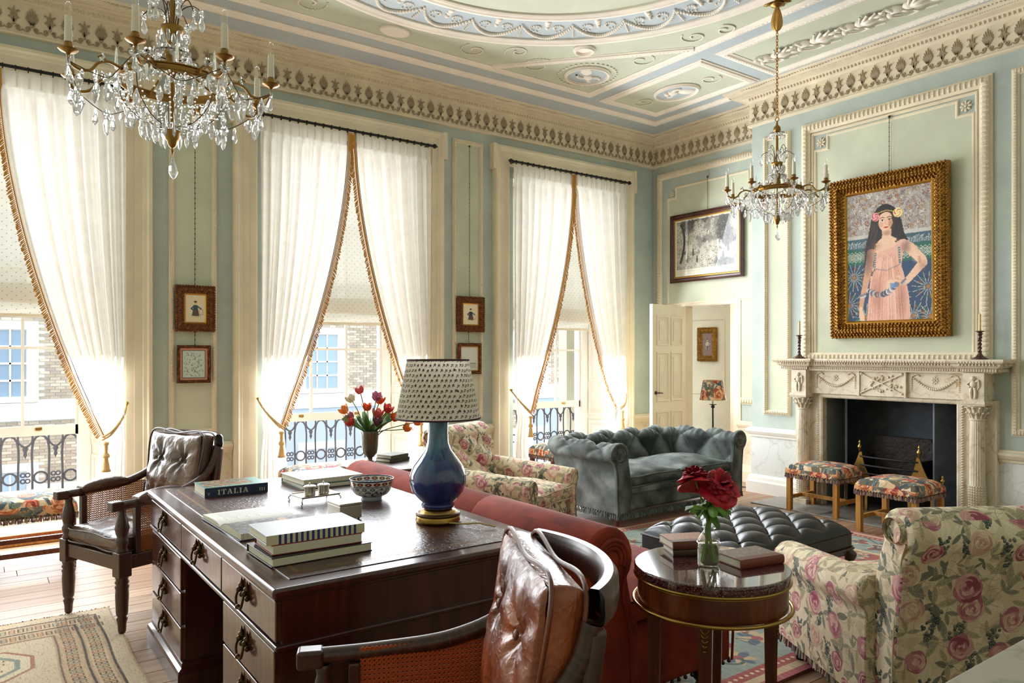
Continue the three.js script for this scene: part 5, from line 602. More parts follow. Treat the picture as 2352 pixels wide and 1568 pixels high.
// ---------- the desk ----------
const bail = (() => { const ros = (x) => [cyl(0.011, 0.011, 0.006, 0, 0, 0, 10).rotateX(PI / 2).translate(x, 0.012, 0.003), mv(new THREE.ConeGeometry(0.008, 0.03, 6), x, 0.035, 0.004), sph(0.009, x, 0.012, 0.012, 8, 6), sph(0.008, x + 0.004, -0.004, 0.006, 6, 5), sph(0.008, x - 0.005, 0.022, 0.006, 6, 5)]; return all([...ros(-0.028), ...ros(0.028), tube([V(-0.028, 0.012, 0.014), V(-0.032, -0.012, 0.02), V(-0.018, -0.034, 0.022), V(0, -0.03, 0.024), V(0.018, -0.034, 0.022), V(0.032, -0.012, 0.02), V(0.028, 0.012, 0.014)], 0.004, 24, 6), sph(0.008, 0, -0.031, 0.024, 8, 6)]); })();
{ const D = thing('desk', 'mahogany partners desk with leather top and brass bail handles', 'desk', [3.68, 0, 6.035]);
  const sd = 0.035;
  obj('desk_top', g2([rb(2.01, 0.032, 1.07, 0.012, 0, 0.764, 0, 3), rb(1.98, 0.012, 1.05, 0.005, 0, 0.744, 0)]), M.mahogany, D);
  obj('leather_inset', g2(rb(1.86, 0.004, 0.92, 0.002, 0, 0.781, 0)), M.deskLeather, D); obj('tooled_line', [0.90, 0.885].flatMap((k) => { const w = 1.86 * k + 0.08, d = 0.92 * k; return [bb(-w / 2, w / 2, 0.7831, 0.7834, d / 2, d / 2 + 0.003), bb(-w / 2, w / 2, 0.7831, 0.7834, -d / 2 - 0.003, -d / 2), bb(-w / 2, -w / 2 + 0.003, 0.7831, 0.7834, -d / 2, d / 2), bb(w / 2 - 0.003, w / 2, 0.7831, 0.7834, -d / 2, d / 2)]; }), mat({ color: 0xa07a44, roughness: 0.4, metalness: 0.5 }), D);
  obj('frieze', g2([bb(-0.985, 0.985, 0.60, 0.74, -0.515, 0.5), rb(1.995, 0.016, 1.05, 0.006, 0, 0.597, 0)]), M.mahogany, D);
  const drawer = (x0, x1, y0, y1) => { const d = obj('drawer', [buv(rb(x1 - x0 - 0.008, y1 - y0 - 0.008, 0.022, 0.004, (x0 + x1) / 2, (y0 + y1) / 2, 0.508)), tube([V(x0 + 0.005, y0 + 0.005, 0.515), V(x0 + 0.005, y1 - 0.005, 0.515)], 0.003, 4, 5), tube([V(x1 - 0.005, y0 + 0.005, 0.515), V(x1 - 0.005, y1 - 0.005, 0.515)], 0.003, 4, 5)], M.flame, D); inst('handle', bail, M.bronze, d, (x0 + x1) / 2, (y0 + y1) / 2 + 0.006, 0.519, 0, 0, 0, 1.12); };
  drawer(-0.98, -0.3, 0.607, 0.738); drawer(-0.295, 0.365, 0.607, 0.738); drawer(0.37, 0.98, 0.607, 0.738);
  for (const [a, b] of [[-0.97, -0.305], [0.38, 0.97]]) { const p = obj('pedestal', g2([bb(a, b, 0.08, 0.592, -0.5, 0.5)]), M.mahogany, D); for (const [y0, y1] of [[0.43, 0.585], [0.275, 0.428], [0.12, 0.273]]) drawer(a + 0.004, b - 0.004, y0, y1); obj('plinth', [sweep([[0.0, 0.125], [0.012, 0.118], [0.014, 0.1], [0.028, 0.09], [0.032, 0.075], [0.032, 0], [0, 0]], [V(a, 0, -0.5), V(a, 0, 0.505), V(b, 0, 0.505), V(b, 0, -0.5)], UP)], M.mahogany, p); }
}
// ---------- caned library chairs ----------
function caneGeo(w, h, s = 0.0125) { const g = [], t = 0.0022, th = 0.0012; for (let x = s / 2; x < w; x += s) g.push(box(t, h, th, x - w / 2 - 0.0024, 0, 0.0006), box(t, h, th, x - w / 2 + 0.0024, 0, 0.0006)); for (let y = s / 2; y < h; y += s) g.push(box(w, t, th, 0, y - h / 2 - 0.002, -0.0006), box(w, t, th, 0, y - h / 2 + 0.002, -0.0006));
  for (const k of [1, -1]) for (let c = -w; c < h + w; c += s) { // diagonals clipped to the rectangle
    let x0 = -w / 2, y0 = k > 0 ? c - h / 2 - (w / 2) * 0 : c - h / 2, x1 = w / 2, y1 = y0 + k * w; const cl = (xa, ya, xb, yb, yl) => xa + (yl - ya) * (xb - xa) / (yb - ya); let ax = x0, ay = y0, bx = x1, by = y1; for (const [lim, lo] of [[-h / 2, true], [h / 2, false]]) { const out = (y) => lo ? y < lim : y > lim; if (out(ay) && out(by)) { ax = NaN; break; } if (out(ay)) { ax = cl(ax, ay, bx, by, lim); ay = lim; } else if (out(by)) { bx = cl(ax, ay, bx, by, lim); by = lim; } } if (!(ax === ax)) continue; const L = hypot(bx - ax, by - ay); if (L < 0.004) continue; g.push(box(L, 0.003, th, 0, 0, 0).rotateZ(atan2(by - ay, bx - ax)).translate((ax + bx) / 2, (ay + by) / 2, 0.0015 * k)); }
  return all(g); }
function libraryChair(label, pos, dir, lm, cm, pads) {
  const t = thing('library_chair', label, 'chair', pos, atan2(dir[0], dir[1]), 'caned library chairs'), W = M.chairWood;
  for (const s of [-1, 1]) {
    obj('front_leg', [lathe([[0.0, 0], [0.016, 0], [0.02, 0.012], [0.022, 0.05], [0.028, 0.075], [0.02, 0.085], [0.028, 0.095], [0.03, 0.11], [0.034, 0.2], [0.032, 0.23], [0.036, 0.245], [0.028, 0.255], [0.036, 0.265], [0.03, 0.28], [0.034, 0.295], [0.034, 0.3]], 18).translate(s * 0.275, 0, 0.25), rb(0.07, 0.13, 0.07, 0.006, s * 0.275, 0.36, 0.25), lathe([[0.03, 0.425], [0.034, 0.435], [0.024, 0.45], [0.034, 0.47], [0.034, 0.49], [0.024, 0.505], [0.03, 0.52], [0.036, 0.55], [0.028, 0.59], [0.018, 0.63], [0.022, 0.645], [0.016, 0.655]], 18).translate(s * 0.275, 0, 0.25)], W, t);
    obj('rear_leg', rb(0.05, 0.36, 0.05, 0.008, s * 0.25, 0.18, -0.27).applyMatrix4(new THREE.Matrix4().makeShear(0, 0, 0, 0, 0, 0)), W, t);
    obj('arm', [tube([V(s * 0.285, 0.672, 0.30), V(s * 0.29, 0.676, 0.1), V(s * 0.28, 0.70, -0.1), V(s * 0.27, 0.76, -0.24), V(s * 0.272, 0.84, -0.30), V(s * 0.272, 0.92, -0.325)], 0.024, 40, 10), rb(0.056, 0.05, 0.07, 0.01, s * 0.282, 0.672, 0.285)], W, t);
    obj('side_rail', rb(0.045, 0.075, 0.5, 0.006, s * 0.268, 0.365, 0), W, t); obj('side_stile', rb(0.035, 0.25, 0.03, 0.005, s * 0.275, 0.53, 0.17), W, t);
    const c = obj('side_cane', caneGeo(0.42, 0.3).rotateY(PI / 2).translate(s * 0.27, 0.545, -0.055), cm, t);
    if (pads) { const p = obj('arm_pad', cushion(0.07, 0.05, 0.26, 0.012, [], 12), lm, t); p.position.set(s * 0.287, 0.70, 0.05); p.rotation.x = 0.06; nails([V(s * 0.287 + 0.032, 0.69, 0.17), V(s * 0.287 + 0.032, 0.70, -0.08)], 0.014, 0.004, M.bronze, t, false); }
  }
  obj('front_rail', rb(0.5, 0.075, 0.045, 0.006, 0, 0.365, 0.25), W, t); obj('seat_board', rb(0.5, 0.02, 0.48, 0.004, 0, 0.39, 0), M.dark, t);
  const rk = new THREE.Group(); const back = obj('back_frame', [crease(sweep([[-0.02, 0], [0.02, 0], [0.024, 0.02], [0.022, 0.06], [0.01, 0.075], [-0.01, 0.075], [-0.022, 0.06], [-0.024, 0.02], [-0.02, 0]], Array.from({ length: 33 }, (_, i) => { const a = (i / 32 - 0.5) * 1.5; return V(sin(a) * 0.4, 0.915, -0.06 - cos(a) * 0.37); }), UP), 0.7), rb(0.05, 0.52, 0.045, 0.012, -0.27, 0.65, -0.30), rb(0.05, 0.52, 0.045, 0.012, 0.27, 0.65, -0.30), rb(0.5, 0.05, 0.04, 0.01, 0, 0.42, -0.29)], W, t);
  const sh = back.geometry.attributes.position; for (let i = 0; i < sh.count; i++) if (sh.getY(i) < 0.91) sh.setZ(i, sh.getZ(i) + (0.66 - sh.getY(i)) * 0.13); back.geometry = crease(back.geometry, 0.7);
  const bc = obj('back_cane', caneGeo(0.48, 0.48).rotateX(-0.13).translate(0, 0.68, -0.325), cm, t);
  const sc = obj('seat_cushion', cushion(0.5, 0.12, 0.5, 0.025, [[0, 0, 0.035, 0.06], [-0.13, 0.1, 0.02, 0.05], [0.13, 0.1, 0.02, 0.05]], 44, 0.02), lm, t); sc.position.set(0, 0.455, 0.01); obj('seat_piping', [pipe(0.5, 0.5, 0.034, 0.005), pipe(0.5, 0.5, -0.034, 0.005)], lm, sc);
  const bk = obj('back_cushion', cushion(0.5, 0.14, 0.52, 0.03, [[-0.11, -0.11, 0.05, 0.06], [0.11, -0.11, 0.05, 0.06], [-0.11, 0.13, 0.05, 0.06], [0.11, 0.13, 0.05, 0.06]], 60, 0.02), lm, t); bk.position.set(0, 0.725, -0.24); bk.rotation.x = PI / 2 - 0.15; obj('back_piping', [pipe(0.51, 0.53, 0.038, 0.006), pipe(0.51, 0.53, -0.038, 0.006)], lm, bk);
  const bt = prep(sph(0.013, 0, 0, 0, 10, 6).scale(1, 0.55, 1)); for (const [x, z] of [[-0.11, -0.11], [0.11, -0.11], [-0.11, 0.13], [0.11, 0.13]]) inst('button', bt, lm, bk, x, 0.062, z);
  return t;
}
libraryChair('caned mahogany library chair with brown leather cushions, beyond the desk end by the window', [2.17, 0.016, 6.53], [0.36, 0.93], M.oldLeather, M.cane, true);
libraryChair('caned mahogany library chair with glossy brown leather back cushion, in the foreground by the desk', [5.34, 0, 6.42], [-0.42, 0.91], M.leather, M.caneRed, false);
// ---------- grey-green velvet chesterfield ----------
{ const S = thing('chesterfield_sofa', 'deep-buttoned grey-green velvet chesterfield with two seat cushions', 'sofa', [1.80, 0, 2.06], PI / 2 + 0.05);
  // U-shaped path of the roll, from the left arm's front round the back to the right arm's front (faces +z)
  const w = 0.87, d0 = -0.36, d1 = 0.50, r = 0.16, P = []; const push = (x, z, nx, nz) => P.push([x, z, nx, nz]);
  for (let i = 0; i <= 12; i++) push(-w, lerp(d1, d0 + r, i / 12), -1, 0); for (let i = 1; i < 8; i++) { const a = PI + i / 8 * PI / 2; push(-w + r + r * cos(a), d0 + r + r * sin(a), cos(a), sin(a)); }
  for (let i = 0; i <= 24; i++) push(lerp(-w + r, w - r, i / 24), d0, 0, -1); for (let i = 1; i < 8; i++) { const a = -PI / 2 + i / 8 * PI / 2; push(w - r + r * cos(a), d0 + r + r * sin(a), cos(a), sin(a)); } for (let i = 0; i <= 12; i++) push(w, lerp(d0 + r, d1, i / 12), 1, 0);
  const len = [0]; for (let i = 1; i < P.length; i++) len.push(len[i - 1] + hypot(P[i][0] - P[i - 1][0], P[i][1] - P[i - 1][1])); const LT = len[len.length - 1];
  const at = (u) => { const q = u * LT; let i = 1; while (i < P.length - 1 && len[i] < q) i++; const t = clamp((q - len[i - 1]) / (len[i] - len[i - 1])); return P[i].map((v, k) => lerp(P[i - 1][k], v, t)); };
  const sec = [[-0.15, 0.28], [-0.145, 0.36], [-0.13, 0.45], [-0.115, 0.52], [-0.105, 0.58]]; for (let i = 0; i <= 12; i++) { const a = PI * 0.95 - i / 12 * PI * 1.25; sec.push([-0.01 + 0.1 * cos(a), 0.635 + 0.09 * sin(a)]); } sec.push([0.035, 0.54], [0.02, 0.4], [0.012, 0.2], [0.008, 0.13]);
  const sc = new THREE.CatmullRomCurve3(sec.map(([n, y]) => V(n, y, 0)), false, 'centripetal'), SP = sc.getSpacedPoints(90), SL = sc.getLength();
  obj('upholstered_shell', surf((u, v) => { const [x, z, nx, nz] = at(u), p = SP[Math.round(v * 90)], q = SP[min(90, Math.round(v * 90) + 1)], o = SP[max(0, Math.round(v * 90) - 1)]; let tx = q.x - o.x, ty = q.y - o.y; const L = hypot(tx, ty) || 1; tx /= L; ty /= L; const m = hypot(nx, nz), ww = sst(0.02, 0.1, v) * (1 - sst(0.52, 0.62, v)) * sst(0, 0.015, u) * (1 - sst(0.985, 1, u)); const a = u * LT / 0.19, b = v * SL / 0.2 + 0.1, hgt = (tuftH((a + b) / 2, (a - b) / 2) - 0.8) * 0.07 * ww, fold = 0.006 * sin(u * LT * 90) * sst(0.3, 0.36, v) * (1 - sst(0.46, 0.52, v)) * tuftH((a + b) / 2, (a - b) / 2); const N = p.x - ty * (hgt + fold), Y = p.y + tx * (hgt + fold); return [x + nx / m * N, Y, z + nz / m * N, u * LT, v * SL]; }, 260, 90), M.velvet, S);
  for (const s of [-1, 1]) { const q = shp(SP.filter((_, i) => i % 3 === 0).map((p) => [p.x, p.y]).concat([[-0.13, 0.13]])); const g = (s < 0 ? flipX(ext(q, 0.02, 0.008, 2)) : ext(q, 0.02, 0.008, 2)).translate(s * w, 0, d1 - 0.008); obj('front_facing', g, M.velvet, S);
    obj('pleated_roundel', [surf((u, v) => { const a = u * PI * 2, rr = v * 0.088; return [s * (w - 0.01) + rr * cos(a), 0.635 + rr * sin(a) * 0.95, d1 + 0.035 - 0.012 * v * v + 0.003 * sin(a * 14) * v]; }, 84, 6), tube(Array.from({ length: 20 }, (_, i) => V(s * (w - 0.01) + 0.09 * cos(i * PI / 10), 0.635 + 0.086 * sin(i * PI / 10), d1 + 0.022)), 0.005, 60, 5, true)], M.velvet, S);
    obj('piping', tube([V(s * (w + 0.03), 0.55, d1 + 0.022), V(s * (w + 0.012), 0.4, d1 + 0.022), V(s * (w + 0.006), 0.14, d1 + 0.022)], 0.005, 14, 5), M.velvet, S); }
  obj('seat_base', g2([rb(1.52, 0.2, 0.78, 0.03, 0, 0.23, 0.09), rb(1.5, 0.06, 0.06, 0.02, 0, 0.31, 0.48)]), M.velvet, S); obj('back_panel', g2(bb(-0.75, 0.75, 0.13, 0.3, d0 - 0.01, d0 + 0.02)), M.velvet, S);
  for (const s of [-1, 1]) { const c = obj('seat_cushion', cushion(0.74, 0.15, 0.68, 0.045, [], 36, 0.03), M.velvet, S); c.position.set(s * 0.375, 0.385, 0.14); obj('cushion_piping', [pipe(0.745, 0.685, 0.042, 0.006), pipe(0.745, 0.685, -0.042, 0.006)], M.velvet, c); }
  const ring = [V(-w - 0.012, 0.13, d1 + 0.03), V(w + 0.012, 0.13, d1 + 0.03), V(w + 0.012, 0.13, d0 - 0.012), V(-w - 0.012, 0.13, d0 - 0.012)]; nails(ring, 0.03, 0.008, M.fringeS[2], S); fringe(ring, 0.13, 0.045, 0.011, M.fringeS, S);
  for (const [x, z] of [[-0.82, 0.44], [0.82, 0.44], [-0.82, -0.3], [0.82, -0.3]]) obj('foot', cyl(0.03, 0.022, 0.13, x, 0.08, z, 4), M.satin, S);
}
// ---------- red velvet sofa backing on to the desk ----------
{ const S = thing('red_sofa', 'rust-red velvet sofa with scrolled back behind the desk', 'sofa', [-0.03, 0.019, 0]);
  const prof = (k) => { const o = []; o.push([0.0, 0.14]); o.push([0.0, 0.5]); for (let i = 0; i <= 14; i++) { const a = -0.7 + i / 14 * (PI + 1.5); o.push([-0.07 + 0.098 * cos(a), 0.685 + 0.1 * sin(a)]); } o.push([-0.16, 0.52], [-0.2, 0.4], [-0.2, 0.14]); return o; };
  const sec = (x0, x1, dz, dy) => { const g = ext(shp(prof()), x1 - x0 - 0.05, 0.025, 4, 8); return g.rotateY(PI / 2).translate(x0 + 0.025, dy, 0).scale(1, 1, 1).applyMatrix4(new THREE.Matrix4().makeScale(1, 1, -1)).translate(0, 0, 5.425 + dz); };
  obj('back_section', buv(crease(sec(2.62, 4.14, 0, 0), 0.7)), M.redVelvet, S); obj('back_section', buv(crease(sec(4.08, 4.89, 0.012, 0.006), 0.7)), M.redVelvet, S);
  // scroll end with pleats
  obj('scroll_end', [0.05, 0.066, 0.08].map((r, k) => tube(Array.from({ length: 16 }, (_, i) => { const a = -0.6 + i / 15 * (PI + 1.0); return V(4.893 + 0.003 * k, 0.69 + r * sin(a), 5.367 + r * cos(a)); }), 0.009, 40, 6)), M.redVelvet, S);
  obj('scroll_piping', tube([V(4.893, 0.16, 5.26), V(4.893, 0.4, 5.27), V(4.896, 0.56, 5.31), V(4.896, 0.66, 5.29)], 0.006, 20, 6), M.redVelvet, S);
  obj('seat_base', g2(rb(2.24, 0.28, 0.72, 0.03, 3.755, 0.28, 5.0, 3)), M.redVelvet, S); for (const [a, b] of [[2.65, 3.76], [3.77, 4.88]]) { const c = obj('seat_cushion', cushion(b - a, 0.13, 0.62, 0.03, [], 30, 0.02), M.redVelvet, S); c.position.set((a + b) / 2, 0.47, 4.95); }
  obj('side_piping', [tube([V(4.882, 0.15, 4.65), V(4.884, 0.3, 4.645), V(4.882, 0.41, 4.65)], 0.006, 10, 6), tube([V(4.884, 0.15, 4.78), V(4.884, 0.42, 4.78)], 0.004, 8, 6)], M.redVelvet, S);
  nails([V(4.882, 0.15, 5.4), V(4.882, 0.15, 4.65), V(2.63, 0.15, 4.637)], 0.04, 0.009, M.bronze, S, false);
  for (const [x, z] of [[2.75, 5.3], [4.78, 5.32], [2.75, 4.72], [4.78, 4.72]]) obj('foot', lathe([[0, 0], [0.03, 0], [0.034, 0.02], [0.026, 0.04], [0.044, 0.06], [0.05, 0.085], [0.036, 0.105], [0.044, 0.12], [0.044, 0.15], [0, 0.15]], 18).translate(x, 0, z), M.dark, S);
}
// ---------- chintz armchairs ----------
function armchair(label, pos, dir, tuft) {
  const t = thing('armchair', label, 'armchair', pos, atan2(dir[0], dir[1]), 'floral chintz armchairs'), F = M.chintz;
  obj('seat_base', g2(rb(0.66, 0.2, 0.74, 0.03, 0, 0.23, 0.06, 3)), F, t);
  const c = obj('seat_cushion', cushion(0.56, 0.15, 0.66, 0.035, [], 30, 0.02), F, t); c.position.set(0, 0.385, 0.14); obj('cushion_piping', [pipe(0.565, 0.665, 0.042, 0.005), pipe(0.565, 0.665, -0.042, 0.005)], F, c);
  for (const s of [-1, 1]) { const o = []; o.push([0.02, 0.13], [0.09, 0.13], [0.088, 0.4]); for (let i = 0; i <= 12; i++) { const a = -0.9 + i / 12 * (PI + 1.3); o.push([0.055 + 0.068 * cos(a), 0.485 + 0.062 * sin(a)]); } o.push([0.0, 0.4]); const L = 0.72, g = ext(shp(o), L, 0.02, 4, 6); const p = crease(g, 0.8), a = p.attributes.position; for (let i = 0; i < a.count; i++) { const z = a.getZ(i) / L, y = a.getY(i); if (y > 0.3) a.setY(i, y + 0.045 * pow(1 - z, 2) - 0.01 * z); } p.translate(0.29, 0, -0.27).scale(s, 1, 1); p.computeVertexNormals(); obj('arm', buv(crease(p, 0.8)), F, t); obj('arm_piping', tube([V(s * 0.372, 0.14, 0.475), V(s * 0.372, 0.42, 0.475), V(s * 0.40, 0.47, 0.475), V(s * 0.385, 0.535, 0.475), V(s * 0.33, 0.545, 0.475), V(s * 0.29, 0.48, 0.475)], 0.004, 30, 5), F, t); }
  // raked back with a rolled top
  const pr = []; pr.push([-0.06, 0.13], [-0.075, 0.4], [-0.12, 0.7]); for (let i = 0; i <= 14; i++) { const a = PI + 0.5 - i / 14 * (PI + 1.1); pr.push([-0.105 + 0.075 * cos(a), 0.8 + 0.065 * sin(a)]); } pr.push([-0.0, 0.66], [0.07, 0.4], [0.1, 0.3], [0.1, 0.13]);
  const bw = 0.72, bg = ext(shp(pr), bw - 0.06, 0.03, 4, 8).rotateY(-PI / 2).translate(bw / 2 - 0.03, 0, -0.32); obj('back', buv(crease(bg, 0.8)), F, t);
  obj('back_roll', buv(prep(surf((u, v) => { const a = v * PI * 2, e = 1 - 0.25 * pow(abs(2 * u - 1), 8); return [(u - 0.5) * (bw + 0.04), 0.815 + 0.062 * e * sin(a), -0.425 + 0.075 * e * cos(a)]; }, 30, 24))), F, t);
  for (const s of [-1, 1]) obj('back_piping', tube([V(s * (bw / 2 - 0.004), 0.15, -0.392), V(s * (bw / 2 - 0.004), 0.42, -0.405), V(s * (bw / 2 - 0.004), 0.7, -0.45), V(s * (bw / 2 + 0.01), 0.78, -0.5)], 0.005, 24, 6), mat({ color: 0xcdb98e, roughness: 0.8 }), t);
  if (tuft) obj('buttoned_back', surf((u, v) => { const a = u * 4, b = v * 4, h = (tuftH((a + b) / 2, (a - b) / 2) - 0.55) * 0.06 * sst(0, 0.1, v), x = (u - 0.5) * 0.7, y = 0.4 + v * 0.46; return [x, y, -0.18 - v * 0.2 + h + 0.02 * cos(x * 4), x, y]; }, 90, 80), F, t);
  else obj('inner_back', surf((u, v) => { const x = (u - 0.5) * 0.56, y = 0.4 + v * 0.4; return [x, y, -0.2 - v * 0.17 + 0.05 * cos(x * 5) * sin(v * PI), x, y]; }, 24, 24), F, t);
  const ring = [V(-0.385, 0.13, 0.48), V(0.385, 0.13, 0.48), V(0.385, 0.13, -0.40), V(-0.385, 0.13, -0.40)]; nails(ring, 0.03, 0.007, M.umber, t); fringe(ring, 0.13, 0.06, 0.009, M.fringeC, t);
  for (const [x, z] of [[-0.32, 0.4], [0.32, 0.4], [-0.3, -0.32], [0.3, -0.32]]) obj('leg', lathe([[0, 0], [0.018, 0], [0.02, 0.01], [0.026, 0.028], [0.018, 0.04], [0.024, 0.05], [0.032, 0.13], [0.03, 0.14], [0, 0.14]], 14).translate(x, 0, z), M.dark, t);
  return t;
}
armchair('floral chintz armchair seen from behind, in the right foreground', [5.31, 0.016, 4.0], [-0.86, -0.51], false);
armchair('floral chintz armchair with buttoned back beside the blue lamp', [2.10, 0.019, 3.93], [0.91, -0.41], true);
// ---------- ottoman ----------
{ const t = thing('ottoman', 'deep-buttoned dark blue leather ottoman on carved legs', 'ottoman', [3.795, 0.019, 3.12]), w = 0.8, d = 1.16;
  obj('buttoned_top', surf((u, v) => { const x = (u - 0.5) * w, z = (v - 0.5) * d, ex = 1 - pow(abs(2 * u - 1), 7), ez = 1 - pow(abs(2 * v - 1), 9), e = pow(max(0, ex * ez), 0.45), a = u * 6, b = v * 8 + 0, win = sst(0, 0.13, min(u, 1 - u)) * sst(0, 0.1, min(v, 1 - v)), h = (tuftH((a + b) / 2, (a - b) / 2) - 0.6) * 0.055 * win; return [x * (1 + 0.012 * e), 0.268 + 0.085 * e + h, z * (1 + 0.012 * e), x, z]; }, 130, 170), M.navy, t);
  obj('border', g2([rb(w + 0.01, 0.115, d + 0.01, 0.02, 0, 0.225, 0, 3)]), M.navy, t);
  const bt = prep(sph(0.011, 0, 0, 0, 8, 5).scale(1, 0.5, 1)); for (let i = 1; i < 6; i++) for (let j = 1; j < 8; j++) if ((i + j) % 2 === 0) inst('button', bt, M.navy, t, (i / 6 - 0.5) * w, 0.328, (j / 8 - 0.5) * d);
  nails(ringP(w + 0.014, d + 0.014, 0.268), 0.013, 0.0038, M.bronze, t); nails(ringP(w + 0.014, d + 0.014, 0.183), 0.013, 0.0038, M.bronze, t);
  obj('carved_frame', g2([rb(w - 0.0, 0.05, d - 0.0, 0.012, 0, 0.15, 0), rb(w + 0.03, 0.016, d + 0.03, 0.007, 0, 0.168, 0)]), M.chairWood, t);
  for (const [sx, sz] of [[-1, -1], [1, -1], [1, 1], [-1, 1]]) { const x = sx * (w / 2 - 0.03), z = sz * (d / 2 - 0.03), k = (a, y, r) => ({ p: V(x + sx * a, y, z + sz * a), r }), pts = [k(0, 0.17, 0.04), k(0.022, 0.13, 0.045), k(0.02, 0.09, 0.03), k(0.0, 0.05, 0.022), k(0.012, 0.028, 0.026)]; const cv3 = new THREE.CatmullRomCurve3(pts.map((q) => q.p)); obj('leg', [surf((u, v) => { const p = cv3.getPoint(v), r = pts[min(4, floor(v * 4))].r + ((pts[min(4, floor(v * 4) + 1)].r - pts[min(4, floor(v * 4))].r) * (v * 4 % 1)), a = u * PI * 2; return [p.x + r * cos(a), p.y, p.z + r * sin(a)]; }, 14, 20), sph(0.032, x + sx * 0.015, 0.026, z + sz * 0.015, 12, 8).scale(1, 0.95, 1)], M.chairWood, t); }
}
// ---------- stools ----------
function stool(label, x0, x1, z0, z1, hgt, fm, cat = 'stool', group, wood = M.oak, thick = 0.11) {
  const w = x1 - x0, d = z1 - z0, t = thing('upholstered_stool', label, cat, [(x0 + x1) / 2, 0, (z0 + z1) / 2], 0, group), yb = hgt - thick;
  obj('seat', [surf((u, v) => { const e = pow(max(0, (1 - pow(abs(2 * u - 1), 6)) * (1 - pow(abs(2 * v - 1), 6))), 0.4); return [(u - 0.5) * w * (1 + 0.01 * e), hgt - 0.05 + 0.05 * e + 0.012 * cos((u - 0.5) * 3) * e, (v - 0.5) * d, u * w, v * d]; }, 36, 36), surf((u, v) => { const q = u * 4, k = floor(q) % 4, f = q - floor(q), c = [[-1, 1], [1, 1], [1, -1], [-1, -1], [-1, 1]], bul = 0.006 * sin(v * PI); const X = lerp(c[k][0], c[k + 1][0], f), Z = lerp(c[k][1], c[k + 1][1], f); return [X * (w / 2 + bul), lerp(yb, hgt - 0.05, v), Z * (d / 2 + bul), u * 2 * (w + d), v * 0.1]; }, 64, 5)], fm, t);
  const ring = ringP(w + 0.012, d + 0.012, yb + 0.012); nails(ring, 0.026, 0.007, M.bronze, t); fringe(ring, yb + 0.012, 0.035, 0.009, M.fringeT, t);
  for (const [sx, sz] of [[-1, -1], [1, -1], [1, 1], [-1, 1]]) obj('leg', buv(rb(0.045, yb + 0.02, 0.045, 0.004, sx * (w / 2 - 0.025), (yb + 0.02) / 2, sz * (d / 2 - 0.025))), wood, t);
  for (const s of [-1, 1]) obj('stretcher', buv(rb(0.025, 0.035, d - 0.09, 0.003, s * (w / 2 - 0.025), 0.13, 0)), wood, t); obj('stretcher', buv(rb(w - 0.07, 0.035, 0.025, 0.003, 0, 0.135, 0)), wood, t);
}
stool('floral tapestry stool on oak legs, left of the pair before the fire', 2.69, 3.21, 0.6, 1.04, 0.45, M.tapestry, 'stool', 'pair of fireside stools');
stool('floral tapestry stool on oak legs, right of the pair before the fire', 3.55, 4.05, 0.88, 1.35, 0.455, M.tapestry, 'stool', 'pair of fireside stools');
stool('floral window stool with fringe under the nearest window', 0.42, 0.92, 6.72, 7.62, 0.5, M.tapestry, 'stool', 'window stools', M.satin, 0.13);
stool('floral window stool with fringe behind the tulips', 0.36, 0.82, 4.25, 5.12, 0.5, M.tapestry, 'stool', 'window stools', M.satin, 0.13);
stool('floral window stool with fringe in front of the corner window', 0.36, 0.78, 1.5, 2.34, 0.5, M.tapestry, 'stool', 'window stools', M.satin, 0.13);
// ---------- tables ----------
{ const t = thing('round_table', 'round mahogany side table with porphyry top and brass bands', 'table', [5.124, 0, 5.12]), R = 0.2765;
  M.porphyry = phy({ roughness: 0.12, clearcoat: 1, clearcoatRoughness: 0.03, map: (() => { const r = RNG(2), c = RGB(0x4a2024); return cv(512, 512, (x, W) => { x.fillStyle = '#3d181d'; x.fillRect(0, 0, W, W); for (let i = 0; i < 9000; i++) { x.fillStyle = ['#5a2a30', '#2a0f14', '#6d3a3c', '#8a5a58'][floor(r() * 4)]; x.fillRect(r() * W, r() * W, 2 + r() * 3, 2 + r() * 3); } for (let i = 0; i < 1800; i++) { x.fillStyle = '#c9a8a0'; x.fillRect(r() * W, r() * W, 1.5 + r() * 1.5, 1.5 + r() * 1.5); } }, 2.2); })() });
  obj('stone_top', buv(lathe([[0.0001, 0.72], [R - 0.006, 0.72], [R, 0.714], [R, 0.69], [R - 0.004, 0.685], [0.0001, 0.685]], 72)), M.porphyry, t);
  obj('apron', buv(lathe([[R - 0.02, 0.68], [R - 0.012, 0.678], [R - 0.012, 0.59], [R - 0.02, 0.588]], 72)), M.satin, t); obj('brass_band', [tor(R - 0.004, 0.006, 0, 0.682, 0, 8, 72), tor(R + 0.002, 0.007, 0, 0.588, 0, 8, 72), tor(R - 0.012, 0.003, 0, 0.672, 0, 6, 72)], M.brass, t);
  for (let k = 0; k < 4; k++) { const a = 0.98 + k * PI / 2, x = 0.205 * cos(a), z = 0.205 * sin(a), g = new THREE.CylinderGeometry(0.034, 0.02, 0.585, 4, 1).rotateY(PI / 4).toNonIndexed(); g.computeVertexNormals(); const l = obj('leg', buv(g), M.satin, t); l.position.set(x, 0.2925, z); l.rotation.y = -a; const m = obj('gilt_mount', [0, 1, 2, 3, 4].map((i) => new THREE.TorusGeometry(0.014 - i * 0.0022, 0.003, 6, 14, PI).rotateZ(PI).translate(0, 0.27 - i * 0.018, 0)), M.brass, l); m.position.set(0.0245, 0, 0); m.rotation.y = PI / 2; }
}
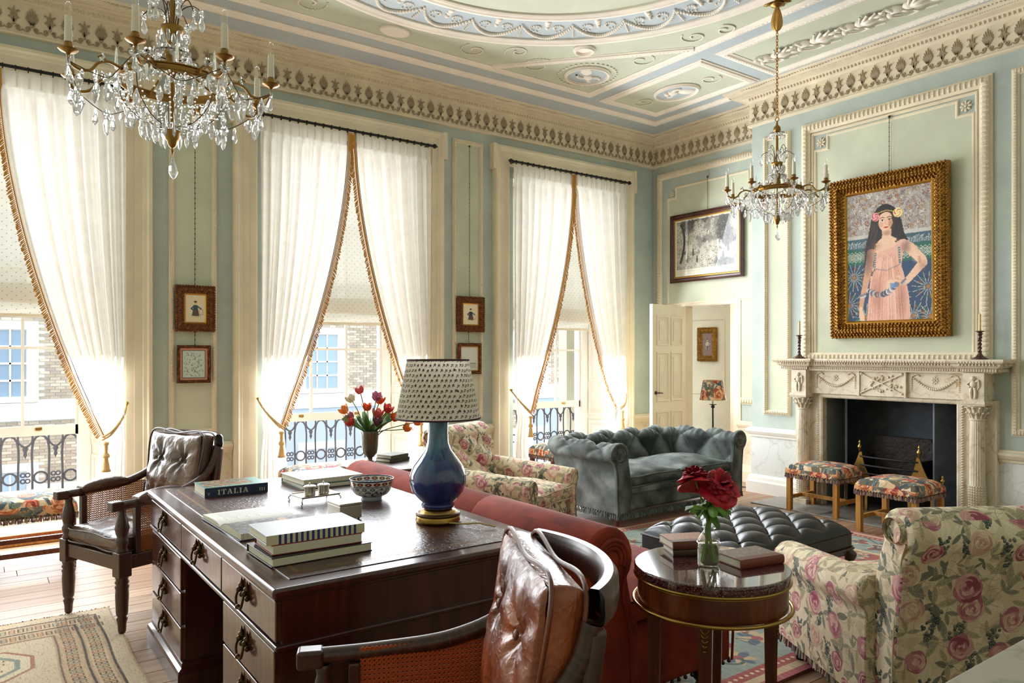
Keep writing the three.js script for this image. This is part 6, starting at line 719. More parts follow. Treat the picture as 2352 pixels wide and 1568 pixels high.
{ const t = thing('pedestal_table', 'dark round pedestal table carrying the tulips', 'table', [2.02, 0, 4.86]); obj('table_top', buv(lathe([[0.0001, 0.7], [0.33, 0.7], [0.342, 0.694], [0.342, 0.682], [0.33, 0.675], [0.0001, 0.675]], 48)), M.mahogany, t); obj('apron', lathe([[0.3, 0.676], [0.305, 0.62], [0.3, 0.615]], 48), M.mahogany, t); obj('pedestal', lathe([[0.05, 0.62], [0.06, 0.6], [0.03, 0.56], [0.045, 0.4], [0.055, 0.3], [0.03, 0.22], [0.06, 0.18], [0.2, 0.06], [0.22, 0.03], [0.22, 0], [0, 0]], 28), M.mahogany, t); }
{ const t = thing('console_table', 'pale grey stone-topped table at the lower right corner', 'table', [6.45, 0, 5.1]); obj('stone_top', buv(rb(0.69, 0.035, 1.9, 0.006, 0, 0.7325, 0)), mat({ map: marbleT(0xb4aca0, 0x8b8478, 9, 1), roughness: 0.4 }), t); obj('apron', g2(bb(-0.31, 0.31, 0.62, 0.715, -0.9, 0.9)), M.mahogany, t); for (const [x, z] of [[-0.28, -0.86], [0.28, -0.86], [-0.28, 0.86], [0.28, 0.86]]) obj('leg', buv(rb(0.05, 0.63, 0.05, 0.005, x, 0.315, z)), M.mahogany, t); }
// ---------- lamps ----------
{ const t = thing('table_lamp', 'blue glazed vase lamp with pleated sprigged shade on the desk', 'lamp', [4.19, 0.7832, 5.72]);
  M.glaze = phy({ roughness: 0.12, clearcoat: 1, clearcoatRoughness: 0.03, map: tex(256, (u, v) => { const s = fbm(u, v * 0.35, 18, 3, 4), b = fbm(u, v, 5, 4, 9), k = clamp(v * 1.1 + (s - 0.5) * 0.5), deep = mixc(RGB(0x1a2362), RGB(0x31408a), clamp(b * 1.4 - 0.2)), teal = mixc(RGB(0x2c5a7c), RGB(0x4a86a0), s); return mixc(deep, teal, sst(0.45, 0.95, k) * 0.85 + 0.12 * sst(0.5, 0.62, s)); }) });
  obj('brass_foot', [lathe([[0, 0], [0.092, 0], [0.094, 0.012], [0.09, 0.02], [0.092, 0.026], [0.084, 0.036], [0.076, 0.042], [0.074, 0.05], [0.062, 0.056], [0.055, 0.06]], 48)], M.brass, t); obj('chased_band', tor(0.084, 0.009, 0, 0.034, 0, 10, 60), M.bronze, t);
  obj('vase', lathe([[0.056, 0.058], [0.068, 0.062], [0.07, 0.075], [0.064, 0.082], [0.085, 0.1], [0.108, 0.13], [0.118, 0.17], [0.116, 0.2], [0.102, 0.235], [0.078, 0.268], [0.054, 0.3], [0.044, 0.33], [0.041, 0.37], [0.041, 0.4], [0.043, 0.418]], 60), M.glaze, t); obj('neck_mount', lathe([[0.045, 0.416], [0.047, 0.42], [0.045, 0.44], [0.049, 0.446], [0.049, 0.455], [0.02, 0.46], [0.008, 0.47], [0.008, 0.5], [0, 0.5]], 32), M.brass, t);
  const shadeTex = cv(512, 512, (c, W) => { const R = RNG(5); c.fillStyle = '#f1eadc'; c.fillRect(0, 0, W, W); for (let j = 0; j < 14; j++) for (let i = 0; i < 14; i++) { const x = i * 36.6 + (j % 2) * 18 + R() * 7, y = j * 36.6 + R() * 7; c.fillStyle = '#5a3030'; for (let k = 0; k < 4; k++) { c.beginPath(); c.ellipse(x + cos(k * 1.57) * 5, y + sin(k * 1.57) * 5, 5, 3.5, k * 1.57, 0, 7); c.fill(); } c.fillStyle = '#4a4a3c'; c.beginPath(); c.ellipse(x + 9, y + 11, 7, 2.5, 0.8, 0, 7); c.fill(); c.fillRect(x - 10, y + 8, 6, 3); } });
  obj('shade', surf((u, v) => { const a = u * PI * 2, pl = 0.0025 * sin(a * 90), r = lerp(0.174, 0.127, v) + pl; return [r * cos(a), 0.43 + 0.245 * v, r * sin(a), u * 3.3, v * 0.85]; }, 540, 4), phy({ map: shadeTex, transmission: 0.42, roughness: 0.95, thickness: 0 }), t); obj('shade_trim', [tor(0.175, 0.004, 0, 0.432, 0, 6, 80), tor(0.128, 0.004, 0, 0.674, 0, 6, 80)], M.umber, t); obj('shade_ring', [bar([-0.126, 0.66, 0], [0.126, 0.66, 0], 0.002, 5), bar([0, 0.66, -0.126], [0, 0.66, 0.126], 0.002, 5), bar([0, 0.49, 0], [0, 0.66, 0], 0.004, 6)], M.brass, t);
  obj('flex', tube([V(0.09, 0.01, 0.0), V(0.15, 0.012, -0.04), V(0.2, 0.02, -0.07), V(0.25, 0.008, -0.12)], 0.0035, 24, 6), M.rope, t); obj('switch', [bar([-0.09, 0.008, 0.03], [-0.11, 0.008, 0.035], 0.003), sph(0.006, -0.112, 0.008, 0.036)], M.brass, t);
}
{ const t = thing('floor_lamp', 'slim dark standing lamp with floral shade in the doorway', 'lamp', [0.42, 0, -0.7]); obj('base', lathe([[0, 0], [0.13, 0], [0.13, 0.015], [0.06, 0.03], [0.02, 0.06], [0.014, 0.1]], 24), M.dark, t); obj('pole', [bar([0, 0.08, 0], [0, 0.8, 0], 0.012), lathe([[0.012, 0.76], [0.03, 0.78], [0.014, 0.8], [0.05, 0.81], [0.05, 0.815], [0, 0.815]], 16)], M.dark, t); obj('candle_tube', cyl(0.014, 0.014, 0.07, 0, 0.85, 0), M.white, t); obj('shade', surf((u, v) => { const a = u * PI * 2, r = lerp(0.175, 0.13, v); return [r * cos(a), 0.874 + 0.262 * v, r * sin(a), u * 1.1, v * 0.26]; }, 48, 3), phy({ map: again(tTap, 1.6), transmission: 0.2, roughness: 0.95, thickness: 0 }), t); obj('shade_trim', [tor(0.175, 0.003, 0, 0.875, 0, 6, 40), tor(0.13, 0.003, 0, 1.135, 0, 6, 40)], M.rope, t); }
// ---------- books ----------
const cvM = (hex, r = 0.5) => mat({ color: hex, roughness: r });
function book(name, label, pos, ry, w, h, d, cover, o = {}) { // w along x (spine to fore-edge), h thickness, d along z; spine on +x
  const t = thing(name, label, 'book', pos, ry, o.group), b = o.board ?? 0.003;
  obj('page_block', rb(w - 0.006, h - 2 * b, d - 0.008, 0.001, -0.004, h / 2, 0), M.paper, t); const bd = [rb(w, b, d, 0.001, 0, h - b / 2, 0), rb(w, b, d, 0.001, 0, b / 2, 0)];
  if (o.round) bd.push(new THREE.CylinderGeometry(h / 2, h / 2, d, 16, 1, false, 0, PI).rotateX(PI / 2).scale(0.45, 1, 1).translate(w / 2 - 0.002, h / 2, 0)); else bd.push(rb(b, h, d, 0.001, w / 2, h / 2, 0)); obj('cover', bd.map(buv), cover, t);
  if (o.spine) obj('spine_print', mv(new THREE.PlaneGeometry(d, h).rotateY(PI / 2), w / 2 + b / 2 + 0.0006, h / 2, 0), o.spine, t); if (o.front) obj('cover_print', mv(new THREE.PlaneGeometry(w - 0.004, d - 0.004).rotateX(-PI / 2).rotateY(0), 0, h + 0.0006, 0), o.front, t); return t;
}
{ const tY = 0.7832;
  const spine = mat({ roughness: 0.4, map: cv(1024, 160, (c, W, h) => { c.fillStyle = '#1f2d4a'; c.fillRect(0, 0, W, h); c.strokeStyle = '#e6dfc8'; c.fillStyle = '#e6dfc8'; c.font = 'bold 118px serif'; c.textBaseline = 'middle'; let x = 200; for (const ch of 'ITALIA') { c.lineWidth = 4; c.fillText(ch, x, h / 2 + 4); c.strokeStyle = '#1f2d4a'; c.lineWidth = 3; c.beginPath(); c.moveTo(x + 12, h / 2 - 34); c.lineTo(x + 12, h / 2 + 38); c.stroke(); x += c.measureText(ch).width + 14; } c.font = '54px serif'; c.fillText('V', 44, h / 2 + 20); c.save(); c.translate(905, h / 2); c.rotate(-PI / 2); c.font = 'bold 26px sans-serif'; c.fillText('LINE', -46, -14); c.fillText('EVER', -50, 22); c.restore(); c.save(); c.translate(965, h / 2); c.rotate(-PI / 2); c.font = 'bold 24px sans-serif'; c.fillText('BIRD', -46, 0); c.restore(); }) });
  const front = mat({ roughness: 0.35, map: cv(512, 700, (c, W, h) => { const R = RNG(3); c.fillStyle = '#5f9c92'; c.fillRect(0, 0, W, h); for (let i = 0; i < 420; i++) { c.fillStyle = ['#6a5a44', '#8f3a2a', '#3f5a44', '#b9a27a', '#a4583c'][floor(R() * 5)]; c.beginPath(); c.ellipse(R() * W * 0.85, h * 0.2 + R() * h * 0.75, 10 + R() * 34, 6 + R() * 16, R() * 6, 0, 7); c.fill(); } }) });
  book('book', 'thick teal and navy book titled ITALIA lying on the desk', [2.985, tY, 6.235], 0, 0.22, 0.046, 0.305, cvM(0x1f2d4a, 0.4), { spine, front });
  const low = book('book', 'large black-covered book at the bottom of the stack on the near desk corner', [4.33, tY, 6.325], 0.02, 0.255, 0.03, 0.36, cvM(0x1c2024, 0.35)); low.rotation.y = PI + 0.02;
  const mid = book('book', 'cream-paged book with red boards, middle of the stack on the desk', [4.335, tY + 0.031, 6.33], PI - 0.02, 0.2, 0.034, 0.32, cvM(0xa02a30, 0.5));
  book('book', 'pale slipcased book with navy striped spine, top of the stack on the desk', [4.325, tY + 0.066, 6.335], -0.02, 0.215, 0.032, 0.345, mat({ map: tex(64, () => [0.7, 0.72, 0.74], 1), roughness: 0.45 }), { board: 0.004, spine: mat({ roughness: 0.5, map: cv(512, 64, (c, W, h) => { c.fillStyle = '#d8cfae'; c.fillRect(0, 0, W, h); c.fillStyle = '#2b3a78'; for (let i = 0; i < 15; i++) c.fillRect(60 + i * 28, 0, 13, h); }) }) });
  book('book', 'white art book on top of the pair at the back of the desk', [3.0, tY + 0.024, 5.76], PI + 0.05, 0.31, 0.026, 0.34, cvM(0xcfcabc, 0.4)); book('book', 'green-edged art book under the white one at the back of the desk', [3.0, tY, 5.755], PI, 0.33, 0.023, 0.34, cvM(0x33685c, 0.4));
  // open illustrated book
  const t = thing('open_book', 'large illustrated book lying open on the desk', 'book', [3.80, tY, 6.34], 0.04); obj('cover', rb(0.5, 0.004, 0.32, 0.001, 0, 0.002, 0), cvM(0x1b2440, 0.4), t);
  const pg = (s, hh) => surf((u, v) => { const x = s * u * 0.245, y = 0.006 + hh * (pow(sin(min(1, u * 2.2) * PI / 2), 0.7) * (1 - 0.45 * u) + 0.02); return [x, y, (v - 0.5) * 0.31, s > 0 ? u : 1 - u, 1 - v]; }, 30, 4);
  const blk = (s, hh) => { const q = [[0, 0.004]]; for (let i = 0; i <= 16; i++) { const u = i / 16; q.push([s * u * 0.244, 0.0055 + hh * (pow(sin(min(1, u * 2.2) * PI / 2), 0.7) * (1 - 0.45 * u) + 0.02)]); } q.push([s * 0.244, 0.004]); return ext(shp(q), 0.309, 0).translate(0, 0, -0.1545); };
  obj('page_block', [blk(1, 0.036), blk(-1, 0.02)], M.paper, t); const photo = (f) => mat({ roughness: 0.55, map: cv(300, 380, f) });
  obj('right_page', pg(1, 0.0366), photo((c, W, h) => { const R = RNG(2); c.fillStyle = '#4d4a48'; c.fillRect(0, 0, W, h); for (let i = 0; i < 300; i++) { c.fillStyle = ['#5a5654', '#3c3a3a', '#6f6a66', '#8a7464'][i % 4]; c.beginPath(); c.ellipse(R() * W, R() * h, 14, 8, R() * 6, 0, 7); c.fill(); } c.fillStyle = '#c09070'; c.beginPath(); c.ellipse(150, 130, 30, 22, 0, 0, 7); c.fill(); }), t); obj('left_page', pg(-1, 0.0206), photo((c, W, h) => { c.fillStyle = '#e4e2dc'; c.fillRect(0, 0, W, h); c.fillStyle = '#9a9a98'; for (let i = 0; i < 26; i++) c.fillRect(40, 50 + i * 11, 190 - (i % 5) * 12, 3); }), t);
}
// antique volumes on the round table
{ const old = (a, b, s) => mat({ roughness: 0.5, map: cv(512, 512, (c, W) => { const R = RNG(s); c.fillStyle = a; c.fillRect(0, 0, W, W); for (let i = 0; i < 900; i++) { c.fillStyle = css([[190, 120, 80], [225, 180, 140], [110, 50, 34], [150, 86, 60]][i % 4], 0.5); c.beginPath(); c.ellipse(R() * W, R() * W, 4 + R() * 14, 2 + R() * 5, R() * 6, 0, 7); c.fill(); } c.fillStyle = b; c.fillRect(W * 0.75, 0, W * 0.25, W); }) });
  const sp = (a) => mat({ roughness: 0.45, map: cv(512, 100, (c, W, h) => { c.fillStyle = a; c.fillRect(0, 0, W, h); c.fillStyle = '#b98d4a'; for (const x of [50, 140, 240, 340, 430]) { c.fillRect(x, 0, 5, h); c.fillRect(x + 10, 0, 2, h); } c.fillStyle = 'rgba(60,20,10,.4)'; c.fillRect(150, 10, 80, 80); c.fillStyle = '#c9a05a'; c.fillRect(165, 40, 50, 5); c.fillRect(170, 54, 40, 4); }) });
  const gp = 'old leather volumes on the round table', Y = 0.7205;
  book('book', 'small dark leather volume under another on the round table', [4.965, Y, 5.06], -0.5, 0.12, 0.024, 0.165, cvM(0x4a3224, 0.5), { round: true, front: old('#6a4a34', '#4a2c1c', 3) }); book('book', 'small marbled brown volume on top of the pair beside the peonies', [4.955, Y + 0.025, 5.06], -0.42, 0.13, 0.03, 0.17, cvM(0x6e3a24, 0.5), { round: true, front: old('#a06a48', '#5a2c1c', 5), spine: null });
  book('book', 'large marbled leather volume with gilt spine lying alone on the round table', [5.185, Y, 4.985], -0.2, 0.14, 0.032, 0.2, cvM(0x7a3420, 0.45), { round: true, front: old('#6f6a62', '#6a2c1c', 8) }); }
book('book', 'small grey clothbound book under another by the tulips', [1.94, 0.7005, 4.80], 0.3, 0.15, 0.024, 0.2, cvM(0x4c4f44, 0.7)); book('book', 'small grey clothbound book on top of another by the tulips', [1.94, 0.725, 4.80], 0.38, 0.14, 0.024, 0.19, cvM(0x55584c, 0.7));
// ---------- desk things ----------
{ const t = thing('porcelain_bowl', 'blue, red and white patterned porcelain bowl on the desk', 'bowl', [3.59, 0.7832, 5.74]); const imari = cv(1024, 256, (c, W, h) => { const R = RNG(14); c.fillStyle = '#dfe0d8'; c.fillRect(0, 0, W, h); c.fillStyle = '#232a52'; c.fillRect(0, 0, W, 12); c.fillRect(0, 66, W, 8); for (let i = 0; i < 16; i++) { const x = i * 64; c.fillStyle = '#7a2c22'; c.beginPath(); c.ellipse(x + 32, 40, 26, 20, 0, 0, 7); c.fill(); c.fillStyle = '#e0b48a'; c.beginPath(); c.ellipse(x + 32, 40, 8, 8, 0, 0, 7); c.fill(); c.fillStyle = '#232a52'; c.beginPath(); c.moveTo(x, 76); c.lineTo(x + 20, 100); c.lineTo(x, 124); c.lineTo(x - 20, 100); c.fill(); c.fillStyle = '#e4e4dc'; c.beginPath(); c.moveTo(x, 86); c.lineTo(x + 11, 100); c.lineTo(x, 114); c.lineTo(x - 11, 100); c.fill(); c.strokeStyle = '#232a52'; c.lineWidth = 4; c.beginPath(); c.moveTo(x, 100); c.lineTo(x + 32, 78); c.lineTo(x + 64, 100); c.lineTo(x + 32, 124); c.closePath(); c.stroke(); } for (let i = 0; i < 160; i++) { c.fillStyle = ['#2a3260', '#8a3a2a', '#6c7a6c', '#2a3260'][i % 4]; c.beginPath(); c.ellipse(R() * W, 136 + R() * 90, 6 + R() * 14, 3 + R() * 6, R() * 6, 0, 7); c.fill(); } c.fillStyle = '#232a52'; c.fillRect(0, 236, W, 5); });
  const bowl = (o, y0) => { const P = [[0.052, 0.018], [0.075, 0.026], [0.094, 0.05], [0.102, 0.075], [0.106, 0.1]], cr = new THREE.CatmullRomCurve3(P.map(([r, y]) => V(r, y, 0))); return surf((u, v) => { const p = cr.getPoint(v), a = -u * PI * 2, r = p.x + o; return [r * cos(a), p.y + y0, r * sin(a), u * 1, v]; }, 64, 14); };
  const pm = phy({ map: imari, roughness: 0.12, clearcoat: 1, clearcoatRoughness: 0.03 }); obj('outside', bowl(0, 0), pm, t); obj('inside', bowl(-0.004, 0.001), pm, t); obj('rim', tor(0.104, 0.0022, 0, 0.1, 0, 6, 64), cvM(0x2a2f52, 0.2), t); obj('foot_ring', lathe([[0.0001, 0.02], [0.054, 0.02], [0.05, 0.01], [0.05, 0], [0.045, 0]], 40), phy({ color: 0xb8c4cc, roughness: 0.15, clearcoat: 1 }), t); obj('bowl_base', lathe([[0.0001, 0.022], [0.052, 0.019]], 40), pm, t); }
{ const t = thing('inkstand', 'small silver inkstand tray on legs with two lidded pots', 'inkstand', [3.475, 0.7832, 5.98], 0.08); obj('tray', [rb(0.14, 0.004, 0.19, 0.001, 0, 0.032, 0), bar([-0.07, 0.036, -0.095], [-0.07, 0.036, 0.095], 0.003), bar([0.07, 0.036, -0.095], [0.07, 0.036, 0.095], 0.003), bar([-0.07, 0.036, 0.095], [0.07, 0.036, 0.095], 0.003), bar([-0.07, 0.036, -0.095], [0.07, 0.036, -0.095], 0.003)], M.silver, t); for (const [x, z] of [[-1, -1], [1, -1], [1, 1], [-1, 1]]) obj('leg', tube([V(x * 0.066, 0.032, z * 0.09), V(x * 0.074, 0.018, z * 0.098), V(x * 0.068, 0.004, z * 0.093), V(x * 0.075, 0.003, z * 0.1)], 0.003, 10, 5), M.silver, t);
  for (const z of [-0.035, 0.035]) { const p = obj('pot', lathe([[0.0001, 0.034], [0.026, 0.034], [0.027, 0.04], [0.026, 0.07], [0.03, 0.075], [0.028, 0.08], [0.02, 0.082], [0.0001, 0.083]], 28), M.silver, t); p.position.set(0.02, 0, z); obj('knob', [sph(0.005, 0, 0.09, 0, 8, 6), bar([0, 0.082, 0], [0, 0.09, 0], 0.0025)], M.silver, p); } }
{ const t = thing('silver_box', 'plain square silver box on the desk', 'box', [3.9, 0.7832, 6.01], 0.05); obj('body', rb(0.12, 0.055, 0.1, 0.003, 0, 0.0335, 0), M.silver, t); obj('lid', rb(0.124, 0.012, 0.104, 0.003, 0, 0.067, 0), M.silver, t); for (const [x, z] of [[-1, -1], [1, -1], [1, 1], [-1, 1]]) obj('foot', sph(0.006, x * 0.05, 0.005, z * 0.04, 8, 6), M.silver, t); }
// ---------- flowers ----------
const petalG = (L, w, cup, tip) => prep(surf((u, v) => { const x = (u - 0.5) * 2, q = pow(sin(min(1, 0.12 + v * 0.9) * PI), 0.6) * w * (v > 0.85 ? 1 - (v - 0.85) * tip : 1); return [x * q, L * v * cos(cup * v * 0.5), L * sin(cup * v) * 0.35 + cup * 0.02 * x * x * v * L * 8, u, v]; }, 6, 8));
const leafM = (h) => phy({ color: h, roughness: 0.6, transmission: 0.2, thickness: 0 });
{ const t = thing('peony_vase', 'cut-glass decanter vase of crimson peonies on the round table', 'vase', [5.14, 0.7205, 5.155]);
  const pr = [[0.0001, 0.003], [0.036, 0.003], [0.04, 0.008], [0.04, 0.085], [0.038, 0.1], [0.026, 0.118], [0.018, 0.13], [0.02, 0.136], [0.026, 0.14], [0.02, 0.144], [0.019, 0.15], [0.026, 0.154], [0.019, 0.158], [0.019, 0.166], [0.026, 0.17], [0.018, 0.174], [0.018, 0.19], [0.028, 0.2]]; obj('glass', lathe(pr, 40), M.glass, t); obj('cut_band', beads('x', [], 1, 1, 1, M.glass, new THREE.Group()) && tor(0.0405, 0.002, 0, 0.088, 0, 6, 40), M.glass, t); obj('water', lathe([[0.0001, 0.008], [0.037, 0.008], [0.037, 0.083], [0.0001, 0.083]], 32), phy({ color: 0xffffff, transmission: 1, thickness: 0.05, roughness: 0, ior: 1.33, attenuationColor: new THREE.Color(0xdfe8d0), attenuationDistance: 0.3 }), t);
  const R = RNG(8), stemM = cvM(0x6f8a3c, 0.6), ST = [[-0.035, 0.315, 0.035], [0.028, 0.295, -0.03]]; ST.forEach(([x, y, z]) => obj('stem', tube([V(-x * 0.4, 0.02, -z * 0.3), V(0, 0.12, 0), V(x * 0.2, 0.19, z * 0.2), V(x, y, z)], 0.0035, 16, 6), stemM, t)); for (let k = 0; k < 3; k++) obj('stem', tube([V((R() - 0.5) * 0.05, 0.02, (R() - 0.5) * 0.05), V((R() - 0.5) * 0.02, 0.13, (R() - 0.5) * 0.02), V((R() - 0.5) * 0.06, 0.23, (R() - 0.5) * 0.06)], 0.003, 12, 6), stemM, t);
  const outer = petalG(0.062, 0.034, 1.5, 2.5), inner = petalG(0.036, 0.012, 1.1, 3), pm = [phy({ color: 0xb00a22, roughness: 0.55, sheen: 0.5, sheenColor: new THREE.Color(0xff5a70) }), phy({ color: 0x8a0a26, roughness: 0.55, sheen: 0.5, sheenColor: new THREE.Color(0xe05070) }), phy({ color: 0xc81430, roughness: 0.5 })];
  ST.forEach(([x, y, z], i) => { const f = new THREE.Group(); f.name = 'peony'; f.position.set(x, y - 0.01, z); f.rotation.set(0.3 * (i ? 1 : -1), 0, i ? -0.5 : 0.4); f.scale.setScalar(i ? 1.42 : 1.25); t.add(f); for (let k = 0; k < 7; k++) { const a = k / 7 * PI * 2 + R() * 0.3, o = new THREE.Mesh(outer, pm[k % 2 ? 2 : 0]); o.name = 'outer_petal'; o.rotation.set(0, a, 0); o.rotateX(1.0 + R() * 0.45); o.castShadow = true; f.add(o); } const gs = [[], []]; for (let k = 0; k < 130; k++) { const a = k * 2.4, q = sqrt(k / 130), g = inner.clone(); g.rotateX(q * 1.15 - 0.1 + R() * 0.2).rotateY(a + R()).scale(1 + R() * 0.3, 0.95 + R() * 0.45, 1 + R() * 0.3).translate(cos(a) * q * 0.012, 0.004, sin(a) * q * 0.012); gs[k % 2].push(g); } gs.forEach((g, j) => { const o = new THREE.Mesh(all(g), pm[j]); o.name = 'inner_petals'; o.castShadow = true; f.add(o); }); });
  const lg = petalG(0.08, 0.014, 1.2, 4), lm = [leafM(0x5d8a2e), leafM(0x6fa03a), leafM(0x4a7428)]; for (let k = 0; k < 22; k++) { const o = inst('leaf', lg, lm[k % 3], t, (R() - 0.5) * 0.03, 0.2 + R() * 0.045, (R() - 0.5) * 0.03); o.rotation.y = k * 2.4; o.rotateX(0.9 + R() * 1.3); o.scale.setScalar(0.7 + R() * 0.6); } }
{ const t = thing('tulip_vase', 'dark glazed goblet vase of orange and pink tulips', 'vase', [1.95, 0.7005, 4.985]); obj('goblet', lathe([[0.0001, 0], [0.045, 0], [0.046, 0.008], [0.02, 0.02], [0.018, 0.035], [0.05, 0.07], [0.058, 0.12], [0.062, 0.2], [0.066, 0.23], [0.06, 0.23], [0.054, 0.12], [0.0001, 0.06]], 36), phy({ map: tex(128, (u, v) => mixc(RGB(0x3a3a2e), RGB(0x6f6a52), fbm(u, v, 8, 3, 4))), roughness: 0.25, clearcoat: 0.6 }), t);
  const R = RNG(21), cols = [0xd8622c, 0xc8423a, 0xd86a70, 0xe08a3a, 0xb86a86, 0x7a4a5a, 0xd6d2b4], pm = cols.map((c) => phy({ color: c, roughness: 0.5, transmission: 0.15, thickness: 0 })), pg = petalG(0.06, 0.021, 0.55, 4), stemM = cvM(0x5f8440, 0.6), head = (m, x, y, z, tilt, a, sc) => { const f = new THREE.Group(); f.name = 'tulip'; f.position.set(x, y, z); f.rotation.y = a; f.rotateX(tilt); f.scale.setScalar(sc); t.add(f); for (let k = 0; k < 6; k++) { const o = new THREE.Mesh(pg, m); o.name = 'petal'; o.rotation.y = k * PI / 3; o.rotateX(0.12 + (k % 2) * 0.12); o.translateZ(0.012); o.castShadow = true; f.add(o); } };
  const H = [[-0.12, 0.36, 0.13, 3], [-0.08, 0.44, 0.1, 6], [-0.03, 0.5, 0.06, 2], [0.06, 0.43, -0.04, 0], [0.1, 0.37, -0.08, 1], [0.05, 0.33, -0.03, 2], [0.16, 0.4, -0.18, 2], [0.2, 0.29, -0.25, 3], [0.14, 0.24, -0.2, 3], [0.08, 0.27, -0.02, 5], [0.02, 0.38, 0.03, 0], [0.12, 0.31, -0.12, 0], [-0.05, 0.31, 0.12, 4], [0.14, 0.46, 0.02, 4], [0.0, 0.28, 0.14, 1]];
  for (const [x, y, z, c] of H) { const q = hypot(x, z), a = atan2(x, z); obj('stem', tube([V(0, 0.1, 0), V(x * 0.25, 0.22, z * 0.25), V(x * 0.7, lerp(0.22, y, 0.7), z * 0.7), V(x, y, z)], 0.0038, 14, 5), stemM, t); head(pm[c], x, y, z, min(1.2, q * 4.2), a, 0.95 + R() * 0.25); }
  const lg = petalG(0.2, 0.02, 1.0, 5), lm = [leafM(0x5f8a44), leafM(0x7aa05a), leafM(0x4c7440)]; for (let k = 0; k < 18; k++) { const o = inst('leaf', lg, lm[k % 3], t, 0, 0.2, 0); o.rotation.y = k * 2.4; o.rotateX(0.12 + R() * 0.5); o.scale.setScalar(0.75 + R() * 0.5); } }
tag(obj('lamp_cable', tube([V(1.1, 0.006, 0.3), V(1.45, 0.006, 0.42), V(1.7, 0.006, 0.36), V(1.84, 0.006, 0.3)], 0.005, 30, 6), M.dark), 'thin black cable on the floorboards beside the chimney breast', 'cable');
// ---------- chandeliers ----------
M.crystal = phy({ color: 0xffffff, transmission: 0.78, thickness: 0.02, roughness: 0.03, ior: 1.52 });
const flat = (g) => { const q = g.toNonIndexed(); q.computeVertexNormals(); return prep(q); };
const kiteG = (() => { const g = new THREE.SphereGeometry(1, 6, 4); const p = g.attributes.position; for (let i = 0; i < p.count; i++) { const y = p.getY(i), k = y > 0.6 ? 0.35 : 1; p.setXYZ(i, p.getX(i) * 0.012 * (y > 0 ? 1.1 : 0.95), y > 0 ? y * 0.016 : y * 0.032, p.getZ(i) * 0.0065); } return flat(g.translate(0, -0.016, 0)); })();
const tearG = flat(new THREE.LatheGeometry([[0, -0.05], [0.006, -0.044], [0.0105, -0.034], [0.009, -0.022], [0.003, -0.004], [0, 0]].map(([r, y]) => V2(r, y)), 6));
const smallG = flat(new THREE.LatheGeometry([[0, -0.022], [0.0045, -0.016], [0.005, -0.011], [0.0015, -0.001], [0, 0]].map(([r, y]) => V2(r, y)), 6));
const starG = flat(mergeGeometries([new THREE.SphereGeometry(0.006, 6, 4), ...Array.from({ length: 6 }, (_, k) => new THREE.SphereGeometry(0.0065, 5, 3).scale(1, 1, 0.5).translate(0.011, 0, 0).rotateZ(k * PI / 3))].map((g) => prep(g))));
const spireG = flat(new THREE.LatheGeometry([[0.0, 0.1], [0.003, 0.09], [0.006, 0.06], [0.0075, 0.03], [0.009, 0.012], [0.006, 0.004], [0.008, 0]].map(([r, y]) => V2(r, y)), 6));
const bulbG = all(lathe([[0.0001, 0.056], [0.006, 0.054], [0.0105, 0.046], [0.012, 0.03], [0.011, 0.012], [0.0085, 0]], 16));
const candG = all(lathe([[0.0001, 0.1], [0.0125, 0.1], [0.0145, 0], [0.0001, 0]], 14)), filG = all([bar([0, 0, 0], [0, 0.034, 0], 0.0016, 5)]);
const cupG = all([lathe([[0, -0.022], [0.006, -0.02], [0.01, -0.012], [0.03, -0.004], [0.036, 0.002], [0.034, 0.003], [0.012, 0.0], [0.016, 0.016], [0.014, 0.03], [0.0001, 0.03]], 24)]);
const armPts = [V(0.21, 0, 0), V(0.26, 0.012, 0), V(0.30, -0.006, 0), V(0.33, -0.042, 0), V(0.37, -0.05, 0), V(0.405, -0.03, 0), V(0.41, -0.008, 0)], armG = all([tube(armPts, 0.0065, 30, 7), tube([V(0.27, 0.012, 0), V(0.285, 0.03, 0), V(0.30, 0.02, 0)], 0.004, 10, 5), sph(0.009, 0.215, 0.002, 0, 8, 6)]);
const stemG = all(lathe([[0.0001, -0.31], [0.004, -0.3], [0.007, -0.29], [0.003, -0.278], [0.012, -0.272], [0.018, -0.262], [0.02, -0.25], [0.028, -0.238], [0.03, -0.216], [0.034, -0.208], [0.03, -0.202], [0.008, -0.2], [0.008, 0.02], [0.014, 0.03], [0.022, 0.05], [0.03, 0.07], [0.024, 0.1], [0.032, 0.135], [0.024, 0.15], [0.01, 0.16], [0.022, 0.175], [0.034, 0.2], [0.044, 0.225], [0.046, 0.24], [0.03, 0.245], [0.01, 0.25], [0.0095, 0.48], [0.02, 0.49], [0.03, 0.51], [0.026, 0.535], [0.01, 0.55], [0.006, 0.58], [0.0001, 0.582]], 24));
const ringG = all([surf((u, v) => { const a = u * PI * 2, r = 0.206 + 0.006 * sin(v * PI); return [r * cos(a), -0.014 + v * 0.028, r * sin(a)]; }, 72, 4), tor(0.208, 0.004, 0, 0.015, 0, 6, 72), tor(0.208, 0.004, 0, -0.015, 0, 6, 72), ...[0, 1, 2, 3].map((k) => tube([V(0.03, 0.05, 0), V(0.08, 0.06, 0), V(0.14, 0.03, 0), V(0.2, 0.0, 0)], 0.005, 14, 6).rotateY(k * PI / 2))]);
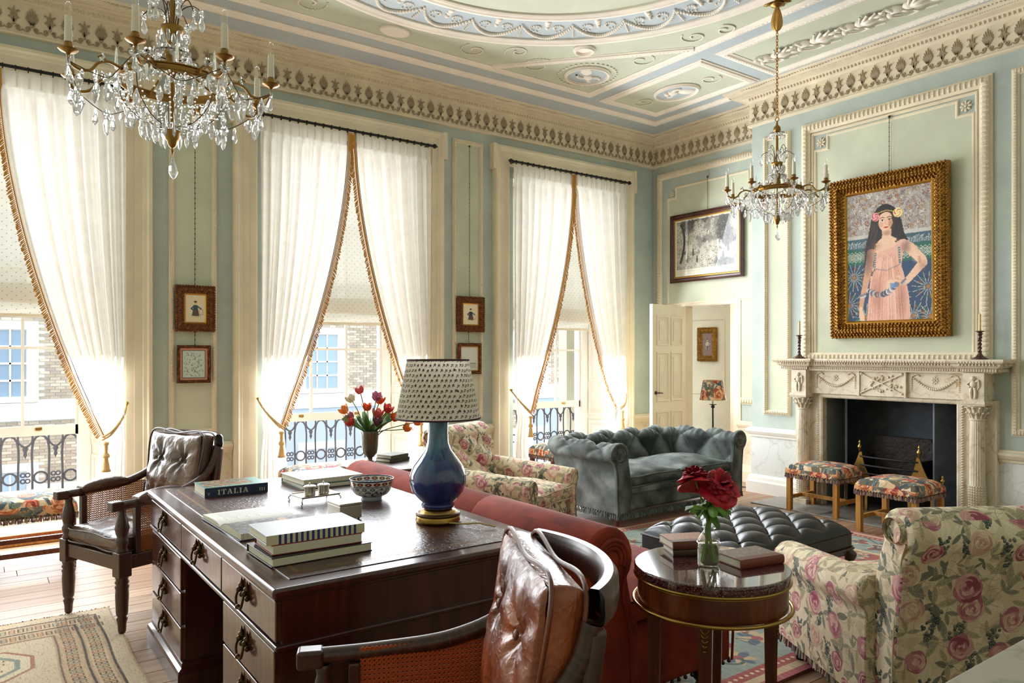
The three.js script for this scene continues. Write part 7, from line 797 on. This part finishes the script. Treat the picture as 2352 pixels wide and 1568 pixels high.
function chandelier(label, x, y, z, turn, sc) {
  const C = thing('chandelier', label, 'chandelier', [x, y, z], turn, 'pair of crystal chandeliers'), R = RNG(11), NA = 8; C.scale.setScalar(sc);
  inst('stem', stemG, M.ormolu, C); inst('ring_band', ringG, M.ormolu, C);
  const drop = (g, px, py, pz, a, s = 1) => { const o = inst('crystal_drop', g, M.crystal, C, px, py, pz, 0, a, 0, s * 1.3); o.rotation.z = (R() - 0.5) * 0.25; return o; };
  const wire = [];
  for (let k = 0; k < NA; k++) { const a = k / NA * PI * 2, A = new THREE.Group(); A.name = 'arm'; A.rotation.y = -a; C.add(A); inst('branch', armG, M.ormolu, A); inst('drip_pan', cupG, M.ormolu, A, 0.41, 0.012, 0); inst('candle_tube', candG, M.candle, A, 0.41, 0.042, 0); inst('bulb', bulbG, M.glass, A, 0.41, 0.142, 0); inst('filament', filG, M.wax, A, 0.41, 0.148, 0);
    const cx = 0.41 * cos(a), cz = 0.41 * sin(a); drop(starG, cx, -0.03, cz, -a + PI / 2, 1.1); drop(tearG, cx, -0.045, cz, -a, 1.0); drop(kiteG, 0.37 * cos(a), -0.065, 0.37 * sin(a), -a, 1.0); drop(kiteG, 0.31 * cos(a), -0.03, 0.31 * sin(a), -a + 1, 1.15); drop(starG, 0.285 * cos(a), 0.02, 0.285 * sin(a), -a + PI / 2, 1);
    const a1 = a + PI * 2 / NA, am = a + PI / NA; // garlands: cup to cup, cup to ring, ring to foot
    const P = [V(cx, -0.03, cz), V(0.36 * cos(a + 0.26), -0.085, 0.36 * sin(a + 0.26)), V(0.345 * cos(am), -0.1, 0.345 * sin(am)), V(0.36 * cos(a1 - 0.26), -0.085, 0.36 * sin(a1 - 0.26)), V(0.41 * cos(a1), -0.03, 0.41 * sin(a1))]; wire.push(tube(P, 0.0022, 18, 5)); P.slice(1, 4).forEach((p, i) => { drop(i === 1 ? starG : smallG, p.x, p.y - 0.004, p.z, -am + PI / 2, 1.2); drop(i === 1 ? kiteG : tearG, p.x, p.y - 0.02, p.z, -am, i === 1 ? 1.25 : 0.9); });
    drop(smallG, lerp(P[0].x, P[1].x, 0.5), -0.062, lerp(P[0].z, P[1].z, 0.5), a, 1.3); drop(smallG, lerp(P[3].x, P[4].x, 0.5), -0.062, lerp(P[3].z, P[4].z, 0.5), a, 1.3);
    const Q = [V(0.205 * cos(am), -0.02, 0.205 * sin(am)), V(0.19 * cos(am), -0.1, 0.19 * sin(am)), V(0.12 * cos(am), -0.17, 0.12 * sin(am)), V(0.03, -0.2, 0).applyAxisAngle(UP, -am)]; wire.push(tube(Q, 0.002, 14, 5)); for (const [t, s] of [[0.3, 1], [0.55, 1.15], [0.8, 1.1]]) { const p = new THREE.CatmullRomCurve3(Q).getPoint(t); drop(t > 0.5 ? kiteG : tearG, p.x * 1.06, p.y, p.z * 1.06, -am, s); }
    inst('crystal_spire', spireG, M.crystal, C, 0.212 * cos(am), 0.018, 0.212 * sin(am)); drop(kiteG, 0.24 * cos(am), -0.05, 0.24 * sin(am), -am, 1.2); drop(tearG, 0.15 * cos(a), -0.06, 0.15 * sin(a), -a, 1.1); drop(kiteG, 0.1 * cos(a), -0.19, 0.1 * sin(a), -a + 0.6, 1.1);
    // plume branches of the upper vase, and their drops
    const b = a + 0.2, pl = (r, h) => [V(0.02 * cos(b), 0.24, 0.02 * sin(b)), V(0.04 * cos(b), 0.24 + h, 0.04 * sin(b)), V(r * 0.7 * cos(b), 0.24 + h * 1.25, r * 0.7 * sin(b)), V(r * cos(b), 0.24 + h * 0.85, r * sin(b))], e = k % 2; wire.push(tube(pl(e ? 0.13 : 0.09, e ? 0.07 : 0.11), 0.0025, 16, 5)); const q = e ? 0.13 : 0.09, yy = 0.24 + (e ? 0.06 : 0.094); drop(starG, q * cos(b), yy - 0.008, q * sin(b), -b + PI / 2, 1); drop(tearG, q * cos(b), yy - 0.022, q * sin(b), -b, 1); drop(kiteG, 0.055 * cos(a), 0.215, 0.055 * sin(a), -a, 0.9); drop(tearG, 0.05 * cos(am), 0.2, 0.05 * sin(am), -am, 0.8);
    drop(starG, 0.07 * cos(am), 0.12, 0.07 * sin(am), -am + PI / 2, 1.2); drop(kiteG, 0.085 * cos(am), 0.105, 0.085 * sin(am), -am, 1);
  }
  for (let k = 0; k < 20; k++) { const a = k / 20 * PI * 2; drop(smallG, 0.06 * cos(a), 0.478, 0.06 * sin(a), -a, 1.2); } wire.push(tor(0.06, 0.0025, 0, 0.48, 0, 6, 32), tor(0.07, 0.0035, 0, 0.125, 0, 6, 32));
  obj('wires', wire, M.bronze, C); stuff(C.children[C.children.length - 1]);
  // strings of beads: basket, ring swags
  const bd = []; for (let k = 0; k < 24; k++) { const a = k / 24 * PI * 2; for (let i = 0; i < 12; i++) { const t = i / 11, r = 0.2 * (1 - t * t) + 0.028, yy = -0.025 - 0.175 * pow(t, 0.8); bd.push([V(r * cos(a), yy, r * sin(a)), 0]); } } for (let k = 0; k < 96; k++) { const a = k / 96 * PI * 2; bd.push([V(0.214 * cos(a), -0.024 - 0.008 * abs(sin(a * 12)), 0.214 * sin(a)), 0]); } beads('bead_strings', bd, 0.0085, 0.0085, 0.0085, M.crystal, C);
  for (let k = 0; k < 32; k++) { const a = k / 32 * PI * 2 + 0.1; drop(smallG, 0.213 * cos(a), -0.032, 0.213 * sin(a), -a, 1.25); }
  drop(tearG, 0, -0.315, 0, 0, 1.5);
  // loop, chain, gathered cover, rose
  const top = (H - y) / sc, lk = all(new THREE.TorusGeometry(0.012, 0.0032, 6, 14).scale(0.75, 1.35, 1)); obj('loop', new THREE.TorusGeometry(0.016, 0.004, 6, 16).translate(0, 0.598, 0), M.ormolu, C);
  const c0 = 0.618, c1 = top - 0.25, n = Math.round((c1 - c0) / 0.026); for (let i = 0; i < n; i++) inst('chain_link', lk, M.gilt, C, 0, lerp(c0, c1, (i + 0.5) / n), 0, 0, i % 2 ? PI / 2 : 0);
  obj('gathered_cover', surf((u, v) => { const a = u * PI * 2, r = (0.012 + 0.032 * sin(pow(v, 0.7) * PI)) * (1 + 0.1 * sin(a * 7 + v * 3)); return [r * cos(a), top - 0.26 + v * 0.2, r * sin(a)]; }, 70, 20), mat({ color: 0xb88a3c, roughness: 0.45, metalness: 0.3 }), C);
  obj('ceiling_rose', [lathe([[0.012, top - 0.065], [0.05, top - 0.05], [0.055, top - 0.035], [0.03, top - 0.025], [0.06, top - 0.004]], 24), ...Array.from({ length: 8 }, (_, k) => sph(0.03, 0, 0, 0, 8, 6).scale(1.5, 0.35, 0.7).translate(0.075, top - 0.015, 0).rotateY(k * PI / 4))], M.ormolu, C);
  return C;
}
chandelier('crystal and gilt chandelier hanging nearest, above the desk', 3.385, 2.665, 6.59, 0.28, 1.02);
chandelier('crystal and gilt chandelier hanging farther off, before the chimney breast', 3.33, 2.78, 2.11, 0.12, 0.96);
renderer.render(scene, camera);
